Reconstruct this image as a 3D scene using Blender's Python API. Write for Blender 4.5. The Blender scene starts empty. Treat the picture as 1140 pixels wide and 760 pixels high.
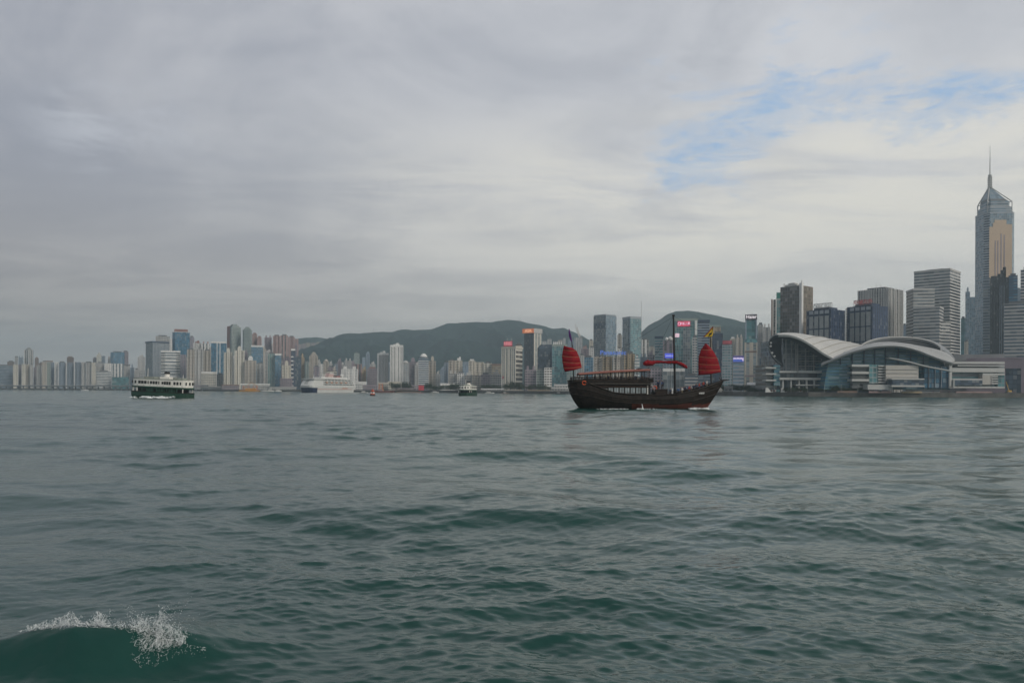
import bpy, bmesh, math, random
import numpy as np
from mathutils import Vector, Matrix, noise as mnoise

random.seed(7)
SC = bpy.context.scene
COL = SC.collection

# ------------------------------------------------------------------ camera
F = 886.0                       # focal length in pixels of a 1140 px wide frame (28 mm equivalent)
EYE = Vector((0.0, 0.0, 3.6))   # lower deck of a harbour ferry
HY = 434.8                      # the horizon's row at mid frame: the camera is level and its lens shifted upwards
ROLL = math.radians(0.27)
ROT = Matrix.Rotation(math.pi / 2, 3, 'X') @ Matrix.Rotation(ROLL, 3, 'Z')
cam_data = bpy.data.cameras.new("camera")
cam_data.sensor_width = 36.0
cam_data.lens = 36.0 * F / 1140.0
cam_data.shift_y = (HY - 380.0) / 1140.0
cam_data.clip_start = 0.1
cam_data.clip_end = 60000.0
cam = bpy.data.objects.new("camera", cam_data)
COL.objects.link(cam)
cam.matrix_world = Matrix.Translation(EYE) @ ROT.to_4x4()
SC.camera = cam

# ------------------------------------------------------------------ render settings
SC.render.engine = 'CYCLES'
SC.view_settings.view_transform = 'Standard'
SC.view_settings.look = 'None'
SC.view_settings.exposure = 0.0
SC.view_settings.gamma = 1.0
SC.cycles.use_denoising = True
try:
    SC.cycles.denoiser = 'OPENIMAGEDENOISE'
except Exception:
    pass
SC.cycles.max_bounces = 6
SC.cycles.diffuse_bounces = 2
SC.cycles.glossy_bounces = 3
SC.cycles.transmission_bounces = 3
SC.cycles.volume_bounces = 0
SC.cycles.sample_clamp_indirect = 6.0

# ------------------------------------------------------------------ node helpers
class NT:
    """small wrapper that makes node graphs readable"""
    def __init__(self, tree):
        self.t = tree
    def n(self, kind, **kw):
        nd = self.t.nodes.new(kind)
        for k, v in kw.items():
            setattr(nd, k, v)
        return nd
    def link(self, a, b):
        self.t.links.new(a, b)
    def put(self, sock, v):
        if hasattr(v, 'is_output'):
            self.t.links.new(v, sock)
        else:
            sock.default_value = v
    def math(self, op, a, b=0.0, c=0.0, clamp=False):
        nd = self.n('ShaderNodeMath', operation=op, use_clamp=clamp)
        self.put(nd.inputs[0], a); self.put(nd.inputs[1], b)
        if len(nd.inputs) > 2: self.put(nd.inputs[2], c)
        return nd.outputs[0]
    def vmath(self, op, a, b=(0, 0, 0)):
        nd = self.n('ShaderNodeVectorMath', operation=op)
        self.put(nd.inputs[0], a); self.put(nd.inputs[1], b)
        return nd.outputs['Value'] if op in ('DISTANCE', 'DOT_PRODUCT', 'LENGTH') else nd.outputs[0]
    def mix(self, f, a, b, blend='MIX'):
        nd = self.n('ShaderNodeMix', data_type='RGBA', blend_type=blend, clamp_factor=True)
        self.put(nd.inputs[0], f)
        self.put(nd.inputs[6], a if hasattr(a, 'is_output') else (*a[:3], 1.0))
        self.put(nd.inputs[7], b if hasattr(b, 'is_output') else (*b[:3], 1.0))
        return nd.outputs[2]
    def mixf(self, f, a, b):
        nd = self.n('ShaderNodeMix', data_type='FLOAT', clamp_factor=True)
        self.put(nd.inputs[0], f); self.put(nd.inputs[2], a); self.put(nd.inputs[3], b)
        return nd.outputs[0]
    def ramp(self, v, a, b, c=0.0, d=1.0, smooth=True):
        nd = self.n('ShaderNodeMapRange', interpolation_type='SMOOTHSTEP' if smooth else 'LINEAR')
        for i, x in enumerate((v, a, b, c, d)):
            self.put(nd.inputs[i], x)
        return nd.outputs[0]
    def noise(self, vec, scale, detail=4.0, rough=0.55, dist=0.0):
        nd = self.n('ShaderNodeTexNoise')
        if vec is not None: self.put(nd.inputs['Vector'], vec)
        nd.inputs['Scale'].default_value = scale
        nd.inputs['Detail'].default_value = detail
        nd.inputs['Roughness'].default_value = rough
        nd.inputs['Distortion'].default_value = dist
        return nd.outputs[0]

# ------------------------------------------------------------------ sky: overcast with a few blue holes
SUN_EL, SUN_AZ = math.radians(34), math.radians(130)    # azimuth measured from +Y towards +X: right, a little behind
world = bpy.data.worlds.new("World")
SC.world = world
world.use_nodes = True
wt = world.node_tree
wt.nodes.clear()
W = NT(wt)
tc = W.n('ShaderNodeTexCoord')
d = W.vmath('NORMALIZE', tc.outputs['Generated'])
sep = W.n('ShaderNodeSeparateXYZ'); W.link(d, sep.inputs[0])
dx, dy, dz = sep.outputs
sky = W.n('ShaderNodeTexSky', sky_type='NISHITA')
sky.sun_disc = False
sky.sun_elevation = SUN_EL
sky.sun_rotation = SUN_AZ
sky.air_density = 1.0; sky.dust_density = 1.2; sky.ozone_density = 1.0
zc = W.math('ADD', W.math('MAXIMUM', dz, 0.0), 0.085)
cx = W.math('DIVIDE', dx, zc); cy = W.math('DIVIDE', dy, zc)
comb = W.n('ShaderNodeCombineXYZ'); W.link(cx, comb.inputs[0]); W.link(cy, comb.inputs[1])
plane = comb.outputs[0]
mp = W.n('ShaderNodeMapping'); W.link(plane, mp.inputs[0])
mp.inputs['Rotation'].default_value = (0, 0, math.radians(24)); mp.inputs['Scale'].default_value = (0.55, 1.0, 1.0)
streak = mp.outputs[0]
nA = W.noise(streak, 0.55, 5, 0.55, 0.4)          # big banks
nB = W.noise(streak, 1.7, 9, 0.62, 0.6)           # rolls inside the banks
mpd = W.n('ShaderNodeMapping'); W.link(d, mpd.inputs[0]); mpd.inputs['Scale'].default_value = (1.0, 1.0, 3.2); mpd.inputs['Rotation'].default_value = (0, math.radians(14), 0)
nC = W.noise(mpd.outputs[0], 7.0, 12, 0.68, 0.35)                # wisps round the holes
nD = W.noise(d, 2.3, 3, 0.5, 0.2)
mpe = W.n('ShaderNodeMapping'); W.link(d, mpe.inputs[0]); mpe.inputs['Scale'].default_value = (1, 1, 1.7)
nE = W.noise(mpe.outputs[0], 3.6, 10, 0.62, 0.55)                # soft lumps
bank = W.math('ADD', W.math('ADD', W.math('MULTIPLY', nA, 0.28), W.math('MULTIPLY', nB, 0.22)), W.math('MULTIPLY', nE, 0.50))
thick = W.ramp(bank, 0.39, 0.61)
thin_dir = W.ramp(W.math('ADD', dx, W.math('MULTIPLY', nD, 0.35)), -0.52, 0.62)     # the deck thins out towards the west (right)
lo = W.mix(thin_dir, (2.80, 2.98, 3.52), (4.3, 4.45, 4.85))
hi = W.mix(thin_dir, (3.95, 4.05, 4.45), (5.7, 5.8, 6.1))
deck = W.mix(thick, lo, hi)
low = W.ramp(dz, 0.0, 0.30, 1.0, 0.0)
lowcol = W.mix(thin_dir, (3.22, 2.86, 2.66), (6.4, 6.15, 5.5))
lowlight = W.mix(W.ramp(nB, 0.35, 0.68), lowcol, W.mix(thin_dir, (4.45, 4.02, 3.62), (7.6, 7.3, 6.5)))
deck = W.mix(W.math('MULTIPLY', low, 0.85), deck, lowlight)
def skydir(px, py):
    v = ROT @ Vector(((px - 570) / F, -(py - HY) / F, -1.0))
    return tuple(v.normalized())
cream = W.math('MULTIPLY', W.ramp(dz, 0.07, 0.20), W.ramp(dz, 0.36, 0.25))
cream = W.math('MULTIPLY', cream, W.math('MULTIPLY', W.ramp(thin_dir, 0.12, 0.90), W.ramp(nB, 0.33, 0.60, 0.15, 1.0)))
deck = W.mix(cream, deck, (7.0, 6.8, 6.25))
def hole(px, py, rad, strength, flat=1.0):
    v = skydir(px, py)
    dist = W.vmath('DISTANCE', W.vmath('MULTIPLY', d, (1, 1, flat)), (v[0], v[1], v[2] * flat))
    return W.ramp(dist, rad, 0.0, 0.0, strength)
hm = W.math('MAXIMUM', hole(790, 135, 0.15, 1.0), hole(1070, 110, 0.26, 1.0, 3.2))
hm = W.math('MAXIMUM', hm, W.math('MAXIMUM', hole(775, 182, 0.13, .95, 2.2), hole(880, 92, 0.20, 0.85, 1.8)))
wis = W.math('ADD', W.math('MULTIPLY', nC, 0.8), W.math('MULTIPLY', W.noise(streak, 2.6, 8, 0.6, 0.5), 0.2))
gap = W.ramp(W.math('ADD', wis, W.math('MULTIPLY', hm, 0.155)), 0.575, 0.72)
gap = W.math('MULTIPLY', gap, W.ramp(hm, 0.0, 0.3))
veil = W.noise(mpd.outputs[0], 16.0, 8, 0.62, 0.6)
gap = W.math('MULTIPLY', gap, W.ramp(W.math('ADD', veil, W.math('MULTIPLY', nC, 0.5)), 0.88, 0.64, 0.34, 0.92))
bluesky = W.mix(0.80, sky.outputs[0], (3.2, 4.8, 7.0))
edge = W.math('MULTIPLY', W.ramp(wis, 0.40, 0.55), W.math('MULTIPLY', W.ramp(hm, 0.0, 0.6), 0.4))
deck = W.mix(edge, deck, (5.7, 5.8, 6.1))
# small bright thin patches up on the left
th1 = W.math('MAXIMUM', hole(100, 140, 0.085, 0.8), hole(175, 125, 0.07, 0.6))
th1 = W.math('MULTIPLY', th1, W.ramp(nC, 0.42, 0.62))
deck = W.mix(th1, deck, (4.6, 4.8, 5.3))
col = W.mix(gap, deck, bluesky)
col = W.mix(W.ramp(dz, 0.46, 0.85, 0.0, 1.0), col, W.mix(0.45, col, (0, 0, 0)))     # unseen overhead sky darkened, to dim what the near water mirrors
bg = W.n('ShaderNodeBackground'); W.link(col, bg.inputs[0]); bg.inputs[1].default_value = 0.119
out = W.n('ShaderNodeOutputWorld'); W.link(bg.outputs[0], out.inputs[0])

# ------------------------------------------------------------------ sun behind the cloud
sl = bpy.data.lights.new("sun", 'SUN')
sl.energy = 1.6
sl.angle = math.radians(22)
sl.color = (1.0, 0.93, 0.82)
so = bpy.data.objects.new("sun", sl); COL.objects.link(so)
sdir = Vector((math.sin(SUN_AZ) * math.cos(SUN_EL), math.cos(SUN_AZ) * math.cos(SUN_EL), math.sin(SUN_EL)))
so.rotation_euler = (-sdir).to_track_quat('-Z', 'Y').to_euler()
so.location = (300, -200, 900)

# ------------------------------------------------------------------ geometry helpers
def P(px, py, Y):
    """point at depth Y that the photograph shows at pixel px, py"""
    v = ROT @ Vector(((px - 570) / F, -(py - HY) / F, -1.0))
    return EYE + v * (Y / v.y)
def HZ(px):
    return 434.8 + (px - 570) * math.tan(ROLL)
def G(px, Y, z=0.0):
    p = P(px, HZ(px), Y); return Vector((p.x, Y, z))
def ZT(px, py, Y):
    return P(px, py, Y).z

class MB:
    """collects geometry for ONE mesh object; uv in metres along the wall and up"""
    def __init__(self):
        self.v = []; self.f = []; self.uv = []; self.mi = []
    def face(self, idx, uv=None, m=0):
        self.f.append(tuple(idx)); self.uv.append(uv); self.mi.append(m)
    def prism(self, poly, z0, z1, m=0, mt=None, top=None):
        n = len(poly); b = len(self.v)
        tp = top or poly
        for p in poly: self.v.append((p[0], p[1], z0))
        for p in tp: self.v.append((p[0], p[1], z1))
        u = 0.0
        for i in range(n):
            j = (i + 1) % n
            L = math.hypot(poly[j][0] - poly[i][0], poly[j][1] - poly[i][1])
            self.face((b + i, b + j, b + n + j, b + n + i), ((u, z0), (u + L, z0), (u + L, z1), (u, z1)), m)
            u += L
        mt = m if mt is None else mt
        self.face(tuple(b + n + i for i in range(n)), None, mt)
        self.face(tuple(b + i for i in reversed(range(n))), None, mt)
    def box(self, c, s, rz=0.0, m=0):
        x, y, z = c; a, b, h = s[0] / 2, s[1] / 2, s[2] / 2
        co, si = math.cos(rz), math.sin(rz)
        poly = [(x + co * px - si * py, y + si * px + co * py) for px, py in ((-a, -b), (a, -b), (a, b), (-a, b))]
        self.prism(poly, z - h, z + h, m)
    def tube(self, pts, r, n=8, m=0, cap=True):
        pts = [Vector(p) for p in pts]
        rs = r if isinstance(r, (list, tuple)) else [r] * len(pts)
        b = len(self.v)
        for i, p in enumerate(pts):
            t = (pts[min(i + 1, len(pts) - 1)] - pts[max(i - 1, 0)]).normalized()
            a = t.cross(Vector((0, 0, 1)))
            if a.length < 1e-3: a = Vector((1, 0, 0))
            a.normalize(); c = a.cross(t)
            for k in range(n):
                th = 2 * math.pi * k / n
                self.v.append(tuple(p + (a * math.cos(th) + c * math.sin(th)) * rs[i]))
        for i in range(len(pts) - 1):
            for k in range(n):
                k2 = (k + 1) % n
                self.face((b + i * n + k, b + i * n + k2, b + (i + 1) * n + k2, b + (i + 1) * n + k), None, m)
        if cap:
            self.face(tuple(b + k for k in reversed(range(n))), None, m)
            e = b + (len(pts) - 1) * n
            self.face(tuple(e + k for k in range(n)), None, m)
    def lathe(self, c, prof, n=16, m=0):
        b = len(self.v)
        for r, z in prof:
            for k in range(n):
                th = 2 * math.pi * k / n
                self.v.append((c[0] + r * math.cos(th), c[1] + r * math.sin(th), c[2] + z))
        for i in range(len(prof) - 1):
            for k in range(n):
                k2 = (k + 1) % n
                self.face((b + i * n + k, b + i * n + k2, b + (i + 1) * n + k2, b + (i + 1) * n + k), None, m)
        self.face(tuple(b + k for k in reversed(range(n))), None, m)
        e = b + (len(prof) - 1) * n
        self.face(tuple(e + k for k in range(n)), None, m)
    def grid(self, rows, m=0, close=False, uvs=False):
        """rows of equal length"""
        b = len(self.v); R = len(rows); C = len(rows[0])
        for r in rows:
            for p in r: self.v.append(tuple(p))
        for i in range(R - 1):
            for k in range(C if close else C - 1):
                k2 = (k + 1) % C
                self.face((b + i * C + k, b + i * C + k2, b + (i + 1) * C + k2, b + (i + 1) * C + k), None, m)
    def slab(self, rows, off, m=0):
        """closed thick sheet: rows offset by a vector (or a function of the point)"""
        R = len(rows); C = len(rows[0])
        b = len(self.v)
        for r in rows:
            for p in r: self.v.append(tuple(p))
        o = off if callable(off) else (lambda p: Vector(off))
        for r in rows:
            for p in r: self.v.append(tuple(Vector(p) + o(p)))
        N = R * C
        for i in range(R - 1):
            for k in range(C - 1):
                q = (b + i * C + k, b + i * C + k + 1, b + (i + 1) * C + k + 1, b + (i + 1) * C + k)
                self.face(q, None, m); self.face(tuple(x + N for x in reversed(q)), None, m)
        ring = [i for i in range(C)] + [i * C + C - 1 for i in range(1, R)] + [(R - 1) * C + k for k in range(C - 2, -1, -1)] + [i * C for i in range(R - 2, 0, -1)]
        for i in range(len(ring)):
            a, c = ring[i], ring[(i + 1) % len(ring)]
            self.face((b + a, b + c, b + c + N, b + a + N), None, m)
    def blob(self, c, r, sq=(1, 1, 1), m=0, jit=0.0, seed=0):
        b = len(self.v)
        for p in OCT_V:
            k = 1 + (mnoise.noise(Vector(p) * 1.7 + Vector((seed * 3.1, seed * 1.7, 0))) * jit if jit else 0)
            self.v.append((c[0] + p[0] * r * sq[0] * k, c[1] + p[1] * r * sq[1] * k, c[2] + p[2] * r * sq[2] * k))
        for f in OCT_F: self.face(tuple(b + i for i in f), None, m)
    def build(self, name, mats, parent=None, origin=None, smooth=False, fix=True):
        me = bpy.data.meshes.new(name)
        o3 = Vector(origin) if origin is not None else Vector((0, 0, 0))
        vs = [(a - o3.x, b - o3.y, c - o3.z) for a, b, c in self.v]
        me.from_pydata(vs, [], self.f)
        ul = me.uv_layers.new(name="UVMap")
        buf = np.zeros(len(me.loops) * 2, dtype=np.float32)
        i = 0
        for f, uv in zip(self.f, self.uv):
            if uv is None:
                i += 2 * len(f)
            else:
                for q in uv:
                    buf[i] = q[0]; buf[i + 1] = q[1]; i += 2
        ul.data.foreach_set('uv', buf)
        ms = mats if isinstance(mats, (list, tuple)) else [mats]
        for m in ms: me.materials.append(m)
        me.polygons.foreach_set('material_index', np.array(self.mi, dtype=np.int32))
        if fix:
            bm = bmesh.new(); bm.from_mesh(me)
            bmesh.ops.recalc_face_normals(bm, faces=bm.faces)
            bm.to_mesh(me); bm.free()
        if smooth:
            me.polygons.foreach_set('use_smooth', np.ones(len(me.polygons), dtype=bool))
        me.update()
        ob = bpy.data.objects.new(name, me)
        COL.objects.link(ob)
        if parent is not None: ob.parent = parent
        elif origin is not None: ob.location = o3
        return ob

_bm = bmesh.new(); bmesh.ops.create_icosphere(_bm, subdivisions=1, radius=1.0)
OCT_V = [tuple(v.co) for v in _bm.verts]; _bm.verts.index_update()
OCT_F = [tuple(v.index for v in f.verts) for f in _bm.faces]; _bm.free()

def tag(o, label=None, cat=None, group=None, kind=None):
    if label: o['label'] = label
    if cat: o['category'] = cat
    if group: o['group'] = group
    if kind: o['kind'] = kind
    return o
def thing(name, label, cat, loc, rz=0.0, group=None):
    o = bpy.data.objects.new(name, None); COL.objects.link(o)
    o.empty_display_size = 0.5
    o.location = loc; o.rotation_euler = (0, 0, rz)
    return tag(o, label, cat, group)
def copy_tree(o, parent=None):
    c = o.copy(); COL.objects.link(c); c.parent = parent
    for ch in list(o.children): copy_tree(ch, c)
    return c

# ------------------------------------------------------------------ materials
def principled(name):
    m = bpy.data.materials.new(name); m.use_nodes = True
    t = m.node_tree; t.nodes.clear()
    n = NT(t)
    p = n.n('ShaderNodeBsdfPrincipled'); o = n.n('ShaderNodeOutputMaterial')
    n.link(p.outputs[0], o.inputs[0])
    return m, n, p
_MC = {}
def mat(name, c, rough=0.7, metal=0.0, spec=0.4, var=0.25, scale=0.6, bump=0.0, emit=None, es=0.0):
    if name in _MC: return _MC[name]
    m, n, p = principled(name)
    tcx = n.n('ShaderNodeTexCoord')
    nz = n.noise(tcx.outputs['Object'], scale, 6, 0.6)
    f = n.ramp(nz, 0.3, 0.7, 1 - var, 1 + var, False)
    base = n.n('ShaderNodeVectorMath', operation='SCALE')
    base.inputs[0].default_value = c
    n.link(f, base.inputs['Scale'])
    n.link(base.outputs[0], p.inputs['Base Color'])
    p.inputs['Roughness'].default_value = rough
    p.inputs['Metallic'].default_value = metal
    p.inputs['Specular IOR Level'].default_value = spec
    if bump:
        b = n.n('ShaderNodeBump'); b.inputs['Strength'].default_value = bump
        n.link(nz, b.inputs['Height']); n.link(b.outputs[0], p.inputs['Normal'])
    if emit:
        p.inputs['Emission Color'].default_value = (*emit, 1); p.inputs['Emission Strength'].default_value = es
    _MC[name] = m
    return m

WALL = dict(cream=(.58, .54, .46), ivory=(.68, .645, .56), white=(.74, .73, .70), grey=(.32, .32, .315), lgrey=(.50, .49, .47),
            dgrey=(.14, .145, .15), mauve=(.30, .25, .28), pink=(.38, .265, .25), brown=(.22, .15, .12), beige=(.49, .445, .385),
            bluegrey=(.25, .30, .36), greengrey=(.29, .34, .31), rust=(.28, .14, .12), navy=(.04, .06, .11), teal=(.12, .24, .25),
            black=(.03, .03, .035), tan=(.42, .33, .22), netting=(.05, .22, .18), steel=(.33, .36, .39))
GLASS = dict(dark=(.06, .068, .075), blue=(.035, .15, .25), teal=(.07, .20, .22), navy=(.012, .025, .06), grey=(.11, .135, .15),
             brown=(.07, .055, .045), mid=(.06, .09, .12), sky=(.14, .21, .27), pale=(.20, .25, .27), brown_reflection=(.15, .125, .085), panel=(.34, .35, .345), deep=(.015, .02, .03), gold=(.56, .40, .26))
STY = {  # bay, floor, side margin, sill, head
    'resi': (3.4, 3.0, .27, .34, .74), 'grid': (3.6, 3.6, .14, .30, .82), 'bands': (6.0, 3.9, -1, .42, .96),
    'curtain': (3.0, 4.0, .05, .12, 1.1), 'fins': (3.4, 3.8, .29, .14, 1.1), 'stripes': (7.5, 3.4, .27, .10, 1.1),
    'louvre': (9.0, 2.6, .02, .40, 1.1), 'deepbands': (8.0, 7.0, -1, .30, .92), 'net': (5.0, 5.0, .02, .02, 1.1)}
def facade(style, wall, glass):
    key = 'facade %s %s %s' % (style, wall, glass)
    if key in _MC: return _MC[key]
    bay, flr, mg, s0, s1 = STY[style]
    m, n, p = principled(key)
    uv = n.n('ShaderNodeUVMap'); sp = n.n('ShaderNodeSeparateXYZ'); n.link(uv.outputs[0], sp.inputs[0])
    u = n.math('DIVIDE', sp.outputs[0], bay); v = n.math('DIVIDE', sp.outputs[1], flr)
    fu = n.math('FRACT', u); fv = n.math('FRACT', v)
    k = n.math('MULTIPLY', n.math('GREATER_THAN', fv, s0), n.math('LESS_THAN', fv, s1))
    if mg > -0.5:
        k = n.math('MULTIPLY', k, n.math('MULTIPLY', n.math('GREATER_THAN', fu, mg), n.math('LESS_THAN', fu, 1 - mg)))
    oi = n.n('ShaderNodeObjectInfo')
    cb = n.n('ShaderNodeCombineXYZ')
    n.link(n.math('FLOOR', u), cb.inputs[0]); n.link(n.math('FLOOR', v), cb.inputs[1]); n.link(n.math('MULTIPLY', oi.outputs['Random'], 97.0), cb.inputs[2])
    wn = n.n('ShaderNodeTexWhiteNoise', noise_dimensions='3D'); n.link(cb.outputs[0], wn.inputs[0])
    r = wn.outputs['Value']
    g = GLASS[glass]
    gc = n.mix(r, tuple(x * .55 for x in g), tuple(min(1, x * 1.5 + .008) for x in g))
    gc = n.mix(n.math('MULTIPLY', n.math('GREATER_THAN', r, .86), .5), gc, (.30, .29, .26))     # drawn blinds
    w = WALL[wall]
    tcx = n.n('ShaderNodeTexCoord')
    st = n.n('ShaderNodeMapping'); n.link(tcx.outputs['Object'], st.inputs[0]); st.inputs['Scale'].default_value = (.12, .12, .018)
    nz = n.noise(st.outputs[0], 1.0, 5, .6)
    tone = n.math('MULTIPLY', n.ramp(nz, .3, .7, .84, 1.12, False), n.ramp(oi.outputs['Random'], 0, 1, .86, 1.12, False))
    # the sill line and slab edge read as a fine darker course between storeys
    tone = n.math('MULTIPLY', tone, n.mixf(n.math('LESS_THAN', fv, .10), 1.0, .86))
    vs = n.n('ShaderNodeVectorMath', operation='SCALE'); vs.inputs[0].default_value = w; n.link(tone, vs.inputs['Scale'])
    n.link(n.mix(k, vs.outputs[0], gc), p.inputs['Base Color'])
    n.link(n.mixf(k, .85, .16), p.inputs['Roughness'])
    n.link(n.mixf(k, .25, .85), p.inputs['Specular IOR Level'])
    bp = n.n('ShaderNodeBump', invert=True); bp.inputs['Strength'].default_value = .35; bp.inputs['Distance'].default_value = .25
    n.link(k, bp.inputs['Height']); n.link(bp.outputs[0], p.inputs['Normal'])
    _MC[key] = m
    return m
def plain(wall, rough=.85):
    return mat('wall paint ' + wall, WALL[wall], rough, var=.14, scale=.08)
def lit(name, c, s, base=(.05, .05, .05)):
    return mat(name, base, .5, emit=c, es=s, var=.05)

# ------------------------------------------------------------------ water
def build_water():
    h = EYE.z
    rs = [3.0]
    while rs[-1] < 7000:
        r = rs[-1]
        rs.append(r + max(.036, min(r * r / (h * F) * .55, r * (.0042 if r < 200 else .0085)) if r < 2200 else r * .05))
    rs = np.array(rs)
    fine = np.radians(np.linspace(-44, 44, 1000))
    coarse = np.radians(np.linspace(44, 316, 70)[1:-1])
    th = np.concatenate([fine, coarse])
    R, T = np.meshgrid(rs, th, indexing='ij')
    X = (R * np.sin(T)).astype(np.float32); Y = (R * np.cos(T)).astype(np.float32)
    dr = np.gradient(rs)
    dth = np.concatenate([np.full(len(fine), fine[1] - fine[0]), np.full(len(coarse), coarse[1] - coarse[0])])
    sp = np.maximum(dr[:, None] * np.ones_like(T), R * dth[None, :]).astype(np.float32)
    rng = np.random.RandomState(11)
    Z = np.zeros_like(X); ZL = np.zeros_like(X); DX = np.zeros_like(X); DY = np.zeros_like(X)
    comps = []
    for lam in np.geomspace(.13, 3.0, 112):
        comps.append((lam * rng.uniform(.92, 1.08), rng.normal(math.radians(262), math.radians(36)), .0255 * rng.uniform(.6, 1.3) * (.95 if lam > 1.2 else .96 if lam > .5 else 1.12)))
    for lam in np.geomspace(3.2, 19, 26):
        comps.append((lam * rng.uniform(.95, 1.05), rng.normal(math.radians(264), math.radians(30)), .0215 * rng.uniform(.6, 1.4)))
    for lam, dg, s in ((7.3, 262, .022), (10.5, 272, .022), (6.1, 222, .024), (7.8, 216, .024), (5.2, 226, .018), (4.1, 305, .018)):
        comps.append((lam, math.radians(dg), s))
    calm = (.62 + .38 * np.sin(X * .11 + .7 * np.sin(Y * .07)) * np.sin(Y * .051 + 1.3 + .6 * np.sin(X * .043)) + .20 * np.sin(X * .31 + Y * .17)).astype(np.float32)
    calm = np.clip(calm, .3, 1.25)
    unres = np.zeros_like(X)
    for lam, dg, s in comps:
        k = 2 * math.pi / lam
        cx_, cy_ = math.cos(dg), math.sin(dg)
        ph = (k * (cx_ * X + cy_ * Y) + rng.uniform(0, 6.283)).astype(np.float32)
        w = np.clip((lam / sp - 1.7) / 1.5, 0, 1)
        a = s / k
        if lam < 3: a = a * calm
        a = a * w
        if lam > 1.6: ZL += a * np.cos(ph)
        else: Z += a * np.cos(ph)
        sn = np.sin(ph) * a * .8
        DX -= cx_ * sn; DY -= cy_ * sn
        unres += (1 - w * w) * s * s * .5
    # the wash of the viewer's own boat: one steep wave running along the lower left corner
    hx = np.interp(X, [-14, -9.5, -7.6, -6.7, -6.2, -5.6, -5.0, -4.6, -4.25, -3.7, -3.0, -1.6], [0, .05, .15, .30, .45, .53, .52, .46, .34, .15, .05, 0]).astype(np.float32)
    yc = 10.42 + .16 * np.sin(X * 1.3) + .10 * np.sin(X * 2.9 + 1)
    q = Y - yc
    ridge = np.where(q < 0, np.exp(-(q / .50) ** 2), np.exp(-(q / 1.15) ** 2))
    far = (R < 40)
    damp = np.where(far, 1 - .15 * np.clip(hx * 1.8, 0, 1) * np.exp(-(q / 1.1) ** 2), 1)
    near = np.clip((14.5 - R) / 3.0, 0, 1) * np.clip((X + 13) / 3, 0, 1) * np.clip((-.2 - X) / 2.0, 0, 1)
    Z = Z * damp + ZL * (1 - .88 * near) + hx * ridge * far
    DX *= damp; DY *= damp
    co = np.stack([X + DX, Y + DY, Z], -1).reshape(-1, 3).astype(np.float32)
    nr, nc = X.shape
    i = np.arange(nr - 1)[:, None] * nc
    j = np.arange(nc)[None, :]
    j2 = (j + 1) % nc
    quads = np.stack([i + j, i + nc + j, i + nc + j2, i + j2], -1).reshape(-1, 4).astype(np.int32)
    me = bpy.data.meshes.new('water')
    me.vertices.add(len(co)); me.vertices.foreach_set('co', co.ravel())
    nq = len(quads)
    me.loops.add(nq * 4); me.loops.foreach_set('vertex_index', quads.ravel())
    me.polygons.add(nq)
    me.polygons.foreach_set('loop_start', np.arange(0, nq * 4, 4, dtype=np.int32))
    me.polygons.foreach_set('loop_total', np.full(nq, 4, dtype=np.int32))
    me.polygons.foreach_set('use_smooth', np.ones(nq, dtype=bool))
    me.update(calc_edges=True)
    at = me.attributes.new('chop', 'FLOAT', 'POINT')
    at.data.foreach_set('value', np.clip(np.sqrt(unres), 0, 1).ravel().astype(np.float32))
    m, n, p = principled('harbour water')
    tcx = n.n('ShaderNodeTexCoord')
    a = n.n('ShaderNodeAttribute', attribute_name='chop')
    n1 = n.noise(tcx.outputs['Object'], .02, 4, .5)
    n.link(n.mix(n.ramp(n1, .35, .65), (.0105, .055, .046), (.017, .073, .061)), p.inputs['Base Color'])
    n.link(n.ramp(a.outputs['Fac'], .0, .16, .02, .15, False), p.inputs['Roughness'])
    p.inputs['IOR'].default_value = 1.333
    mp_ = n.n('ShaderNodeMapping'); n.link(tcx.outputs['Object'], mp_.inputs[0]); mp_.inputs['Scale'].default_value = (.55, 1.0, 1.0)
    n2 = n.noise(mp_.outputs[0], 5.5, 5, .62, .6)
    n3 = n.noise(mp_.outputs[0], .9, 5, .6, .5)
    mp2 = n.n('ShaderNodeMapping'); n.link(tcx.outputs['Object'], mp2.inputs[0]); mp2.inputs['Scale'].default_value = (.42, 1.0, 1.0); mp2.inputs['Rotation'].default_value = (0, 0, .15)
    n4 = n.noise(mp2.outputs[0], 1.9, 5, .6, .4)
    hgt = n.math('ADD', n.math('ADD', n.math('MULTIPLY', n2, .006), n.math('MULTIPLY', n4, .020)), n.math('MULTIPLY', n.math('MULTIPLY', n3, a.outputs['Fac']), .40))
    b = n.n('ShaderNodeBump'); b.inputs['Strength'].default_value = .85; b.inputs['Distance'].default_value = 1.0
    n.link(hgt, b.inputs['Height']); n.link(b.outputs[0], p.inputs['Normal'])
    me.materials.append(m)
    o = bpy.data.objects.new('water', me); COL.objects.link(o)
    return tag(o, 'dark green choppy harbour water', None, None, 'structure')
build_water()

# ------------------------------------------------------------------ land and hills
COAST = [(-260, 2250), (0, 2100), (150, 1900), (250, 1600), (400, 1400), (540, 1120), (640, 980), (760, 780), (845, 668), (900, 640), (1000, 632), (1140, 624), (1400, 600)]
def coast_y(px):
    return float(np.interp(px, [c[0] for c in COAST], [c[1] for c in COAST]))
cpts = [G(px, Y) for px, Y in COAST]
LAND = 3.2
mb = MB()
poly = [(p.x, p.y + 1.2) for p in cpts] + [(6500, 6500), (-6500, 6500)]
mb.prism(poly, -2.0, LAND)
tag(mb.build('ground', mat('promenade concrete', (.24, .235, .225), .9, var=.2, scale=.05)), 'grey reclaimed land behind the sea wall', None, None, 'structure')
mb = MB()
front = [(p.x, p.y) for p in cpts]; back = [(p.x, p.y + 1.1) for p in cpts]
for i in range(len(cpts) - 1):
    mb.prism([front[i], front[i + 1], back[i + 1], back[i]], -2.5, LAND + .5)
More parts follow.
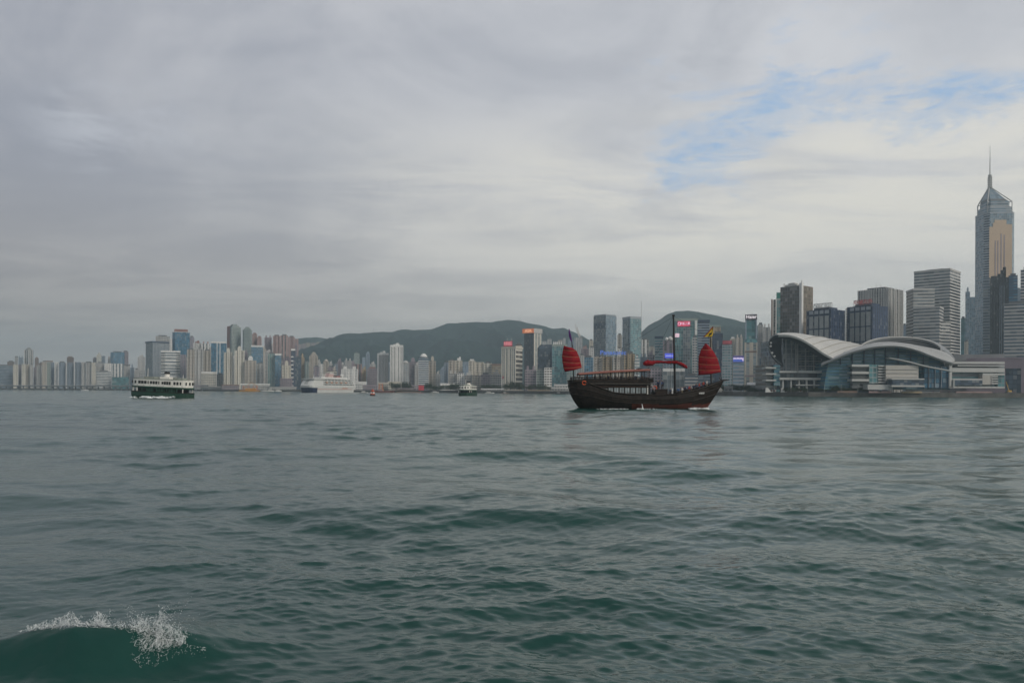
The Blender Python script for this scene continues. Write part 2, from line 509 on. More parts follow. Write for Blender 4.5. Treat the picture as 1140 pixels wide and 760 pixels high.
sw = mb.build('sea_wall', mat('sea wall concrete', (.13, .125, .115), .9, var=.35, scale=.2, bump=.3))
tag(sw, 'long grey concrete sea wall along the far shore', 'sea wall')

def fbm(x, y, s, o=4):
    v = 0; a = 1
    for _ in range(o):
        v += a * mnoise.noise(Vector((x / s, y / s, 3.3))); a *= .5; s *= .5
    return v
hill_mat, n, p = principled('wooded hillside')
tcx = n.n('ShaderNodeTexCoord')
n1 = n.noise(tcx.outputs['Object'], .004, 5, .6); n2 = n.noise(tcx.outputs['Object'], .022, 7, .68)
c1 = n.mix(n.ramp(n1, .35, .65), (.004, .015, .017), (.017, .037, .034))
c1 = n.mix(n.math('MULTIPLY', n.ramp(n2, .4, .7), .5), c1, (.034, .050, .034))
n.link(c1, p.inputs['Base Color']); p.inputs['Roughness'].default_value = 1.0; p.inputs['Specular IOR Level'].default_value = 0.05
b = n.n('ShaderNodeBump'); b.inputs['Strength'].default_value = .8; b.inputs['Distance'].default_value = 8.0
n.link(n2, b.inputs['Height']); n.link(b.outputs[0], p.inputs['Normal'])
def hill(label, ridge, Y, front, back, step=9.0):
    pts = [P(a, b_, Y) for a, b_ in ridge]
    xs = [q.x for q in pts]; zs = [q.z for q in pts]
    X0, X1 = xs[0], xs[-1]
    nx = int((X1 - X0) / step); ny = int((front + back) / step / 1.6)
    rows = []
    for j in range(ny + 1):
        y = Y - front + (front + back) * j / ny
        t = (y - Y) / (front if y < Y else back)
        g = (1 - t * t) ** 1.0 if t < 0 else (1 - t * t)
        g = max(0, g) * (.40 + .60 * (1 - abs(t)))
        row = []
        for i in range(nx + 1):
            x = X0 + (X1 - X0) * i / nx
            z = float(np.interp(x, xs, zs))
            e = min(1, abs(t) * 3.0)
            z2 = z * g * (1 - e * .62 * abs(fbm(x + y * .25, y * .40, 240))) + fbm(x, y, 40, 3) * (6.0 * e + 3.2)
            row.append((x, y, max(z2, -3)))
        rows.append(row)
    m = MB(); m.grid(rows)
    o = m.build('hill', hill_mat, smooth=True, fix=False)
    return tag(o, label, None, None, 'structure')
hill('far wooded ridge above the pink housing', [(292, 392), (305, 385), (320, 378.5), (335, 376), (350, 374.8), (362, 376), (372, 378), (385, 383), (400, 392), (420, 405)], 4700, 900, 700)
hill('long wooded hill ridge behind the middle of the skyline', [(285, 428), (300, 412), (315, 401), (330, 392), (345, 387), (360, 381), (372, 375), (383, 370.5), (395, 370.8), (405, 370.2), (420, 369), (436, 369),
      (447, 366.5), (462, 367), (480, 366.5), (488, 363.5), (498, 359.5), (512, 359.2), (530, 358), (540, 359), (553, 357.5), (565, 355.8), (578, 356.8), (590, 360), (605, 362), (615, 365.5), (628, 365),
      (640, 370), (652, 376), (665, 384), (690, 400), (720, 425)], 4100, 1500, 1000)
hill('rounded hill behind the red sailed junk', [(640, 432), (655, 416), (670, 402), (690, 388), (700, 381), (712, 371), (722, 362), (732, 356), (742, 349.5), (752, 346), (765, 345.5), (780, 347.5), (800, 351), (815, 354.5),
      (830, 358.5), (845, 363), (870, 372), (900, 385), (940, 402), (1000, 428)], 3500, 1250, 900)
# ------------------------------------------------------------------ towers
def ray2(px, yy=None):
    v = ROT @ Vector(((px - 570) / F, -((yy if yy else HZ(px)) - HY) / F, -1.0))
    return Vector((v.x, v.y)).normalized()
def foot(x0, x1, Y, xc=None, depth=None, ratio=1.0):
    """plan corners of a block seen between pixel columns x0 and x1 (corner edge at xc)"""
    E = Vector((0, 0))
    if xc is None:
        mid = ray2((x0 + x1) / 2); r = Vector((mid.y, -mid.x))
        D = Y / mid.y
        a = ray2(x0); b = ray2(x1)
        pa = a * (D / a.dot(mid)); pb = b * (D / b.dot(mid))
        w = (pb - pa).length
        dp = depth if depth else min(max(w * .9, 14), 34)
        return [pa, pb, pb + mid * dp, pa + mid * dp]
    v = ray2(xc); r = Vector((v.y, -v.x))
    C = v * (Y / v.y)
    wl, wr = max(xc - x0, .6), max(x1 - xc, .6)
    th = math.atan2(wr * ratio, wl)
    dl = -math.cos(th) * r + math.sin(th) * v
    dr = math.sin(th) * r + math.cos(th) * v
    def hit(dv, px):
        q = ray2(px); nrm = Vector((q.y, -q.x))
        t = -C.dot(nrm) / dv.dot(nrm)
        return C + dv * t
    L = hit(dl, x0); R = hit(dr, x1)
    return [L, C, R, L + R - C]
def scale_poly(poly, s, dx=0, dy=0):
    c = sum(poly, Vector((0, 0))) / len(poly)
    return [c + (p - c) * s + Vector((dx, dy)) for p in poly]
def notch(poly, bay_px_m, rec):
    """cuts light wells into every wall, as residential towers have"""
    o = []
    for i in range(len(poly)):
        a, b = poly[i], poly[(i + 1) % len(poly)]
        L = (b - a).length; t = (b - a) / L; nrm = Vector((-t.y, t.x))
        n = max(1, round(L / bay_px_m)); s = L / n
        w = s * .30
        for k in range(n):
            o.append(a + t * (k * s))
            if L > 9:
                m0 = k * s + (s - w) / 2
                o += [a + t * m0, a + t * m0 + nrm * rec, a + t * (m0 + w) + nrm * rec, a + t * (m0 + w)]
    return o
def chamfer(poly, c):
    o = []
    n = len(poly)
    for i in range(n):
        a, p, b = poly[i - 1], poly[i], poly[(i + 1) % n]
        o.append(p + (a - p).normalized() * c); o.append(p + (b - p).normalized() * c)
    return o
GRP = {'E': 'towers along the far eastern shore', 'N': 'towers left of the hills', 'C': 'towers below the wooded hills', 'W': 'towers behind the junk', 'R': 'towers behind the curved roof hall'}
TW = {}
def T(x0, x1, yt, Y, label, wall='cream', glass='dark', sty='resi', xc=None, roof=('plant',), name='apartment_tower', cat='tower', grp=None,
      depth=None, bay=None, rec=1.5, z0=LAND, rightmat=None, ch=0, key=None, ratio=1.0, roofwall=None):
    p4 = foot(x0, x1, Y, xc, depth, ratio)
    c = sum(p4, Vector((0, 0))) / 4
    root = thing(name, label, cat, (c.x, c.y, z0), 0, GRP.get(grp))
    zt = ZT(xc if xc is not None else (x0 + x1) / 2, yt, Y)
    H = zt - z0
    loc = [p - c for p in p4]
    pl = loc
    if sty == 'resi' and bay != 0: pl = notch(loc, bay or 11.0, rec)
    elif ch: pl = chamfer(loc, ch)
    m = MB()
    mats = [facade(sty, wall, glass), plain('dgrey')]
    m.prism(pl, 0, H, 0, 1)
    if rightmat:                       # a differently clad return wall
        mats.append(facade(*rightmat)); m.mi[1] = 2
    m.build('facade', mats, root)
    px = (Y / F)
    for rk in roof:
        r = MB(); rw = plain(roofwall or wall)
        if rk == 'plant':
            r.prism(scale_poly(loc, .52), H, H + 4.2); r.prism(scale_poly(loc, .22, 1.5, 1), H + 4.2, H + 6.6); r.build('plant_room', rw, root)
        elif rk == 'low':
            r.prism(scale_poly(loc, .6), H, H + 3.0); r.build('plant_room', plain('dgrey' if not roofwall else roofwall), root)
        elif rk == 'cap':
            r.prism(scale_poly(loc, .40), H, H + 6.5); r.prism(scale_poly(loc, .24), H + 6.5, H + 9.0); r.build('lift_tower', rw, root)
        elif rk == 'twin':
            for s in (-1, 1):
                q = scale_poly(loc, .2); e = (loc[1] - loc[0]) * .27 * s
                r2 = MB(); r2.prism([a + e for a in q], H, H + 5.5); r2.build('lift_tower', rw, root)
        elif rk == 'crown':
            r.prism(scale_poly(loc, 1.07), H - 2.2, H + .8); r.build('roof_slab', plain(roofwall or 'dgrey'), root)
        elif rk == 'parapet':
            r.prism(scale_poly(loc, 1.03), H - 1.5, H + 2.2); r.build('parapet', plain(roofwall or 'white'), root)
        elif rk == 'dome':
            rr = (loc[1] - loc[0]).length * .36
            r.lathe((0, 0, H), [(rr, 0), (rr, 2), (rr * .92, rr * .45), (rr * .6, rr * .85), (rr * .15, rr * 1.05)], 16); r.build('dome', rw, root, smooth=True)
        elif rk == 'mast':
            r.tube([(0, 0, H), (0, 0, H + 13 * px)], [.5, .18], 6); r.build('antenna', plain('grey'), root)
        elif rk == 'step':
            r.prism(scale_poly(loc, .72), H, H + 3.5); r.prism(scale_poly(loc, .45), H + 3.5, H + 7.5); r.build('stepped_top', mats[0], root)
        elif rk == 'aerials':
            for a in range(3):
                r2 = MB(); q = loc[0].lerp(loc[1], .25 + .25 * a); r2.tube([(q.x * .6, q.y * .6, H), (q.x * .6, q.y * .6, H + 5 + 3 * a % 4)], .25, 5); r2.build('aerial', plain('grey'), root)
        elif rk == 'edge':
            for s in (0, 1):
                q = loc[s] ; r2 = MB(); r2.box((q.x, q.y, H / 2), (1.6, 1.6, H + 1.0)); r2.build('corner_strip', plain('white'), root)
        elif rk == 'vfins':
            for k in range(5):
                q = loc[0].lerp(loc[1], k / 4); t = (loc[1] - loc[0]).normalized()
                r2 = MB(); r2.box((q.x, q.y, H / 2 + .3), (1.3, 1.3, H), math.atan2(t.y, t.x)); r2.build('pilaster', plain('ivory' if wall != 'white' else 'white'), root)
        elif rk == 'slabs':
            n = int(H / 3.9)
            for k in range(1, n): r.prism(scale_poly(loc, 1.015), k * 3.9 - .55, k * 3.9 + .55)
            r.build('spandrel_bands', plain('white'), root)
        elif rk == 'balcony':
            n = int(H / 8.4)
            for k in range(1, n):
                a, b = loc[0], loc[1]; q = a.lerp(b, .3); t = (b - a).normalized()
                r2 = MB(); r2.box((q.x - t.y * -0.2, q.y - 1.0, k * 8.4), ((b - a).length * .62, 2.4, 2.2), math.atan2(t.y, t.x)); r2.build('balcony', plain('white'), root)
    root['_H'] = H
    del root['_H']
    if key: TW[key] = dict(root=root, loc=loc, H=H, Y=Y, c=c, z0=z0)
    return root

def face_frame(poly, i, u, z, out=.35):
    """origin and axes on wall i of a plan: u in 0..1 along it"""
    a, b = poly[i], poly[(i + 1) % len(poly)]
    t = (b - a).normalized(); nrm = Vector((t.y, -t.x))
    q = a.lerp(b, u) + nrm * out
    return Vector((q.x, q.y, z)), Vector((t.x, t.y, 0)), Vector((nrm.x, nrm.y, 0)), (b - a).length
def panel(parent, name, poly, i, u0, u1, z0, z1, m, thick=.5, out=.02, mats2=None):
    o, t, nr, L = face_frame(poly, i, u0, z0, out)
    w = L * (u1 - u0)
    b = MB()
    P4 = [o, o + t * w, o + t * w + nr * thick, o + nr * thick]
    b.prism([Vector((p.x, p.y)) for p in P4], z0, z1)
    return b.build(name, m, parent)
def lettering(parent, text, pos, t, nr, size, m, width=None, depth=.25, name='lettering', bold=0.0):
    cu = bpy.data.curves.new('lettering', 'FONT'); cu.body = text; cu.size = size; cu.extrude = depth; cu.offset = bold
    cu.align_x = 'CENTER'; cu.align_y = 'CENTER'; cu.resolution_u = 3
    tmp = bpy.data.objects.new('tmp', cu); COL.objects.link(tmp)
    dg = bpy.context.evaluated_depsgraph_get()
    me = bpy.data.meshes.new_from_object(tmp.evaluated_get(dg))
    bpy.data.objects.remove(tmp); me.materials.clear(); me.materials.append(m)
    xs = [v.co.x for v in me.vertices]
    if width and xs:
        k = width / (max(xs) - min(xs))
        for v in me.vertices: v.co.x *= k
    ob = bpy.data.objects.new(name, me); COL.objects.link(ob)
    R = Matrix((t, Vector((0, 0, 1)), nr)).transposed()
    M = R.to_4x4(); M.translation = pos
    ob.parent = parent; ob.matrix_local = M
    return ob

# ---- far eastern shore (left edge of the photograph), front row first
E = 'E'
T(-14, 14.3, 406.8, 2120, 'grey banded block cut off by the left edge of the skyline', 'bluegrey', 'mid', 'bands', grp=E, roof=('low',), name='apartment_block', cat='apartment block')
T(8, 16, 402.5, 2330, 'brown stepped tower peeking over the grey banded block', 'brown', 'dark', 'grid', grp=E, roof=('low',))
T(14.6, 20.2, 405.8, 2100, 'pale yellow slab beside the grey banded block', 'ivory', 'dark', grp=E, roof=())
T(20.4, 23.8, 405.6, 2120, 'narrow mauve block between two pale yellow slabs', 'mauve', 'dark', 'grid', grp=E, roof=())
T(24, 28.5, 405, 2095, 'pale yellow slab with blank wall below the tallest left tower', 'ivory', 'dark', grp=E, roof=())
T(28.7, 33, 405.4, 2110, 'beige slab right of the pale yellow slab with blank wall', 'beige', 'dark', grp=E, roof=())
T(33.2, 37, 406, 2100, 'grey tower below the tallest far left tower, with mauve side', 'lgrey', 'dark', grp=E, roof=('low',))
T(37.3, 40.3, 408.5, 2130, 'dark mauve slot tower in the front row at far left', 'mauve', 'dark', 'grid', grp=E, roof=())
T(40.6, 45.2, 406.3, 2090, 'light grey waterfront tower with plain top before brown tower', 'lgrey', 'mid', grp=E, roof=())
T(16.6, 20, 396.6, 2420, 'slim grey tower with a dark roof cap at far left', 'lgrey', 'dark', grp=E, roof=('crown',), xc=18.6)
T(20.6, 25.6, 397.6, 2440, 'pale blue tower with small roof boxes beside dark capped tower', 'bluegrey', 'sky', grp=E, roof=('twin',))
T(27, 37, 389.5, 2460, 'tallest tower at far left with white stripes and stepped top', 'lgrey', 'dark', 'stripes', grp=E, roof=('step', 'edge'), xc=32)
T(38.6, 43, 398.6, 2440, 'brownish domed tower right of the tallest far left tower', 'brown', 'dark', 'grid', grp=E, roof=('dome',))
T(43.2, 50, 404, 2400, 'low brown tower behind the light grey front row', 'brown', 'dark', 'grid', grp=E, roof=('low',))
T(46.5, 52, 402.6, 2080, 'cream waterfront tower with brown roof at left', 'beige', 'dark', grp=E, roof=('low',))
T(50, 58.5, 401.7, 2250, 'wide grey tower with a brown roof slab at left', 'lgrey', 'mid', grp=E, roof=('crown',), roofwall='brown')
T(52.2, 56.4, 403.6, 2085, 'grey green front row tower left of a blue slot', 'greengrey', 'dark', grp=E, roof=())
T(56.6, 60.4, 403.4, 2100, 'dark blue recessed slot tower in the left front row', 'bluegrey', 'navy', 'fins', grp=E, roof=())
T(60.6, 64.6, 403, 2075, 'white striped tower, first of the pale estate row', 'white', 'dark', grp=E, roof=(), bay=7)
T(64.9, 73.4, 403.4, 2070, 'broad blue grey estate tower with white end walls', 'bluegrey', 'mid', grp=E, roof=('edge', 'low'), bay=8)
T(73.8, 82.4, 403.2, 2066, 'estate tower in front of the square brown tower', 'bluegrey', 'dark', grp=E, roof=('edge',), bay=8)
T(74.3, 82, 397.6, 2350, 'square brown tower rising above the pale estate row', 'brown', 'dark', 'grid', grp=E, roof=('low',), roofwall='brown')
T(82.8, 90.6, 403, 2060, 'blue white estate tower left of the tan end tower', 'bluegrey', 'dark', grp=E, roof=('edge',), bay=8)
T(91, 95.4, 403, 2056, 'grey estate tower with dark slots beside cream end tower', 'lgrey', 'dark', grp=E, roof=(), bay=7)
T(95.7, 101.5, 402.6, 2052, 'grey estate tower with white hoarding on its middle', 'lgrey', 'navy', grp=E, roof=('crown',), bay=7)
T(101.8, 106.8, 403.2, 2048, 'cream tower closing the pale estate row', 'ivory', 'dark', grp=E, roof=(), bay=7)
T(103.3, 107.6, 398.5, 2380, 'mauve tower stepping up behind the cream estate end', 'mauve', 'dark', 'grid', grp=E, roof=('low',))
T(107.2, 113, 395.5, 2360, 'cream faced tower with grey stepped roof behind estate', 'ivory', 'pale', 'grid', grp=E, roof=('step',), roofwall='brown')
T(113, 117, 396.2, 2370, 'dark blue slab attached to the cream faced tower', 'bluegrey', 'navy', 'fins', grp=E, roof=())
T(107.2, 115.8, 404, 2120, 'white gridded block with mauve recess near the shore', 'lgrey', 'dark', grp=E, roof=('low',), bay=12)
T(116.2, 124, 404.2, 2110, 'white and brown block left of the teal netted building', 'white', 'dark', grp=E, roof=(), bay=12)
T(107.4, 123.4, 413.4, 1990, 'low white shore block with two bands of windows', 'white', 'mid', 'bands', grp=E, roof=('low',), name='office_block', cat='office block')
T(120, 123.6, 396.4, 2300, 'slim grey tower against the blue glass tower at left', 'lgrey', 'dark', grp=E, roof=())
T(122.8, 138.4, 392, 2260, 'broad curved blue glass tower at left of skyline', 'bluegrey', 'blue', 'curtain', grp=E, roof=('low',), name='office_tower', ch=8)
T(136.6, 142.8, 391.2, 2280, 'mauve tower joined to the broad blue glass tower', 'mauve', 'dark', 'grid', grp=E, roof=('low',))
T(124.2, 137.2, 404.6, 2060, 'white slab with dark mauve windows and pink edge', 'white', 'mid', 'stripes', grp=E, roof=(), rec=3)
T(124.6, 143.5, 419.6, 1970, 'low building wrapped in teal netting by the shore', 'netting', 'teal', 'net', grp=E, roof=(), name='netted_building', cat='building')
T(137.5, 144.5, 405.8, 2075, 'light mauve tower with dark flat roof near the green ferry', 'lgrey', 'mid', grp=E, roof=('crown',))
T(144.8, 149.4, 409, 2060, 'blue white tower with a small white gable near ferry stern', 'bluegrey', 'sky', grp=E, roof=('cap',))
T(149.8, 154, 411, 2030, 'small pale tower above the stern of the green ferry', 'lgrey', 'dark', grp=E, roof=('low',))
T(153, 161.6, 397.2, 2200, 'grey residential tower left of the flat roofed blue tower', 'lgrey', 'mid', grp=E, roof=('plant',))
T(154.5, 161.8, 412, 2000, 'low white grid block behind the ferry mast', 'white', 'dark', 'grid', grp=E, roof=())

for a, b, y, w, lb in ((45.6, 50, 407, 'lgrey', 'pale grey filler tower behind the cream tower with brown roof'), (59.4, 66, 405.8, 'lgrey', 'pale tower closing the gap left of the first blue grey estate tower'), (72.4, 76, 406, 'white', 'pale sliver tower before the square brown tower, left side'),
        (81, 84.6, 405.4, 'lgrey', 'pale sliver tower right of the square brown tower'), (89.6, 93, 405.2, 'beige', 'beige sliver tower between two blue white estate towers'), (100.8, 103.6, 405, 'lgrey', 'pale sliver tower before the cream end of the estate'),
        (143.6, 147, 413, 'lgrey', 'low grey tower in the gap by the teal netting'), (147.6, 151, 414, 'beige', 'low beige tower above the green ferry left end'), (158.6, 164, 408, 'bluegrey', 'blue grey tower hugging the left wall of the flat roofed tower')):
    T(a, b, y, 2290, lb, w, 'mid', grp=E, roof=('low',), bay=7)

# ---- left of the hills
N = 'N'
T(162, 188, 380, 1850, 'dark blue tower with a flat overhanging roof slab', 'steel', 'grey', 'curtain', xc=169.5, grp=N, roof=('crown',), name='office_tower', rightmat=('fins', 'steel', 'mid'), roofwall='navy')
T(173, 188.6, 374.2, 1990, 'grey concrete tower behind the flat roofed blue tower', 'lgrey', 'dark', 'grid', grp=N, roof=('low',), name='office_tower')
T(188.8, 192, 376.6, 2000, 'thin white slab between the concrete and bright blue towers', 'white', 'dark', grp=N, roof=(), bay=0)
T(191.6, 211, 369.8, 1900, 'bright blue glass tower with a dull red roof drum', 'navy', 'blue', 'curtain', grp=N, roof=(), name='office_tower', ch=6, key='bluetower')
T(210.5, 216, 375, 2020, 'slim mauve tower behind the bright blue glass tower', 'mauve', 'sky', 'grid', grp=N, roof=('low',))
T(179, 200.4, 391.4, 1760, 'curved glass office with white horizontal bands', 'white', 'mid', 'deepbands', grp=N, roof=('parapet', 'slabs'), name='office_tower', ch=9)
T(200.6, 207.4, 394.6, 1775, 'lilac windowed slab right of the white banded office', 'mauve', 'mid', 'fins', grp=N, roof=())
T(208, 216.6, 389, 1720, 'tall cream residential tower behind the ferry bow, dark slots', 'beige', 'navy', grp=N, roof=('low',), bay=8, rec=3.5)
T(216.9, 226, 388.6, 1726, 'tall grey brown residential tower left of the cream gridded block', 'lgrey', 'dark', grp=N, roof=('twin',), bay=8, rec=3.5)
T(215, 224, 381.8, 1940, 'white residential tower with brick red roof box', 'white', 'dark', grp=N, roof=('plant',), roofwall='rust')
T(224.4, 233.2, 382.4, 1930, 'white residential tower with a bright blank right wall', 'white', 'dark', 'stripes', grp=N, roof=('twin',), roofwall='pink')
T(226.4, 234.6, 390.2, 1735, 'beige tower above the cream gridded waterfront block', 'beige', 'dark', grp=N, roof=('low',), bay=8, rec=3)
T(234.8, 252, 381.2, 1800, 'blue glass tower split by two white vertical stripes', 'navy', 'blue', 'curtain', grp=N, roof=('parapet',), name='office_tower', key='stripetower')
T(224, 241, 414.8, 1660, 'cream gridded waterfront block with a white roof line', 'cream', 'mid', 'grid', grp=N, roof=('parapet',), name='office_block', cat='office block')
T(241.3, 249, 416.5, 1690, 'grey low block beside the cream gridded block', 'grey', 'dark', 'grid', grp=N, roof=('low',), name='office_block', cat='office block')
T(249, 259, 392, 1650, 'left pale yellow residential tower of a twin pair', 'ivory', 'dark', grp=N, roof=('cap',), bay=8, rec=3)
T(261, 272, 390, 1645, 'right pale yellow residential tower of a twin pair, taller', 'ivory', 'dark', grp=N, roof=('cap',), bay=8, rec=3)
T(252.6, 268, 363.6, 2050, 'tall grey green tower with a brick red left wall', 'greengrey', 'mid', 'grid', xc=257.5, grp=N, roof=('step',), key='redleft', rightmat=('grid', 'greengrey', 'mid'))
T(269.8, 280.2, 367, 2040, 'tall grey green tower with stepped top beside red walled tower', 'greengrey', 'mid', 'grid', grp=N, roof=('step',), roofwall='teal', ch=4)
T(280.4, 286, 371.6, 2080, 'red brown stepped tower, its higher half', 'pink', 'dark', grp=N, roof=('low',), roofwall='rust')
T(286, 291, 375.2, 2070, 'red brown stepped tower, its lower half', 'pink', 'dark', grp=N, roof=('low',), roofwall='rust')
T(279.6, 292.6, 385.4, 1860, 'blue glass block with a white roof storey', 'steel', 'blue', 'curtain', grp=N, roof=('parapet',), name='office_tower')
T(294.2, 302.2, 375.5, 1980, 'grey pink tower with notched roof left of pink slabs', 'mauve', 'dark', grp=N, roof=('twin',))
T(303.6, 312, 373.8, 1960, 'leftmost of three tall pink slab towers', 'pink', 'dark', grp=N, roof=('low',), rec=3)
T(312.2, 320.4, 373.3, 1965, 'middle of three tall pink slab towers', 'pink', 'dark', 'stripes', grp=N, roof=('low',), rec=3)
T(320.6, 328, 375, 1970, 'rightmost of three tall pink slab towers', 'pink', 'mid', grp=N, roof=('low',), rec=3)
T(328.2, 332, 377, 2200, 'small pink tower at the foot of the far ridge', 'pink', 'dark', grp=N, roof=())
T(272.4, 285.2, 401, 1640, 'grey beige residential tower with white tiered roof', 'beige', 'dark', grp=N, roof=('cap',), bay=9, roofwall='white')
T(285.6, 294, 404.6, 1650, 'shorter grey beige tower above the orange barge', 'lgrey', 'dark', grp=N, roof=('low',), bay=8)
T(294.4, 303, 392, 1720, 'beige slab left of the grey green glass tower', 'lgrey', 'mid', grp=N, roof=('plant',), bay=8)
T(298, 306, 393.6, 1610, 'grey green glass tower with pale vertical piers', 'greengrey', 'teal', 'fins', grp=N, roof=('low',), name='office_tower')
T(305.8, 313, 394.6, 1600, 'blue glass slab with a white roof cap, narrow', 'steel', 'blue', 'curtain', grp=N, roof=('parapet',), name='office_tower')
T(313.8, 324, 406.4, 1570, 'cream tower standing on a grey podium near white ship', 'cream', 'dark', grp=N, roof=('cap',), bay=8)
T(311.6, 325.6, 421, 1545, 'grey podium block under the cream tower', 'mauve', 'dark', 'grid', grp=N, roof=(), name='office_block', cat='office block')
T(315, 323, 398, 1700, 'dark mauve tower behind the cream tower on podium', 'mauve', 'navy', 'fins', grp=N, roof=('low',))
T(323.8, 328.6, 389.4, 1620, 'slim tower with white balconies stacked like a ladder', 'bluegrey', 'navy', 'curtain', grp=N, roof=('balcony', 'parapet'), name='office_tower')
T(328.6, 335.4, 397.6, 1640, 'dark blue glass tower beside the white ladder balconies', 'navy', 'mid', 'curtain', grp=N, roof=('low',), name='office_tower')
T(334.2, 339, 397.8, 1700, 'brownish tower left of the white cruise ship', 'tan', 'dark', grp=N, roof=('cap',))

for a, b, y, Y, w, lb in ((205, 210, 399, 1900, 'lgrey', 'pale grey tower behind the lilac windowed slab'), (233, 238, 387, 2000, 'beige', 'beige tower between white towers and the blue striped tower'), (246, 252, 393, 1950, 'lgrey', 'grey tower behind the left pale yellow twin'), (257.6, 262, 398, 1900, 'lgrey', 'grey tower between the pale yellow twins'),
        (271, 276, 392, 1900, 'mauve', 'mauve tower right of the taller pale yellow twin'), (290, 296, 388, 1930, 'beige', 'beige tower behind the right end of white roofed glass block'), (300, 306, 384, 2050, 'lgrey', 'grey tower just left of the pink slabs'), (326, 331, 384, 2100, 'mauve', 'mauve tower right of the pink slabs'),
        (332, 338, 404, 1850, 'lgrey', 'grey low tower behind the dark blue glass tower')):
    T(a, b, y, Y, lb, w, 'mid', grp=N, roof=('plant',), bay=8)

# ---- below the hills, behind the white ship
C = 'C'
T(339.4, 344, 402.8, 1690, 'grey green slab above the bow of the white ship', 'greengrey', 'mid', 'fins', grp=C, roof=('low',))
T(344.2, 354, 396, 1800, 'cream grey tower with a stepped pointed cap', 'beige', 'dark', grp=C, roof=('cap', 'step'), bay=9)
T(349, 355.8, 408, 1620, 'lilac low tower above the ship bridge', 'mauve', 'sky', grp=C, roof=('low',))
T(355.8, 359.6, 405, 1640, 'thin bright white tower over the ship funnel deck', 'white', 'pale', grp=C, roof=(), bay=0)
T(359.8, 366, 402, 1780, 'beige tower with a domed roof house under the hill', 'beige', 'dark', grp=C, roof=('dome',))
T(365, 371.4, 408.4, 1740, 'grey mauve tower between two taller beige towers', 'mauve', 'dark', grp=C, roof=('low',))
T(363.8, 375, 412.8, 1590, 'cream striped block behind the ship deckhouses', 'cream', 'dark', 'bands', grp=C, roof=(), name='apartment_block', cat='apartment block')
T(371.6, 376, 405, 1800, 'blue grey tower under the hill, right of mauve tower', 'bluegrey', 'mid', grp=C, roof=('low',))
T(375.6, 380.2, 401.5, 1830, 'slim mauve grey tower with plain box roof under hill', 'mauve', 'dark', grp=C, roof=('plant',))
T(383.6, 391.4, 401.4, 1830, 'grey tower with two small roof towers under hill', 'lgrey', 'mid', grp=C, roof=('twin',))
T(379.8, 398.6, 410.6, 1580, 'wide pale block with two white lift towers on its roof', 'white', 'mid', grp=C, roof=('twin',), bay=12, name='apartment_block', cat='apartment block')
T(393.8, 400.2, 393.2, 1900, 'pale green tower rising above the red striped tower', 'greengrey', 'pale', 'grid', grp=C, roof=('low',))
T(394.4, 402.8, 405, 1680, 'tower with a dark red stripe down a pale wall', 'pink', 'dark', 'stripes', grp=C, roof=())
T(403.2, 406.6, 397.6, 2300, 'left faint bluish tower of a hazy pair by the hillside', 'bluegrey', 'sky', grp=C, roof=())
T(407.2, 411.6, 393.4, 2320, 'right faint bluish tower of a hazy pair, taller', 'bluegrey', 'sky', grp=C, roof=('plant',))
T(402.9, 407.8, 411, 1660, 'rusty orange brown block left of the grey brown slab', 'tan', 'dark', grp=C, roof=('plant',))
T(408.6, 420, 410, 1640, 'broad grey brown slab below the hazy pair', 'mauve', 'dark', 'grid', grp=C, roof=('low',), roofwall='rust', name='apartment_block', cat='apartment block')
T(420, 432.4, 394, 1560, 'tower with white frame top and white left edge', 'lgrey', 'dark', 'fins', xc=428.4, grp=C, roof=('parapet', 'plant'), ratio=1.6, roofwall='white', key='whiteframe')
T(434.4, 448.4, 385.3, 1540, 'tallest white tower with two dark vertical stripes', 'white', 'dark', 'fins', grp=C, roof=('vfins', 'parapet', 'plant'), roofwall='white')
T(447.4, 455.4, 404, 1600, 'pale tower with an arched roof right of tall white tower', 'lgrey', 'sky', 'grid', grp=C, roof=('dome',))
T(454.6, 464.6, 402.6, 1660, 'mauve brown tower with a domed roof box', 'mauve', 'dark', 'grid', grp=C, roof=('cap',))
T(465.8, 477, 397.4, 1480, 'blue white tower with curved roof crown and white bands', 'bluegrey', 'mid', 'bands', grp=C, roof=('dome', 'slabs'), roofwall='white')
T(477.4, 485.2, 401.4, 1500, 'cream mauve tower beside the white banded crowned tower', 'beige', 'dark', grp=C, roof=('cap',), bay=8)
T(494, 499.6, 403.4, 1500, 'narrow blue grey tower left of the beige twin', 'bluegrey', 'mid', grp=C, roof=('low',))
T(499.2, 507, 401.2, 1460, 'left beige tower of the waterfront twin', 'beige', 'dark', grp=C, roof=('low',), bay=8)
T(507, 514.8, 401, 1462, 'right beige tower of the waterfront twin, white cap', 'cream', 'dark', grp=C, roof=('plant',), bay=8, roofwall='white')
T(515, 521.4, 402.6, 1640, 'blue grey slab in the gap right of the beige twin', 'bluegrey', 'sky', 'grid', grp=C, roof=())
T(521.6, 529, 401.4, 1440, 'cream block with taller roof box in the long cream row', 'cream', 'dark', grp=C, roof=('low',), bay=8, roofwall='white')
T(529, 538.6, 403, 1442, 'second cream block of the long cream row', 'cream', 'dark', grp=C, roof=(), bay=8)
T(538.6, 547.4, 404, 1440, 'third cream block of the long cream row, grey slots', 'ivory', 'mid', grp=C, roof=('low',), bay=8)
T(547.4, 558.6, 405.4, 1430, 'tan block with flat brown roof ending the cream row', 'tan', 'grey', 'bands', grp=C, roof=('crown',), roofwall='brown', name='apartment_block', cat='apartment block')
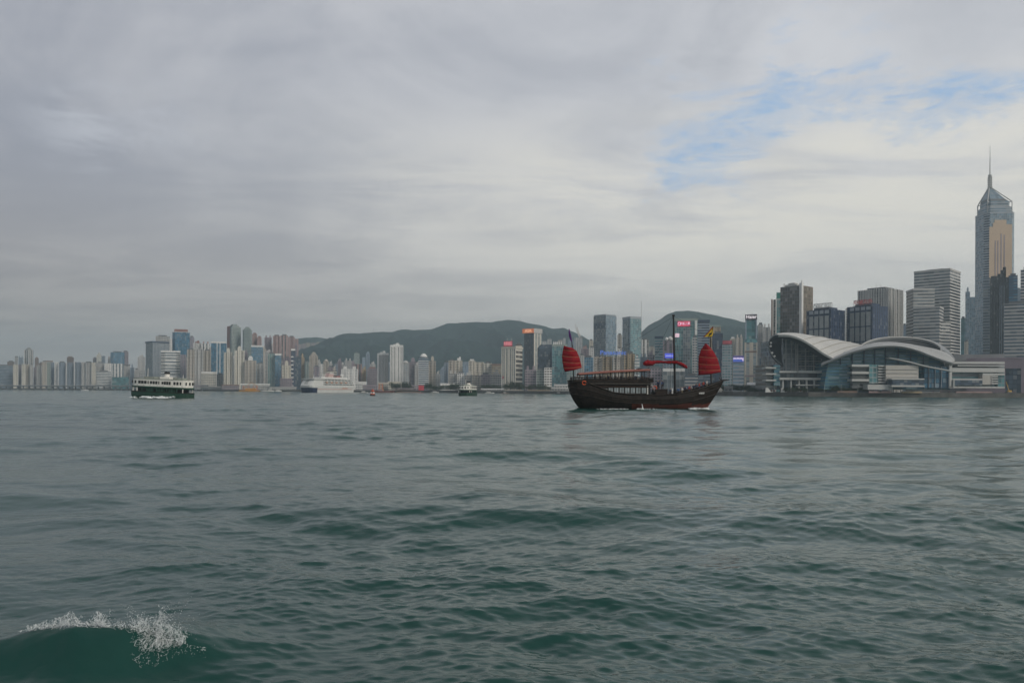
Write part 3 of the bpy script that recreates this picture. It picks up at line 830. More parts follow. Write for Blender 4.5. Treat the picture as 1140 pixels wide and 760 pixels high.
for i, (a, b, y, w, lb) in enumerate(((499.6, 508.6, 416, 'lgrey', 'low grey waterfront flats above the small ferry stern'), (508.8, 517, 415.4, 'white', 'low white waterfront flats above the small ferry cabin'),
        (517.2, 526, 417.4, 'lgrey', 'low grey flats directly behind the small ferry'), (526.2, 535, 417, 'beige', 'low beige flats right of the small ferry'),
        (535.2, 546, 416.6, 'mauve', 'low mauve flats below the third cream block'), (546.2, 558, 416.4, 'lgrey', 'low grey flats below the tan brown roofed block'))):
    T(a, b, y, 1330 - i * 12, lb, w, 'dark', 'grid', grp=C, roof=(('twin',), ('low',), ('plant',))[i % 3], name='apartment_block', cat='apartment block', depth=14)
T(490.4, 506.8, 428, 1285, 'low white clubhouse with long dark window bands', 'white', 'dark', 'bands', grp=C, roof=('parapet',), name='clubhouse', cat='building', depth=12)

for a, b, y, Y, w, lb in ((341, 346, 407, 1850, 'beige', 'beige tower peeking over the ship bow'), (352.4, 357, 402.6, 1880, 'lgrey', 'grey tower right of the stepped pointed tower'), (366, 370, 404.4, 1900, 'lgrey', 'pale tower right of the domed beige tower'), (370.6, 374, 410, 1700, 'beige', 'small beige tower above the cream striped block'),
        (377.6, 384, 406, 1860, 'lgrey', 'grey tower right of the slim mauve grey tower'), (389.6, 395, 404, 1880, 'mauve', 'mauve tower left of the pale green tower'), (412, 418, 405, 1900, 'lgrey', 'grey tower behind the broad grey brown slab'), (431, 436, 405, 1750, 'bluegrey', 'blue grey tower left of the tallest white tower'),
        (461.6, 467, 406, 1650, 'lgrey', 'grey tower left of the white banded crowned tower'), (474.6, 479, 409, 1640, 'beige', 'beige low tower between crowned tower and its mauve neighbour'), (485, 490, 416, 1500, 'lgrey', 'low grey tower in the gap left of the beige twin'), (490, 495, 411, 1560, 'bluegrey', 'low blue grey tower at left foot of beige twin')):
    T(a, b, y, Y, lb, w, 'mid', grp=C, roof=('plant',), bay=8)

T(558.6, 581.4, 386.2, 1230, 'cream tower with red rooftop sign and dark window stripes', 'ivory', 'grey', 'fins', xc=573.6, grp=C, roof=('vfins', 'crown'), rightmat=('deepbands', 'ivory', 'brown'), roofwall='cream', key='redsign', name='hotel_tower')
T(573.8, 581, 383.4, 1262, 'beige rear wing of the cream red sign tower', 'cream', 'brown', 'deepbands', grp=C, roof=('low',), key=None, name='hotel_tower')
T(583.2, 603, 370.8, 1290, 'dark striped tower with cream right wall and orange sign', 'dgrey', 'mid', 'fins', xc=594.2, grp=C, roof=(), rightmat=('stripes', 'ivory', 'pale'), key='orangesign', name='office_tower')
T(598, 614.4, 387, 1210, 'dark blue glass tower with sloping left shoulder', 'navy', 'mid', 'curtain', grp=C, roof=(), name='office_tower', key='shoulder', ch=3)
T(614.6, 631, 384.6, 1180, 'teal glass tower with white uprights along its crown', 'steel', 'teal', 'curtain', grp=C, roof=('parapet',), name='office_tower', roofwall='greengrey', key='tealcrown')
T(584.4, 597, 411.4, 1120, 'pink grey balcony flats below the dark striped tower', 'mauve', 'dark', 'grid', grp=C, roof=('twin',), name='apartment_block', cat='apartment block')
T(597.4, 605.6, 412, 1112, 'pale green flats below the dark blue glass tower', 'greengrey', 'dark', 'grid', grp=C, roof=('low',), name='apartment_block', cat='apartment block')
T(605.8, 614.2, 409.2, 1105, 'white speckled flats beside the teal glass tower', 'white', 'brown', 'grid', grp=C, roof=('aerials',), name='apartment_block', cat='apartment block')
for a, b, y, lb in ((603.5, 608, 380, 'hazy grey flats high on the slope by the orange sign'), (609, 614, 377.5, 'hazy white topped flats on slope above dark blue glass tower'), (615.5, 620, 381, 'hazy grey flats on slope above the teal glass tower'),
                    (621, 626, 378.6, 'hazy beige flats on slope left of the purple pennant'), (626.6, 629.4, 376.4, 'thin white tower on the slope beside the red sail tip')):
    T(a, b, y, 2300, lb, 'lgrey' if a != 621 else 'beige', 'mid', grp=C, roof=('low',), depth=14)
# ---- behind the junk
Wg = 'W'
T(639.4, 648, 375.5, 1500, 'slim grey tower with two curved sail fins on top', 'lgrey', 'sky', 'fins', grp=Wg, roof=(), key='sailfin', name='office_tower')
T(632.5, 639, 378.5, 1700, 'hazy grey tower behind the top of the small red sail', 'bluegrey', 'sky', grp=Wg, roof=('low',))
T(631, 640, 404, 1240, 'pale green block hidden behind the small red sail', 'greengrey', 'sky', 'grid', grp=Wg, roof=('low',))
T(646.5, 655.4, 388, 1420, 'dull pink tower with a stepped roof left of blue grey tower', 'mauve', 'dark', grp=Wg, roof=('plant',), roofwall='pink')
T(655.6, 660.2, 379, 1560, 'slim cream tower partly behind the big blue grey tower', 'cream', 'dark', grp=Wg, roof=('low',))
T(644.5, 650.3, 395.5, 1150, 'light grey low tower beside the red sail', 'lgrey', 'mid', grp=Wg, roof=('low',))
T(650.3, 660.3, 397.8, 1120, 'teal blue glass block above the stern canopy', 'steel', 'blue', 'curtain', grp=Wg, roof=('low',), name='office_tower')
T(655.8, 661, 387, 1330, 'small white tower left of the beige lettered block', 'white', 'mid', grp=Wg, roof=('low',))
T(660.4, 686, 350.8, 1400, 'big blue grey glass tower with a painted dark reflection near its top', 'steel', 'grey', 'curtain', xc=674, grp=Wg, roof=(), key='bigblue', name='office_tower', rightmat=('curtain', 'steel', 'sky'))
T(687, 692.2, 372.6, 1600, 'thin cream tower in the gap between two glass towers', 'beige', 'mid', grp=Wg, roof=('low',))
T(687.4, 691.6, 388, 1300, 'small pale tower right above the blue letters', 'white', 'mid', grp=Wg, roof=('low',))
T(692.6, 713.6, 353.4, 1450, 'pale teal glass tower with tall whip antenna at right', 'steel', 'sky', 'curtain', xc=701.5, grp=Wg, roof=('parapet',), key='whip', name='office_tower', rightmat=('curtain', 'steel', 'teal'), roofwall='steel')
for i, (a, b, lb) in enumerate(((661.6, 670.2, 'leftmost beige bay tower under the blue letters'), (670.6, 682, 'second beige bay tower under the blue letters'), (682.4, 694, 'third beige bay tower under the blue letters'), (694.4, 706.6, 'rightmost beige bay tower, beyond the blue letters'))):
    T(a, b, 396.6 if i < 3 else 393.4, 1000 - 4 * i, lb, 'tan' if i % 2 else 'beige', 'dark', grp=Wg, roof=(('low',) if i == 3 else ()), bay=6.5, rec=2.4, key='bay%d' % i, depth=18)
T(706.4, 711.8, 401, 985, 'white stepped end block right of the beige bay towers', 'white', 'pale', 'bands', grp=Wg, roof=('step',))
T(714.2, 722.2, 378, 1500, 'white and pink striped tower right of the whip antenna', 'white', 'brown', 'stripes', grp=Wg, roof=('low',))
T(722.6, 728.6, 386, 1560, 'grey beige tower in the haze left of the teal capped tower', 'beige', 'mid', grp=Wg, roof=('low',))
T(712.4, 720, 397.2, 1180, 'blue grey tower rising behind the furled red sail end', 'bluegrey', 'mid', grp=Wg, roof=('twin',))
T(720.4, 728.4, 394.6, 1160, 'grey mauve tower above the furled red sail', 'mauve', 'dark', 'grid', grp=Wg, roof=('plant',))
T(728.8, 737.6, 374.8, 1150, 'teal tower with dark blue roof band left of main mast', 'steel', 'teal', 'bands', grp=Wg, roof=('crown',), roofwall='navy', name='office_tower')
T(737.8, 749.4, 379, 1190, 'brown striped tower with white radar domes on its roof', 'mauve', 'dark', 'stripes', grp=Wg, roof=(), key='radomes')
T(738.6, 749.8, 399.4, 1010, 'grey tower carrying a blue lit sign by the main mast', 'bluegrey', 'mid', 'grid', grp=Wg, roof=(), key='bluesign')
T(750.4, 776.4, 356, 1100, 'broad grey green glass tower with a pink rooftop sign', 'greengrey', 'teal', 'curtain', grp=Wg, roof=('parapet',), key='pinksign', name='office_tower', ch=0, roofwall='greengrey')
T(770.4, 776, 375.4, 1075, 'slim grid tower in front of the pink sign tower', 'lgrey', 'mid', 'grid', grp=Wg, roof=('low',))
T(776.4, 789.4, 356.6, 1200, 'dark slate tower with black flat cap right of pink sign', 'bluegrey', 'navy', 'bands', grp=Wg, roof=('crown',), roofwall='navy', name='office_tower')
T(789.8, 802, 362.4, 1320, 'beige tower with a flat hat roof behind the yellow flag', 'tan', 'dark', grp=Wg, roof=('crown',), roofwall='greengrey')
T(792.8, 804.4, 371, 1120, 'plain navy tower just right of the yellow flag', 'navy', 'navy', 'curtain', grp=Wg, roof=('low',), name='office_tower')
T(803.8, 815, 383.4, 1060, 'grey teal tower with dim red sign along its top', 'steel', 'teal', 'grid', grp=Wg, roof=('low',), key='dimred', name='office_tower')
T(738, 762, 412, 960, 'white framed low hall behind the main mast', 'white', 'grey', 'net', grp=Wg, roof=('parapet',), name='exhibition_hall', cat='building', depth=16)
T(762.4, 777, 418, 950, 'grey low office block behind the foredeck', 'lgrey', 'mid', 'bands', grp=Wg, roof=('low',), name='office_block', cat='office block')
T(722, 737, 410, 975, 'mauve low block behind the passengers amidships', 'mauve', 'dark', 'grid', grp=Wg, roof=('low',), name='office_block', cat='office block')
T(777.4, 792, 412, 990, 'blue grey mid rise behind the front red sail', 'bluegrey', 'mid', 'bands', grp=Wg, roof=('low',), name='office_block', cat='office block')

# ---- behind the curved roof hall
Rg = 'R'
T(812.6, 818.6, 376.6, 1500, 'cream tower behind the red sign tower', 'cream', 'dark', grp=Rg, roof=('low',), roofwall='white')
T(819, 826.6, 375.4, 1480, 'grey beige tower left of the tall lettered tower', 'beige', 'mid', grp=Rg, roof=('twin',))
T(815.8, 828, 402.6, 860, 'pale blue low tower crowned by blue and white screen', 'steel', 'sky', 'bands', grp=Rg, roof=(), key='screen', name='office_tower', depth=12)
T(828.6, 843, 381, 905, 'beige lower shaft tower with teal glass top and white letters', 'cream', 'pale', 'stripes', grp=Rg, roof=(), key='haier', name='office_tower')
T(843.4, 849.4, 361, 1260, 'plain grey tower right of the lettered teal tower', 'lgrey', 'mid', grp=Rg, roof=('low',))
T(849.2, 857.4, 364, 1240, 'grey residential tower with notched roof left of white finned tower', 'lgrey', 'mid', grp=Rg, roof=('twin',))
T(845.4, 852, 398.6, 930, 'blue glass low block left of the curved roof hall', 'steel', 'blue', 'curtain', grp=Rg, roof=('low',))
T(842.8, 848, 411, 880, 'mauve low block left of the curved roof hall', 'mauve', 'dark', grp=Rg, roof=('low',))
T(858.8, 863.4, 333.4, 960, 'thin white finned tower at left of the dark brown tower', 'white', 'brown', 'stripes', grp=Rg, roof=(), depth=16, key='whitefin')
T(863.4, 869.4, 333.8, 975, 'narrow teal glass tower with a green rooftop box', 'steel', 'teal', 'curtain', grp=Rg, roof=(), key='greenbox', depth=16)
T(868.2, 904.6, 317.4, 900, 'tall dark tower with a white corner strip and right face browned as a painted reflection', 'dgrey', 'brown', 'curtain', xc=891.6, grp=Rg, roof=(), key='darktower', name='office_tower', rightmat=('curtain', 'brown', 'brown_reflection'))  # the right face's reflection is put into its brown glass colour
T(897.4, 940.4, 343.8, 850, 'navy tower with grey window panels and grey rooftop letters', 'navy', 'navy', 'fins', xc=924.4, grp=Rg, roof=('low',), key='eagleleft', name='office_tower', roofwall='navy')
T(940.8, 942.6, 343, 900, 'sliver of white tower between the two navy towers', 'white', 'pale', grp=Rg, roof=(), bay=0, depth=8)
T(942.6, 988, 339.4, 846, 'navy tower with grey window panels and red rooftop letters', 'navy', 'navy', 'fins', xc=971, grp=Rg, roof=('low',), key='eagleright', name='office_tower', roofwall='navy')
T(955, 1004.4, 320.6, 1010, 'grey ribbed tower behind the red rooftop letters', 'lgrey', 'dark', 'fins', xc=988.6, grp=Rg, roof=('low', 'aerials'), key='ribbed', name='office_tower')
T(1004.6, 1009, 362, 1350, 'hazy blue grey tower in the gap by the stepped banded tower', 'bluegrey', 'sky', grp=Rg, roof=('low',))
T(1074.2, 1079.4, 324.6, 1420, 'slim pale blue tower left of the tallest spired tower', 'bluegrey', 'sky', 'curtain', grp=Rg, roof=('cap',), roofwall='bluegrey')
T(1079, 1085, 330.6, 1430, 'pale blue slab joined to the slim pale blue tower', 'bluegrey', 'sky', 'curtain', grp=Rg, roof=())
T(1069.4, 1074.4, 354, 1300, 'teal netted tower beside the stepped banded tower', 'bluegrey', 'teal', 'net', grp=Rg, roof=('low',))
T(1073.4, 1078, 380, 1150, 'small cream tower in front of the pale blue slab', 'cream', 'dark', grp=Rg, roof=('low',))
T(1117.6, 1146, 337.6, 900, 'light grey banded block at the right edge', 'lgrey', 'mid', 'bands', grp=Rg, roof=('low',), name='office_tower', rightmat=None)
T(1135.6, 1150, 300, 980, 'grey white tower with black top at the right frame edge', 'lgrey', 'navy', 'bands', grp=Rg, roof=('plant',), roofwall='black', name='office_tower')
T(1130.8, 1136.4, 322, 1500, 'hazy blue tower between the spired tower and the edge', 'bluegrey', 'sky', grp=Rg, roof=('low',))

Z3 = Vector((0, 0, 1))
def zloc(k, py, px=None):
    t = TW[k]; return ZT(px if px else 570, py, t['Y']) - t['z0']
def zat(px, py, Y, z0=LAND): return ZT(px, py, Y) - z0
# red roof drum on the bright blue tower
t = TW['bluetower']; b = MB(); b.prism(scale_poly(t['loc'], .78), t['H'], t['H'] + 7.5); b.build('roof_drum', plain('rust'), t['root'])
b = MB(); b.prism(scale_poly(t['loc'], .86), t['H'] - 1, t['H'] + 1.6); b.build('roof_slab', plain('lgrey'), t['root'])
t = TW['stripetower']
for u in (.36, .55): panel(t['root'], 'white_stripe', t['loc'], 0, u, u + .05, 0, t['H'], plain('white'), .7)
t = TW['redleft']; panel(t['root'], 'red_wall', t['loc'], 0, 0, .62, 0, t['H'] + 2, plain('rust'), .5)
t = TW['whiteframe']; panel(t['root'], 'white_edge', t['loc'], 0, 0, .14, 0, t['H'], plain('white'), .6)

white_lit = lit('white sign light', (1, .93, .96), .75)
# red letters on the cream hotel tower
def sign_board(key, name, i, u0, u1, zb, zt, m, thick=.8, out=.05, roof_off=0):
    t = TW[key]; o = panel(t['root'], name, t['loc'], i, u0, u1, zb, zt, m, thick, out); return o, t
def sign_text(board, key, i, u, z, text, size, width, m, out=1.0, bold=0.0):
    t = TW[key]; o, tv, nr, L = face_frame(t['loc'], i, u, z, out)
    return lettering(board, text, o, tv, nr, size, m, width, .12, bold=bold)
H_ = lambda k: TW[k]['H']
sb, _ = sign_board('redsign', 'rooftop_sign', 0, .08, .72, H_('redsign') + 1.2, zat(565, 379.2, 1230), mat('dark red sign board', (.30, .05, .06), .6, emit=(1, .16, .2), es=.10), out=-2.5)
sign_text(sb, 'redsign', 0, .40, (H_('redsign') + 1.4 + zat(565, 379.2, 1230)) / 2, '怡東酒店', 6.2, 14, lit('pink red sign light', (1, .33, .38), .75), -1.6, .08)
for u in (.3, .62):
    t = TW['redsign']; o, tv, nr, L = face_frame(t['loc'], 0, u, 0, -4); b = MB(); b.tube([(o.x, o.y, t['H']), (o.x, o.y, zat(565, 376, 1230))], .4, 5); b.build('aerial', plain('lgrey'), t['root'])
# crown and sign of the orange sign tower
t = TW['orangesign']; zc0, zc1 = zat(594, 370.6, 1290), zat(594, 365.4, 1290)
b = MB(); b.prism(scale_poly(t['loc'], 1.06), zc0, zc1); b.build('roof_crown', plain('lgrey'), t['root'])
sb = panel(t['root'], 'rooftop_sign', scale_poly(t['loc'], 1.06), 0, -.10, .98, zc0 + .4, zc1 - .2, mat('orange sign board', (.5, .16, .08), .5, emit=(1, .30, .12), es=.30), .6)
o, tv, nr, L = face_frame(scale_poly(t['loc'], 1.06), 0, .46, (zc0 + zc1) / 2, .7)
lettering(sb, 'AIA', o, tv, nr, 7.2, lit('orange sign light', (1, .52, .30), .9), 15, .12, bold=.1)
# sloping shoulder of the dark blue tower
t = TW['shoulder']; a = t['loc']; hh = t['H']
b = MB(); q0 = scale_poly(a, .98); q1 = [p.copy() for p in q0]; dv = (q0[1] - q0[0]) * .22
q1[0] += dv; q1[3] += dv
b.prism(q0, hh, hh + 5, 0, top=q1); b.build('sloped_roof', facade('curtain', 'navy', 'mid'), t['root'])
t = TW['tealcrown']
for k in range(5):
    o, tv, nr, L = face_frame(t['loc'], 0, .10 + .13 * k, t['H'] + 3.6, .2); b = MB(); b.box(tuple(o), (1.4, .6, 4.0)); b.build('crown_upright', plain('white'), t['root'])
panel(t['root'], 'glass_bay', t['loc'], 0, .28, .72, 6, t['H'] - 12, facade('curtain', 'teal', 'teal'), 1.2)
# curved fins
t = TW['sailfin']; s = 1500 / F
for dx_, h0 in ((-3.6, 26), (-1.5, 20)):
    rows = []
    for i in range(9):
        f = i / 8; z = t['H'] + h0 * (1 - f) ** 1.0
        x = dx_ * s + 8.0 * f ** 1.7
        rows.append([(x, -2, z), (x + .6 + 5.2 * f, -2, max(t['H'] - .5, z - 8 * f))])
    b = MB(); b.slab(rows, (0, 4, 0)); b.build('sail_fin', plain('white'), t['root'])
t = TW['bigblue']
panel(t['root'], 'dark_reflection_band', t['loc'], 0, .02, .99, zat(667, 365.2, 1400), zat(667, 359.2, 1400), facade('curtain', 'navy', 'mid'), .5)  # a dark reflection on the glass, painted as a navy strip
b = MB(); b.prism(scale_poly(t['loc'], .96), t['H'], t['H'] + 2.0); b.build('roof_screen', plain('steel'), t['root'])
t = TW['whip']; q = t['loc'][2]
b = MB(); b.tube([(q.x, q.y, t['H'] * .3), (q.x, q.y, zat(713, 336, 1480))], [.7, .22], 6); b.build('whip_antenna', plain('grey'), t['root'])
panel(t['root'], 'pale_bay', t['loc'], 0, .25, .78, 10, t['H'] - 4, facade('curtain', 'steel', 'pale'), 1.0)
# blue roof letters across the beige bay towers: a frame of its own standing on two of them
tl = TW['bay1']; zr = ZT(680, 395.6, 985)
pos = P(682.6, 393.4, 984)
rt = thing('roof_lettering', 'blue roof letters standing on the beige bay towers', 'sign', (pos.x, pos.y, zr))
b = MB(); b.box((0, 1.0, .3), (33, .5, .5)); [b.box((x, 1.0, 2.5), (.25, .4, 5)) for x in (-15, -9, -3, 3, 9, 15)]; b.build('letter_frame', plain('grey'), rt)
lettering(rt, 'Panasonic', Vector((0, -.2, 3.4)), Vector((1, 0, 0)), Vector((0, -1, 0)), 7.4, mat('blue sign letters', (.05, .14, .5), .4, emit=(.14, .24, .80), es=.36), 32, .25, bold=.10)
# radar domes
t = TW['radomes']
for x, r in ((-3.2, 2.6), (2.2, 3.4), (6.0, 2.0)):
    b = MB(); b.lathe((x, -4, t['H']), [(r * .6, 0), (r, r * .7), (r * .95, r * 1.2), (r * .6, r * 1.75), (r * .1, r * 1.95)], 14); b.build('radar_dome', plain('white'), t['root'], smooth=True)
# lit signs
b_, t = sign_board('bluesign', 'lit_sign', 0, .12, .98, zat(744, 398.6, 1010), zat(744, 393.2, 1010), lit('blue screen light', (.10, .14, 1.0), .62), 1.2, .2)
bar = panel(b_, 'light_bar', t['loc'], 0, .2, .92, zat(744, 396.4, 1010), zat(744, 395.6, 1010), lit('pale blue light', (.55, .60, 1.0), .8), .2, 1.5)
zz0, zz1 = zat(761, 363.2, 1100), zat(761, 357.4, 1100)
b_, t = sign_board('pinksign', 'lit_sign', 0, .14, .68, zz0, zz1, lit('pink sign board light', (1.0, .06, .16), .42, (.3, .02, .05)), 1.0, .1)
sign_text(b_, 'pinksign', 0, .45, (zz0 + zz1) / 2 - .1, '中國人壽', 4.6, 13.5, lit('pink white letter light', (1.0, .62, .80), .85), 1.2, .05)
o, tv, nr, L = face_frame(t['loc'], 0, .215, (zz0 + zz1) / 2, 1.35)
b = MB(); ring = [o + tv * math.cos(a) * 1.9 + Z3 * math.sin(a) * 1.9 for a in np.linspace(0, 2 * math.pi, 21)]; b.tube(ring, .42, 6, cap=False); b.build('ring_emblem', lit('pink white letter light', (1.0, .62, .80), .85), b_)
panel(t['root'], 'lit_screen', t['loc'], 0, .03, .215, zat(753, 375.2, 1100), zat(753, 370.8, 1100), lit('pale pink screen light', (1.0, .70, .80), .75), .6)
panel(t['root'], 'side_strip', t['loc'], 0, .88, .98, zat(775, 373, 1100), t['H'] - 1, plain('white'), .8)
panel(t['root'], 'glass_bay', t['loc'], 0, .38, .70, 6, zat(765, 366, 1100), facade('curtain', 'steel', 'grey'), 1.0)
b_, t = sign_board('dimred', 'rooftop_sign', 0, .03, .97, t2 := zat(809, 383.2, 1060), zat(809, 379, 1060), mat('dim red sign board', (.22, .05, .06), .6, emit=(1, .15, .2), es=.06), 1.0, -.5)
sign_text(b_, 'dimred', 0, .5, t2 + 2.4, '六福', 4.0, 9, lit('dim red letter light', (1, .25, .3), .3), .8)
zz0, zz1 = zat(822, 402.6, 860), zat(822, 395.8, 860)
b_, t = sign_board('screen', 'lit_screen', 0, 0, 1, zz0, zz1, lit('deep blue screen light', (.10, .18, .75), .50), 1.0, .1)
rows = []
panel(b_, 'screen_top', t['loc'], 0, 0, 1, zz1 - 1.9, zz1, lit('violet screen light', (.14, .10, .35), .4), .15, 1.2)
o, tv, nr, L = face_frame(t['loc'], 0, .02, zz1 - 3.3, 1.3)
rows = [[o + tv * (L * .95 * k / 12) + Z3 * (.5 + .75 * abs(math.sin(k * .85))), o + tv * (L * .95 * k / 12) - Z3 * (.5 + (2.0 if k > 10 else 0))] for k in range(13)]
b = MB(); b.slab(rows, tuple(nr * .2)); b.build('white_wave_picture', lit('white violet screen light', (.85, .72, 1.0), .7), b_)
# teal upper part and lettered box of the beige tower
t = TW['haier']; R_ = t['root']; lc = t['loc']
z1 = zat(836, 377, 905); z2 = zat(836, 355.8, 905); z3 = zat(836, 349.8, 905)
b = MB(); b.prism(scale_poly(lc, 1.0), t['H'], z1, 0, top=scale_poly(lc, .78)); b.build('flared_base', facade('curtain', 'teal', 'teal'), R_)
b = MB(); b.prism(scale_poly(lc, .78), z1, z2); b.build('glass_shaft', facade('curtain', 'teal', 'teal'), R_)
for s in (0, 1):
    q = scale_poly(lc, .80)[s]; b = MB(); b.box((q.x, q.y, (z1 + z2) / 2), (1.2, 1.2, z2 - z1)); b.build('corner_pier', plain('bluegrey'), R_)
b = MB(); b.prism(scale_poly(lc, .92), z2, z3); sg = b.build('sign_box', mat('black sign box', (.05, .045, .06), .5), R_)
o, tv, nr, L = face_frame(scale_poly(lc, .92), 0, .52, (z2 + z3) / 2 + .1, .3)
lettering(sg, 'Haier', o, tv, nr, 5.4, lit('white sign light', (1, .93, .96), .75), 11.4, .15, bold=.12)
b = MB(); b.tube([(1, 0, z3), (1, 0, z3 + 3)], .15, 5); b.build('aerial', plain('grey'), R_)
panel(R_, 'dark_belt', lc, 0, .05, .95, zat(836, 419, 905), zat(836, 417.4, 905), plain('mauve'), .3)
panel(R_, 'pale_belt', lc, 0, .05, .95, zat(836, 392, 905), zat(836, 390.6, 905), plain('brown'), .3)
t = TW['greenbox']; b = MB(); b.prism(scale_poly(t['loc'], .95), t['H'], t['H'] + 1.5); b.build('roof_slab', plain('lgrey'), t['root']); b = MB(); b.prism(scale_poly(t['loc'], .85), t['H'] + 1.5, zat(866, 325.4, 975)); b.build('green_box', plain('netting'), t['root'])
t = TW['whitefin']
for s in (0, 1): b = MB(); q = t['loc'][s]; b.box((q.x, q.y, t['H'] / 2), (1.0, 1.6, t['H'] + .8)); b.build('edge_fin', plain('brown' if s == 0 else 'white'), t['root'])
# dark tower: white corner, roof plant
t = TW['darktower']; lc = t['loc']; q = lc[1]
b = MB(); b.box((q.x, q.y, t['H'] / 2 + 1), (3.2, 3.2, t['H'] + 3.0), .6); b.build('corner_strip', plain('white'), t['root'])
b = MB(); b.prism(scale_poly(lc, .55, -3, 0), t['H'], t['H'] + 2.6); b.prism(scale_poly(lc, .3, -4, 0), t['H'] + 2.6, t['H'] + 4.6); b.build('plant_room', plain('lgrey'), t['root'])
for u, h in ((.12, 4.5), (.95, 6)):
    o, tv, nr, L = face_frame(lc, 0, u, t['H'], -3); b = MB(); b.tube([(o.x, o.y, t['H'] - .2), (o.x, o.y, t['H'] + h)], .5, 6); b.build('roof_mast', plain('lgrey'), t['root'])
# panelled navy towers
def panels(key, Y, px, rows):
    t = TW[key]
    for k in range(4):
        u0 = .13 + .213 * k
        for ya, yb in rows:
            f = panel(t['root'], 'window_panel', t['loc'], 0, u0, u0 + .155, zat(px, yb, Y), zat(px, ya, Y), mat('pale window panel', (.30, .315, .31), .25, spec=.6, var=.18, scale=.15) if yb - ya > 6 else plain('steel'), .6, .05)
panels('eagleleft', 850, 912, ((344.6, 348.4), (350.8, 364.6), (366, 381), (382.4, 396)))
panels('eagleright', 846, 957, ((340.6, 344.2), (346.4, 362), (363.4, 379), (380.4, 396)))
def roofsign(key, Y, px, ya, yb, u0, u1, text, bm_, lm_, size, logo=False):
    t = TW[key]; za, zb = zat(px, yb, Y), zat(px, ya, Y)
    b = MB(); o, tv, nr, L = face_frame(t['loc'], 0, u0, za, -1.5)
    w = L * (u1 - u0)
    ang = math.atan2(tv.y, tv.x)
    for k in range(7):
        q = o + tv * (w * k / 6); b.box((q.x, q.y, (t['H'] + zb) / 2), (.3, .3, zb - t['H']), ang)
    for zz in (za, zb): q = o + tv * (w / 2); b.box((q.x, q.y, zz), (w, .35, .5), ang)
    f = b.build('sign_frame', bm_, t['root'])
    lettering(f, text, o + tv * (w * (.56 if logo else .5)) + Z3 * ((zb - za) / 2) + nr * .5, tv, nr, size, lm_, w * (.82 if logo else .98), .2, bold=.06)
    if logo:
        c = o + tv * (w * .07) + Z3 * ((zb - za) / 2) + nr * .5
        b = MB(); rg = [c + tv * math.cos(a) * 1.9 + Z3 * math.sin(a) * 2.2 for a in np.linspace(0, 2 * math.pi, 5)]; b.tube(rg, .45, 5, cap=False); b.build('diamond_emblem', lm_, f)
roofsign('eagleleft', 850, 914, 336.8, 342.6, .28, 1.02, 'GREAT EAGLE', plain('dgrey'), plain('lgrey'), 5.6, True)
roofsign('eagleright', 846, 958, 332.6, 338.4, .24, .98, '中國海外', plain('dgrey'), mat('red sign letters', (.42, .10, .09), .5, emit=(1, .2, .18), es=.06), 5.8)
# grey ribs
t = TW['ribbed']
for i, n_ in ((0, 13), (1, 8)):
    for k in range(n_ + 1):
        o, tv, nr, L = face_frame(t['loc'], i, k / n_, 0, .3); b = MB(); b.box((o.x, o.y, t['H'] / 2 + .5), (.9, 1.1, t['H']), math.atan2(tv.y, tv.x)); b.build('rib', plain('lgrey'), t['root'])

# stepped banded tower
def block(root, name, x0, x1, yt, Y, xc, left, right, org):
    p4 = foot(x0, x1, Y, xc); H = ZT(xc, yt, Y) - LAND
    b = MB(); b.prism([p - org for p in p4], 0, H, 0, 1); b.mi[1] = 2
    return b.build(name, [facade(*left), plain('grey'), facade(*right)], root), [p - org for p in p4], H
o0 = G(1040, 1000); og = Vector((o0.x, o0.y))
root = thing('office_tower', 'stepped tower of light grey and dark horizontal bands', 'tower', (o0.x, o0.y, LAND), 0, GRP['R'])
LB, DB = ('bands', 'lgrey', 'grey'), ('bands', 'lgrey', 'deep')
_, q, H = block(root, 'tall_shaft', 1017, 1068.6, 299.4, 1010, 1057, LB, DB, og)
b = MB(); b.prism(scale_poly(q, 1.02), H - 1, H + 1.2); b.build('parapet', plain('lgrey'), root)
b = MB(); b.prism(scale_poly(q, .5), H + 1.2, H + 3.2); b.build('plant_room', plain('grey'), root)
_, q, H = block(root, 'middle_shaft', 1008.4, 1040, 322, 970, 1016.2, DB, LB, og)
b = MB(); b.prism(scale_poly(q, 1.03), H - 1, H + .9); b.build('parapet', plain('lgrey'), root)
_, q, H = block(root, 'dark_shaft', 1030, 1058, 357, 950, 1045, DB, DB, og)
_, q, H = block(root, 'low_shaft', 1016.4, 1050, 341.4, 940, 1045.6, LB, DB, og)
b = MB(); b.prism(scale_poly(q, 1.03), H - 1, H + .9); b.build('parapet', plain('lgrey'), root)

# the spired tower
Y = 1240
p4 = foot(1082.8, 1130.6, Y, 1096.5, ratio=.8); c0 = sum(p4, Vector((0, 0))) / 4
root = thing('spired_tower', 'tallest blue and gold glass tower with a pyramid top and spire', 'tower', (c0.x, c0.y, LAND), 0, GRP['R'])
lc = [p - c0 for p in p4]; pl = chamfer(lc, 6.0)
zs = lambda py, px=1102: ZT(px, py, Y + 26) - LAND
AX = -7.6                       # the crown stands off the middle of the plan
H = zs(240.6)
b = MB(); b.prism(pl, 0, H, 0, 1); b.mi[2] = 2; b.build('shaft', [facade('curtain', 'steel', 'sky'), plain('steel'), facade('bands', 'steel', 'navy')], root)
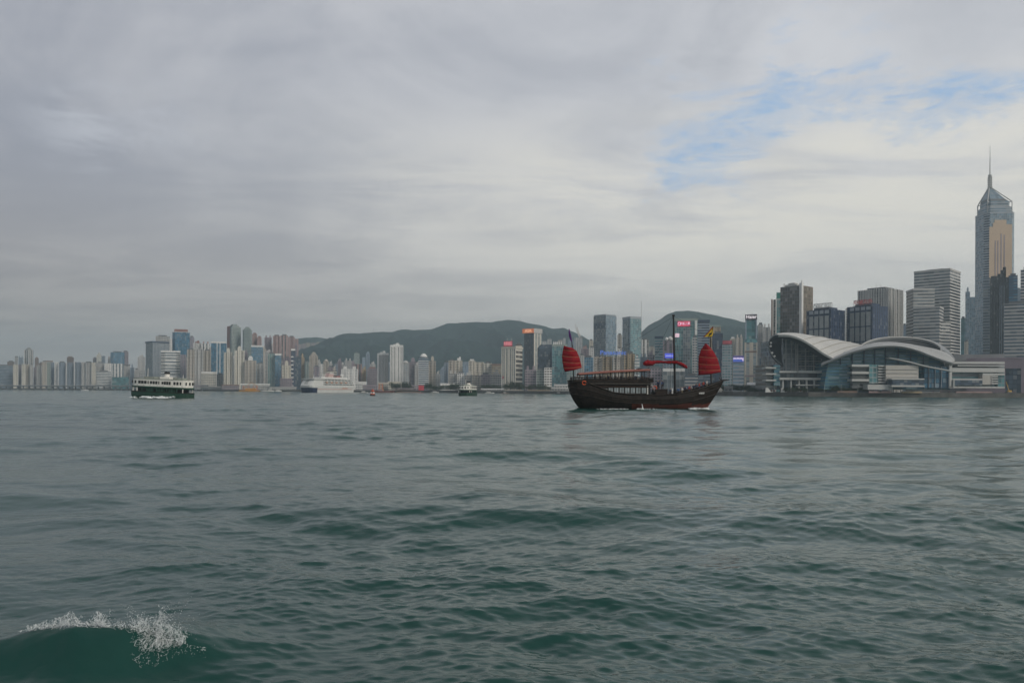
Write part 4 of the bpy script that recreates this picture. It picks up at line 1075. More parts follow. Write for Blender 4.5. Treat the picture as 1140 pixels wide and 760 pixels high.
# gold glass field, stepped outline
def uR(px):
    o = ray2(px); E0 = pl[3]; E1 = pl[4]; a = E0 + c0; dd = E1 - E0; nn = Vector((o.y, -o.x))
    return -a.dot(nn) / dd.dot(nn)
gold = mat('gold tinted glass', (.50, .36, .24), .3, spec=.8, var=.10, scale=.02)
quad = [pl[3], pl[4]] + [pl[5]]
def rpanel(name, xa, xb, yb, yt, m, th=.5):
    return panel(root, name, quad, 0, uR(xa), uR(xb), zs(yb, (xa + xb) / 2), zs(yt, (xa + xb) / 2), m, th)
for xa, xb, yt in ((1100.4, 1104.4, 256.4), (1104.4, 1106.2, 252), (1106.2, 1119.4, 249), (1119.4, 1125.8, 254)):
    rpanel('gold_glass', xa, xb, 320, yt, gold)
for xa in (1106.5, 1109.5, 1113, 1116.5): rpanel('mauve_strip', xa, xa + 1.1, 318, 264 + (xa % 3) * 3, plain('mauve'), .8)
b = MB(); b.prism(scale_poly(pl, 1.01), H - 2, H + .8); b.build('parapet', plain('steel'), root)
h1, h2, h3 = zs(234), zs(227.6), zs(211)
b = MB(); b.prism(scale_poly(pl, .86), H, h1, 0, 1); b.build('upper_tier', [facade('bands', 'steel', 'sky'), plain('steel')], root)
b = MB(); b.prism(scale_poly(pl, .84), h1 - 1.4, h1 + 1.0); b.build('tier_band', plain('lgrey'), root)
b = MB(); b.prism(scale_poly(pl, .76), h1 + 1.0, h2, 0, 1); b.build('top_tier', [facade('bands', 'steel', 'sky'), plain('steel')], root)
b = MB(); b.prism(scale_poly(pl, .76), h2, h2 + 4, 0, top=scale_poly(pl, .64, AX * .3)); b.build('pyramid_base', plain('dgrey'), root)
b = MB(); b.prism(scale_poly(pl, .64, AX * .3), h2 + 4, h3, 0, top=scale_poly(pl, .07, AX)); b.build('pyramid_roof', facade('curtain', 'steel', 'sky'), root)
for q in lc:      # open frames that carry the pyramid edges out to the corners
    q = q * .80
    b = MB(); b.tube([(q.x * .1 + AX, q.y * .1, h3), (q.x, q.y, h2 - 1), (q.x, q.y, H)], .85, 6); b.tube([(q.x * .8, q.y * .8, h2 - 1), (q.x, q.y, h2 - 1)], .7, 6); b.tube([(q.x * .85, q.y * .85, h1 - 1), (q.x, q.y, h1 - 1)], .7, 6)
    b.build('crown_frame', plain('lgrey'), root)
z5 = zs(198.4)
b = MB()
for a in range(4):
    x, y = AX + 3.0 * math.cos(a * math.pi / 2 + .4), 3.0 * math.sin(a * math.pi / 2 + .4); b.tube([(x, y, h3 - 3), (x, y, z5)], .55, 6)
for k in range(5):
    z = h3 + 1.5 + (z5 - h3) * k / 5; b.tube([(AX + 3.2 * math.cos(a), 3.2 * math.sin(a), z) for a in np.linspace(0, 2 * math.pi, 13)], .55, 6, cap=False)
b.tube([(AX, 0, h3 - 2), (AX, 0, z5)], 1.0, 8)
b.build('mast_lattice', plain('lgrey'), root)
b = MB(); b.lathe((AX, 0, z5), [(.6, -1), (2.4, .4), (2.8, 2), (1.6, 3.8), (.6, 5)], 12); b.build('mast_ball', plain('lgrey'), root, smooth=True)
b = MB(); b.tube([(AX, 0, z5 + 4), (AX, 0, zs(186)), (AX, 0, zs(164.4))], [.95, .7, .25], 8); b.build('spire', plain('lgrey'), root)
# added dark block in front, standing for a dark reflection in its glass
root = T(1101.6, 1122.6, 309, 1040, 'dark spiked block added for the reflection in the spired tower glass', 'black', 'deep', 'fins', grp='R', roof=(), key='dark_reflection', name='office_tower')
t = TW['dark_reflection']
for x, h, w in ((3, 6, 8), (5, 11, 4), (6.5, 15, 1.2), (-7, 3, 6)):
    b = MB(); b.box((x, 0, t['H'] + h / 2), (w, 5, h)); b.build('reflected_spike', plain('black'), t['root'])
for u in (.52, .62, .74): panel(t['root'], 'reflected_rib', t['loc'], 0, u, u + .025, 0, t['H'] * .93, plain('bluegrey'), .5)
T(1122, 1132.4, 306.5, 1090, 'dark blue banded tower at the right of the dark reflection block', 'navy', 'blue', 'bands', grp='R', roof=('low',), name='office_tower', depth=12)
T(1094, 1101.4, 309, 1075, 'blue grey ladder banded tower left of the dark reflection block', 'bluegrey', 'mid', 'bands', grp='R', roof=(), name='office_tower', depth=12)

# pink terraces high on the saddle between the ridges
for i, (a, b_, y, w) in enumerate(((331, 335.6, 383, 'pink'), (336, 340, 382.2, 'pink'), (340.4, 345, 381.4, 'tan'), (345.6, 351, 381.6, 'pink'), (351.6, 356.6, 380.8, 'tan'), (357.2, 363, 379.6, 'mauve'))):
    zb = ZT(a, 392, 4300) - 12
    T(a, b_, y, 4300 + 12 * i, ('first', 'second', 'third', 'fourth', 'fifth', 'sixth')[i] + ' from the left of the hazy terraces on the saddle of the hill', w, 'dark', 'grid', roof=(), z0=zb, depth=25, name='hillside_terrace', cat='housing', grp=None)
# ------------------------------------------------------------------ convention hall with wing roofs
def crv(pts, n):
    """smooth resample of a list of (px, py, Y) control points -> world points"""
    w = [P(*p) for p in pts]
    w = [w[0] * 2 - w[1]] + w + [w[-1] * 2 - w[-2]]
    out = []
    segs = len(w) - 3
    for k in range(n + 1):
        t = k / n * segs; i = min(int(t), segs - 1); f = t - i
        a, b, c, d_ = w[i], w[i + 1], w[i + 2], w[i + 3]
        out.append(.5 * ((2 * b) + (c - a) * f + (2 * a - 5 * b + 4 * c - d_) * f * f + (3 * b - a - 3 * c + d_) * f ** 3))
    return out
ho = G(960, 660); HO = Vector((ho.x, ho.y, LAND))
hall = thing('convention_hall', 'glass convention hall under white overlapping wing roofs on the waterfront', 'convention hall', HO)
roof_w = mat('pale metal roofing', (.54, .525, .485), .5, .0, .5, var=.10, scale=.03)
roof_g = mat('grey metal roofing', (.30, .31, .32), .4, .3, .5, var=.15, scale=.04)
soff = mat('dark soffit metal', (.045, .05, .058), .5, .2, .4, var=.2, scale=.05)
hw = mat('hall white cladding', (.50, .50, .48), .6, var=.08, scale=.05)
hb = mat('hall beige cladding', (.46, .44, .40), .7, var=.10, scale=.05)
g_teal = facade('curtain', 'steel', 'teal'); g_blue = facade('louvre', 'teal', 'blue'); g_deep = facade('curtain', 'navy', 'mid')
def L_(p): return Vector(p) - HO
def shell(name, A, B, m, thick=1.6, bulge=0.0, n=28, k=8):
    a, b = crv(A, n), crv(B, n)
    rows = []
    for i in range(n + 1):
        row = []
        for j in range(k + 1):
            t = j / k; p = a[i].lerp(b[i], t); p = p + Vector((0, 0, bulge * math.sin(math.pi * t)))
            row.append(L_(p))
        rows.append(row)
    mb_ = MB(); mb_.slab(rows, (0, 0, -thick))
    return mb_.build(name, m, hall, smooth=False)
def hwall(name, pts, Y, depth, m):
    """upright wall with an outline (px, py) at depth Y, running back"""
    w = [L_(P(x, y, Y)) for x, y in pts]
    b = MB(); n = len(w)
    for p in w: b.v.append(tuple(p))
    for p in w: b.v.append((p.x, p.y + depth, p.z))
    uvp = [(p.x, p.z) for p in w]
    b.face(tuple(range(n)), uvp); b.face(tuple(n + i for i in reversed(range(n))), list(reversed(uvp)))
    for i in range(n):
        j = (i + 1) % n
        b.face((i, n + i, n + j, j), ((0, w[i].z), (depth, w[i].z), (depth, w[j].z), (0, w[j].z)))
    return b.build(name, m, hall)
def hslab(name, xa, xb, ya, yb, Y, m, depth=6):
    a, c = L_(P(xa, yb, Y)), L_(P(xb, ya, Y))
    b = MB(); b.prism([Vector((a.x, a.y)), Vector((c.x, a.y)), Vector((c.x, a.y + depth)), Vector((a.x, a.y + depth))], a.z, c.z)
    return b.build(name, m, hall)
# left wing roof
FA = [(866.5, 373.6, 650), (872, 373.4, 648), (881, 374.2, 645), (893, 378.6, 641), (906, 386.4, 637), (917, 394, 634), (927.5, 399.6, 632)]
TA = [(862, 373.8, 690), (878, 372.2, 720), (893, 372.6, 740), (912, 375, 755), (930, 377.8, 765), (948, 381, 770), (966, 385.5, 772)]
shell('left_wing_roof', FA, TA, roof_w, 1.0, 2.0)
# dark band under its leading edge
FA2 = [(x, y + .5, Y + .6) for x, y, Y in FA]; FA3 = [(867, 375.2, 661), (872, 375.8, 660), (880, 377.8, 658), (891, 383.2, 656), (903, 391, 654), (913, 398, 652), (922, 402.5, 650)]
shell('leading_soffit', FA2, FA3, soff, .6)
# the curled nose of the wing
NA = [(868, 373.4, 650), (862, 373.8, 652), (857.6, 377.4, 654), (855.6, 382.6, 656), (856.2, 389, 658), (859, 395.6, 660), (864, 401.4, 662), (870, 406.2, 664)]
NB = [(871, 375, 664), (870.6, 377, 664), (870.2, 381, 664.5), (870, 386, 665), (870, 391, 665.5), (870.4, 397, 666), (871, 402, 666.5), (872.4, 406.4, 667)]
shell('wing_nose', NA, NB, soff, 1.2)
NR = [(x + .1, y - .7, Y - .2) for x, y, Y in NA]
b = MB(); b.tube([L_(p) for p in crv(NR, 26)], .55, 6); b.build('nose_rim', roof_g, hall)
for px, py in ((857.6, 381.4), (857.4, 385.2), (859.0, 392.6), (861.6, 396.4)):
    c = L_(P(px + .6, py, 655.2)); b = MB(); b.tube([c + Vector((0, .8, 0)), c - Vector((0, .5, 0))], .85, 12); b.build('round_vent', hw, hall)
b = MB(); b.tube([L_(p) + Vector((0, -.5, .4)) for p in crv(FA, 30)], .42, 6); b.build('roof_edge', hw, hall)
for k in range(4):       # standing ribs over the left wing
    f = .52 + .12 * k
    a, c = crv(FA, 40), crv(TA, 40)
    i = int(40 * f); b = MB(); pts = [a[i].lerp(c[min(40, i + 3)], t) + Vector((0, 0, 2.0 * math.sin(math.pi * t) + .15)) for t in np.linspace(0, 1, 9)]
    b.tube([L_(p) for p in pts], .28, 5); b.build('roof_seam', hb, hall)
# glass hall below
gl = [(871.6, 414), (871.6, 376.4), (880, 378.2), (891, 383.6), (903, 391.4), (913, 398.4), (921.5, 402.8), (921.5, 414)]
hwall('glass_hall', gl, 668, 60, facade('curtain', 'steel', 'grey'))
def top_at(x):
    return float(np.interp(x, [871.6, 880, 891, 903, 913, 921.5], [376.4, 378.2, 383.6, 391.4, 398.4, 402.8]))
for i, x in enumerate((875, 881.5, 886, 888, 897, 906, 914.5)):
    a, c = L_(P(x, 414, 667)), L_(P(x, top_at(x) + .4, 667)); b = MB(); b.tube([a, c], .42 if i not in (2, 3) else .6, 5); b.build('mullion', plain('lgrey'), hall)
for y in (391, 396.5, 402, 407.6):
    xs_ = [x for x in np.linspace(871.8, 921, 60) if top_at(x) < y]
    a, c = L_(P(max(xs_[0], 886), y, 667.2)), L_(P(xs_[-1], y, 667.2)); b = MB(); b.tube([a, c], .34, 5); b.build('transom', plain('lgrey'), hall)
# terraces
hwall('lower_glass', [(863, 433.5), (863, 413), (923, 413), (923, 433.5)], 660, 50, g_deep)
for a, c in (((852.4, 864.2), (408.6, 410.2)), ((852.4, 864.2), (415.4, 417)), ((852.4, 864.2), (422.4, 424)), ((888.8, 922.4), (412.6, 415)), ((868, 888), (412.8, 414.8)), ((868, 922.4), (420.4, 422.6)), ((886, 922.4), (428, 429))):
    hslab('white_terrace', a[0], a[1], c[0], c[1], 651, hw, 9)
hwall('west_block', [(853.4, 433.5), (853.4, 406), (865, 406), (865, 433.5)], 656, 30, facade('bands', 'grey', 'dark'))
hslab('blue_glass_shaft', 861.8, 868.6, 406.4, 429, 652.5, g_blue, 6)
for x in (871, 880, 889, 897.5, 906, 914, 921):
    hslab('terrace_pier', x, x + 1.6, 422.6, 432.5, 652.5, hw, 2)
# middle: louvred teal glass under the second roof
FB = [(914, 405.6, 634), (922, 402, 632), (931, 398.2, 630), (945, 392.6, 628), (960, 388.2, 626), (975, 385.4, 625), (990, 384.4, 625), (1005, 385.4, 625), (1020, 389.2, 626), (1035, 395, 628), (1050, 400.6, 630), (1061, 404, 633)]
TB = [(916, 404.8, 646), (924, 400.6, 650), (933, 396.6, 655), (946, 390.4, 662), (958, 385.6, 668), (972, 381.8, 674), (988, 380.6, 678), (1004, 381.6, 680), (1022, 384.6, 682), (1040, 388, 684), (1054, 392.6, 682), (1063, 400.4, 676)]
shell('second_roof', FB, TB, mat('weathered pale roofing', (.37, .37, .355), .5, .0, .5, var=.12, scale=.04), 1.5, 1.2, n=40)
b = MB(); b.tube([L_(p) + Vector((0, -.4, -.3)) for p in crv(FB, 44)], .7, 6); b.build('second_roof_edge', roof_g, hall)
FB2 = [(x, y + .9, Y + 8) for x, y, Y in FB]
body = [(917, 433.5)] + [(x, y + 1.2) for x, y, Y in FB[1:-1]] + [(1058, 433.5)]
hwall('glass_body', body, 641, 40, g_blue)
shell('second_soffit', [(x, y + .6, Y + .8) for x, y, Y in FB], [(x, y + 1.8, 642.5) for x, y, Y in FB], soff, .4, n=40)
def topB(x): return float(np.interp(x, [p[0] for p in FB], [p[1] for p in FB]))
for x in (936, 949, 962, 974, 986, 1000, 1014, 1028):
    a, c = L_(P(x, 406, 640)), L_(P(x, topB(x) + 2.2, 640)); b = MB(); b.tube([a, c], .4, 5); b.build('mullion', plain('navy'), hall)
# clerestory and the third roof above
CT = [(955, 388.2, 676), (963, 382.4, 684), (973, 378.6, 692), (986, 376.4, 698), (1000, 375.8, 702), (1016, 376.6, 704), (1030, 379, 704), (1040, 382.6, 702), (1047, 387.4, 698)]
CB = [(956, 388.6, 678), (963, 386.4, 685), (973, 383.8, 693), (986, 382.4, 699), (1000, 383, 703), (1016, 385, 705), (1030, 387.4, 705), (1040, 389.2, 703), (1047, 389.8, 699)]
shell('clerestory', CT, CB, soff, .8, n=30)
CT2 = [(x, y - 0.4, Y - 1.5) for x, y, Y in CT]
CR = [(972, 378.6, 760), (984, 376.2, 775), (1000, 374.8, 785), (1016, 375.2, 790), (1032, 377.6, 790), (1044, 381.6, 786), (1052, 386.6, 778), (1058, 392, 768), (1063, 399, 752)]
shell('third_roof', CT2, CR, roof_g, 1.2, 1.0, n=30)
for f in (.3, .55, .8):
    a, c = crv(CT, 30), crv(CB, 30); b = MB(); b.tube([L_(p.lerp(q, f)) + Vector((0, -.9, 0)) for p, q in zip(a[2:-2], c[2:-2])], .3, 5); b.build('clerestory_louvre', roof_g, hall)
b = MB(); b.tube([L_(p) + Vector((0, -.3, .2)) for p in crv(CT2, 34)], .6, 6); b.build('third_roof_edge', plain('lgrey'), hall)
# light diagonal canopy that drops across the glass to the right
da = crv([(990, 397.4, 632), (1010, 401.4, 630), (1032, 407, 628), (1061, 412.4, 626)], 14)
b = MB(); b.slab([[L_(p), L_(p) + Vector((0, 6, 0))] for p in da], (0, 0, -.9)); b.build('diagonal_canopy', hw, hall)
# front bays in the middle
for ya, yb in ((405.6, 408), (413.6, 416), (421.8, 424.2)): hslab('white_terrace', 948.4, 967.4, ya, yb, 632, hw, 9)
hslab('terrace_core', 949, 966.8, 408, 432.5, 637, facade('bands', 'grey', 'dark'), 5)
hslab('glass_bay', 967.6, 977.6, 405.8, 427, 634, facade('curtain', 'lgrey', 'teal'), 7)
for k in range(7): hslab('stair_slat', 977.8, 986, 406.6 + 3 * k, 408 + 3 * k, 633, hw, 8)
hslab('stair_glass', 977.8, 986, 406, 428, 637.5, facade('curtain', 'greengrey', 'teal'), 4)
hslab('beige_drum', 986.2, 1022.6, 406.6, 424, 631, hb, 10)
for y in (410.4, 414.6, 419): hslab('drum_groove', 986.4, 1022.4, y, y + .6, 630.4, plain('lgrey'), 1.2)
hslab('glass_lounge', 993.4, 1028.6, 422.4, 430, 624, g_deep, 10); hslab('lounge_roof', 992.6, 1029.2, 421.2, 422.4, 623, hw, 12); hslab('lounge_floor', 992.6, 1029.2, 428.8, 430.4, 623, hw, 12)
hslab('lower_terrace', 966, 994, 428, 433.6, 628, hw, 9)
hslab('blue_glass_shaft', 1028.8, 1056.6, 408, 431.5, 636, facade('curtain', 'navy', 'blue'), 4)
for x in (1034, 1041, 1048): hslab('shaft_mullion', x, x + .7, 408, 431, 635, plain('steel'), 1)
# east wing
hslab('east_wing', 1058, 1118, 406, 432, 640, facade('deepbands', 'steel', 'teal'), 40)
for xa, xb, ya, yb in ((1057, 1118.6, 402.6, 404.8), (1060, 1118.6, 409.6, 414), (1060, 1094, 421.4, 423), (1057, 1118.6, 430.2, 431.8), (1057, 1060, 404, 431), (1066, 1118.6, 406.6, 407.6), (1094, 1118.6, 415.5, 417.5)):
    hslab('white_terrace', xa, xb, ya, yb, 634, hw, 7)
hslab('dark_window_band', 1061, 1093.6, 423, 428.6, 633, g_deep, 6)
hslab('pale_panel', 1093.8, 1105, 417.6, 428, 634, hb, 6)
for k in range(4): hslab('stair_slat', 1104, 1111, 418.2 + 2.6 * k, 419.6 + 2.6 * k, 633.4, hw, 6)
hslab('teal_return', 1111, 1118.4, 410, 430, 636, g_teal, 4)
hslab('entrance_pylon', 1061.4, 1062.6, 422, 432, 627, hw, 1.5)

# rear grey station block and the brown framed block on the right edge
def lowblock(x0, x1, ya, Y, label, fac, roofm, nm='podium_block', depth=40, parts=()):
    p4 = foot(x0, x1, Y, None, depth); c = sum(p4, Vector((0, 0))) / 4
    r = thing(nm, label, 'building', (c.x, c.y, LAND)); lc = [p - c for p in p4]; h = ZT((x0 + x1) / 2, ya, Y) - LAND
    b = MB(); b.prism(lc, 0, h, 0, 1); b.build('facade', [fac, roofm], r)
    b = MB(); b.prism(scale_poly(lc, 1.01), h, h + 1.4); b.build('roof_slab', roofm, r)
    return r, lc, h
lowblock(1046, 1118, 396, 800, 'dark grey roof block between the wing roof and the towers', plain('grey'), plain('grey'), depth=60)
lowblock(1076, 1150, 399.4, 760, 'long brown grey roofed hall behind the east wing', plain('mauve'), plain('mauve'), nm='roofed_hall', depth=50)
r, lc, h = lowblock(1118.6, 1150, 405.4, 690, 'dark glass block in a brown frame at the right edge', facade('curtain', 'navy', 'mid'), plain('mauve'), nm='framed_block')
panel(r, 'frame_post', lc, 0, .58, .70, 0, h, plain('mauve'), 1.5); panel(r, 'frame_beam', lc, 0, 0, 1, h - 3.5, h, plain('mauve'), 1.2)
panel(r, 'frame_post', lc, 0, .0, .02, 0, h - 3.5, plain('mauve'), 1.2)
# ------------------------------------------------------------------ shore: viaduct, sheds, tents, trees
def strip(x0, x1, Y0, Y1, za, zb, th, name, m, parent=None):
    a, c = G(x0, Y0), G(x1, Y1); t = (c - a).normalized(); nr = Vector((-t.y, t.x, 0))
    b = MB(); b.prism([Vector((p.x, p.y)) for p in (a, c, c + nr * th, a + nr * th)], za, zb)
    return b.build(name, m, parent)
conc = mat('viaduct concrete', (.22, .22, .22), .9, var=.2, scale=.05)
va = G(60, 2000)
vi = thing('viaduct', 'long grey elevated road on piers along the far eastern shore', 'viaduct', (0, 0, 0))
vs_ = [(-30, 2085), (60, 1985), (140, 1872), (190, 1755), (232, 1600)]
for (xa, Ya), (xb, Yb) in zip(vs_[:-1], vs_[1:]):
    strip(xa, xb, Ya, Yb, 8.6, 10.6, 14, 'road_deck', conc, vi); strip(xa, xb, Ya - .6, Yb - .6, 10.6, 11.8, .5, 'road_parapet', plain('lgrey'), vi)
for k in range(40):
    px = -25 + 6.4 * k; Yk = float(np.interp(px, [v[0] for v in vs_], [v[1] for v in vs_])) + 5
    g = G(px, Yk); b = MB(); b.box((g.x, g.y, 4.2), (2.2, 3.5, 9)); b.build('pier', conc, vi)
def shed(x0, x1, ya, Y, label, wall, fac=None, name='waterfront_shed', gable=False, depth=14, roofm='lgrey'):
    p4 = foot(x0, x1, Y, None, depth); c = sum(p4, Vector((0, 0))) / 4
    r = thing(name, label, 'shed' if 'shed' in name else name.replace('_', ' '), (c.x, c.y, LAND)); lc = [p - c for p in p4]
    h = max(1.5, ZT((x0 + x1) / 2, ya, Y) - LAND)
    b = MB(); b.prism(lc, 0, h * .8, 0, 1); b.build('wall', [fac or facade('grid', wall, 'dark'), plain(roofm)], r)
    b = MB()
    q = scale_poly(lc, 1.04)
    if gable:
        top = [q[0].lerp(q[3], .45), q[1].lerp(q[2], .45), q[2].lerp(q[1], .45), q[3].lerp(q[0], .45)]; b.prism(q, h * .8, h * 1.1, 0, top=top)
    else: b.prism(q, h * .8, h)
    b.build('roof', plain(roofm), r)
    return r
shed(268, 300, 427, 1500, 'long white roofed ferry pier behind the orange barge', 'lgrey', name='ferry_pier', roofm='white')
shed(207, 224, 429.5, 1590, 'grey pier shed by the green ferry bow', 'grey', roofm='mauve')
shed(225, 246, 430, 1575, 'dark low shed under the cream gridded block', 'dgrey', roofm='grey')
shed(247, 266, 428, 1560, 'brown low terminal left of the orange barge', 'mauve', roofm='brown')
shed(300, 330, 430.4, 1500, 'low grey wharf building left of the white ship', 'lgrey', roofm='grey')
shed(396, 408, 424.6, 1430, 'white low hall right of the white ship stern', 'white', roofm='white')
shed(404, 420, 428.5, 1400, 'grey brown shed behind the orange dredger', 'mauve', roofm='mauve')
shed(421, 438, 425.4, 1440, 'cream podium below the white framed tower', 'cream', roofm='beige')
shed(432, 447, 424.6, 1420, 'cream podium under the tallest white tower', 'cream', roofm='cream')
shed(440, 462, 432, 1290, 'low brown wharf shed right of the dark barge', 'brown', roofm='mauve')
shed(447, 466, 428.5, 1350, 'mauve low shed behind dark trees', 'mauve', roofm='mauve')
shed(536, 560, 432.6, 1150, 'long low white roofed boat shed right of the small ferry', 'lgrey', roofm='white', gable=True)
shed(562, 583, 434, 1085, 'low beige terrace wall below the red sign tower', 'beige', roofm='beige', depth=8)
shed(588, 612, 434.4, 1050, 'low tan quay wall building below the pink flats', 'tan', roofm='tan', depth=8)
shed(614, 634, 431, 1010, 'low grey white quay building by the junk stern', 'lgrey', roofm='white')
shed(617, 632, 427.6, 1060, 'white podium of the teal glass tower', 'white', roofm='white')
shed(806, 816, 429.6, 720, 'grey low shed behind the beige tent', 'grey', roofm='grey', depth=10)
shed(832, 851, 426.4, 745, 'long white flat canopy roof behind promenade trees', 'dgrey', name='canopy_hall', roofm='white', gable=True)
shed(770, 796, 431, 800, 'low blue grey ferry terminal behind the junk bow', 'bluegrey', roofm='lgrey', name='ferry_terminal')
# big pleated tent and white sculptures on the promenade
g = G(801, 712, LAND); tn = thing('event_tent', 'pleated beige white event tent on the promenade', 'tent', g)
b = MB(); s = 712 / F
b.lathe((0, 0, 0), [(4.6 * s, 0), (4.6 * s, 1.2), (3.6 * s, 2.0), (2.4 * s, 3.2), (1.2 * s, 4.1), (.3 * s, 4.8)], 14); b.build('canvas', mat('tent canvas', (.55, .50, .42), .8, var=.15, scale=.2), tn)
for k in range(5): b = MB(); x = (-3.4 + 1.7 * k) * s; b.prism([Vector((x, -4.2 * s)), Vector((x + .7 * s, -4.2 * s)), Vector((x + .7 * s, -3 * s)), Vector((x, -3 * s))], 0, 1.6); b.build('opening', plain('dgrey'), tn)
def sculpture(px, Y, top, w, label):
    g = G(px, Y, LAND); r = thing('sculpture', label, 'sculpture', g); h = ZT(px, top, Y) - LAND
    rows = []
    for i in range(9):
        f = i / 8; ww = w * (1 - f * .55) ; x0 = -w * .35 + f * f * w * -.25
        rows.append([(x0 - ww * .5, 0, h * f), (x0 + ww * .5, 0, h * f)])
    b = MB(); b.slab(rows, (0, 1.4, 0)); b.build('shell_body', plain('white'), r)
    b = MB(); b.box((0, .7, .25), (w * 1.1, 2.2, .5)); b.build('plinth', plain('lgrey'), r)
sculpture(857.4, 655, 431.6, 4.6, 'white curved shell sculpture on the promenade below the hall nose')
sculpture(873.4, 652, 431.8, 3.4, 'white upright block sculpture right of the shell sculpture')
sculpture(799.8 - 1.2, 690, 433.4, 3.0, 'small white stone sculpture beside the event tent')
# red billboard
g = G(469, 1190, LAND); bb = thing('billboard', 'square red billboard at the water edge below white banded tower', 'billboard', g)
b = MB(); b.box((0, 0, 4.0), (8.2, .5, 7.6)); b.build('board', mat('red hoarding', (.55, .07, .09), .6, var=.2, scale=.3), bb)
for x in (-3.6, 3.6): b = MB(); b.box((x, .6, 2), (.4, .4, 4)); b.build('post', plain('grey'), bb)
for px, py, Y, lb in ((558.8, 405, 1150, 'tall white flagpole at the water edge left of red sign tower'), (446.5, 424, 1300, 'thin white pole beside the dark shore trees')):
    g = G(px, Y, LAND); r = thing('flagpole', lb, 'flagpole', g); h = ZT(px, py, Y) - LAND if py > 410 else 22
    b = MB(); b.tube([(0, 0, 0), (0, 0, h)], [.35, .2], 6); b.build('pole', plain('white'), r)
    if py < 410: b = MB(); b.slab([[(0.2, 0, h - .4), (2.6, .2, h - .8)], [(0.2, 0, h - 4.5), (2.4, -.2, h - 4.4)]], (0, .08, 0)); b.build('flag', mat('dark red flag', (.25, .05, .06), .7), r)

# trees
leafm, n, p = principled('tree foliage')
oi = n.n('ShaderNodeObjectInfo'); tcx = n.n('ShaderNodeTexCoord')
nz = n.noise(tcx.outputs['Object'], 1.2, 3, .6)
n.link(n.mix(n.ramp(nz, .35, .65), (.018, .032, .016), (.05, .075, .03)), p.inputs['Base Color']); p.inputs['Roughness'].default_value = .8; p.inputs['Specular IOR Level'].default_value = .2
bark = mat('tree bark', (.10, .075, .055), .9)
def make_tree(seed, h, w, palm=False):
    rg = random.Random(seed)
    r = thing('shore_tree', 'tree', 'tree', (0, 0, 0))
    b = MB(); b.tube([(0, 0, 0), (.1, 0, h * .3), (.2, .1, h * .6)], [.22, .17, .08], 7)
    for k in range(5):
        a = rg.uniform(0, 6.28); b.tube([(.1, 0, h * (.25 + .06 * k)), (math.cos(a) * w * .28, math.sin(a) * w * .28, h * (.5 + .06 * k))], [.10, .04], 5)
    b.build('trunk', bark, r)
    b = MB()
    cl = [(rg.gauss(0, w * .22), rg.gauss(0, w * .22), h * rg.uniform(.42, .9), rg.uniform(.16, .30) * w) for _ in range(13)]
    for cx_, cy_, cz_, cr in cl:
        for _ in range(44):
            v = Vector((rg.gauss(0, 1), rg.gauss(0, 1), rg.gauss(0, .8))).normalized() * cr * rg.uniform(.55, 1.08)
            q = Vector((cx_, cy_, cz_)) + v; s = rg.uniform(.18, .34)
            a = Vector((rg.uniform(-1, 1), rg.uniform(-1, 1), rg.uniform(-.6, .6))).normalized() * s
            c = a.cross(Vector((rg.uniform(-1, 1), rg.uniform(-1, 1), rg.uniform(-1, 1)))).normalized() * s * .7
            i0 = len(b.v)
            for u in (-a, c, a, -c): b.v.append(tuple(q + u))
            b.face((i0, i0 + 1, i0 + 2, i0 + 3))
    b.build('crown', leafm, r, fix=False)
    return r
protos = [make_tree(3, 6.6, 7), make_tree(4, 7.4, 6.4), make_tree(5, 5.6, 7.6)]
used = [False] * 3
def plant(px, Y, s, label, grp):
    k = random.randrange(3)
    o = protos[k] if not used[k] else copy_tree(protos[k]); used[k] = True
    o.location = G(px, Y, LAND - .1); o.rotation_euler = (0, 0, random.uniform(0, 6.28)); o.scale = (s * random.uniform(.9, 1.25), s * random.uniform(.9, 1.25), s * random.uniform(.85, 1.1))
    o['label'] = label; o['group'] = grp
rows_ = (
    (436, 457, 9, 1330, 1.75, 'dark tree in the clump below the tallest white tower', 'trees below the tallest white tower'),
    (472, 482, 5, 1225, 1.5, 'dark tree in the clump right of the red billboard', 'trees right of the red billboard'),
    (483, 493, 5, 1205, 1.3, 'low dark tree left of the white clubhouse', 'trees left of the clubhouse'),
    (498, 511, 7, 1175, 1.5, 'dark tree in front of the white clubhouse', 'trees in front of the clubhouse'),
    (536, 560, 8, 1180, 1.25, 'tree behind the long white boat shed', 'trees behind the boat shed'),
    (562, 582, 9, 1120, 1.7, 'tree under the red sign tower', 'trees under the red sign tower'),
    (586, 614, 10, 1075, 1.15, 'low tree along the quay below the flats', 'trees below the balcony flats'),
    (793, 806, 7, 760, 1.15, 'tree behind the beige event tent', 'trees behind the event tent'),
    (808, 834, 15, 728, .95, 'promenade tree right of the beige event tent', 'trees right of the event tent'),
    (834, 854, 12, 705, .70, 'promenade tree under the long white canopy roof', 'trees under the white canopy roof'),
    (874, 892, 8, 648, .72, 'dark promenade tree at the foot of the glass hall', 'trees at the foot of the glass hall'),
    (892, 925, 17, 645, .58, 'low promenade tree before the white terraces', 'trees before the white terraces'),
    (925, 966, 24, 640, .74, 'dark promenade tree before the louvred blue glass', 'trees before the louvred glass'),
    (968, 990, 6, 634, .38, 'small promenade shrub below the lower white terrace', 'shrubs below the lower white terrace'))
for xa, xb, n_, Y, s, lb, gr in rows_:
    for k in range(n_): plant(xa + (xb - xa) * (k + random.uniform(.2, .8)) / n_, Y + random.uniform(-6, 6), s * random.uniform(.75, 1.2), lb, gr)
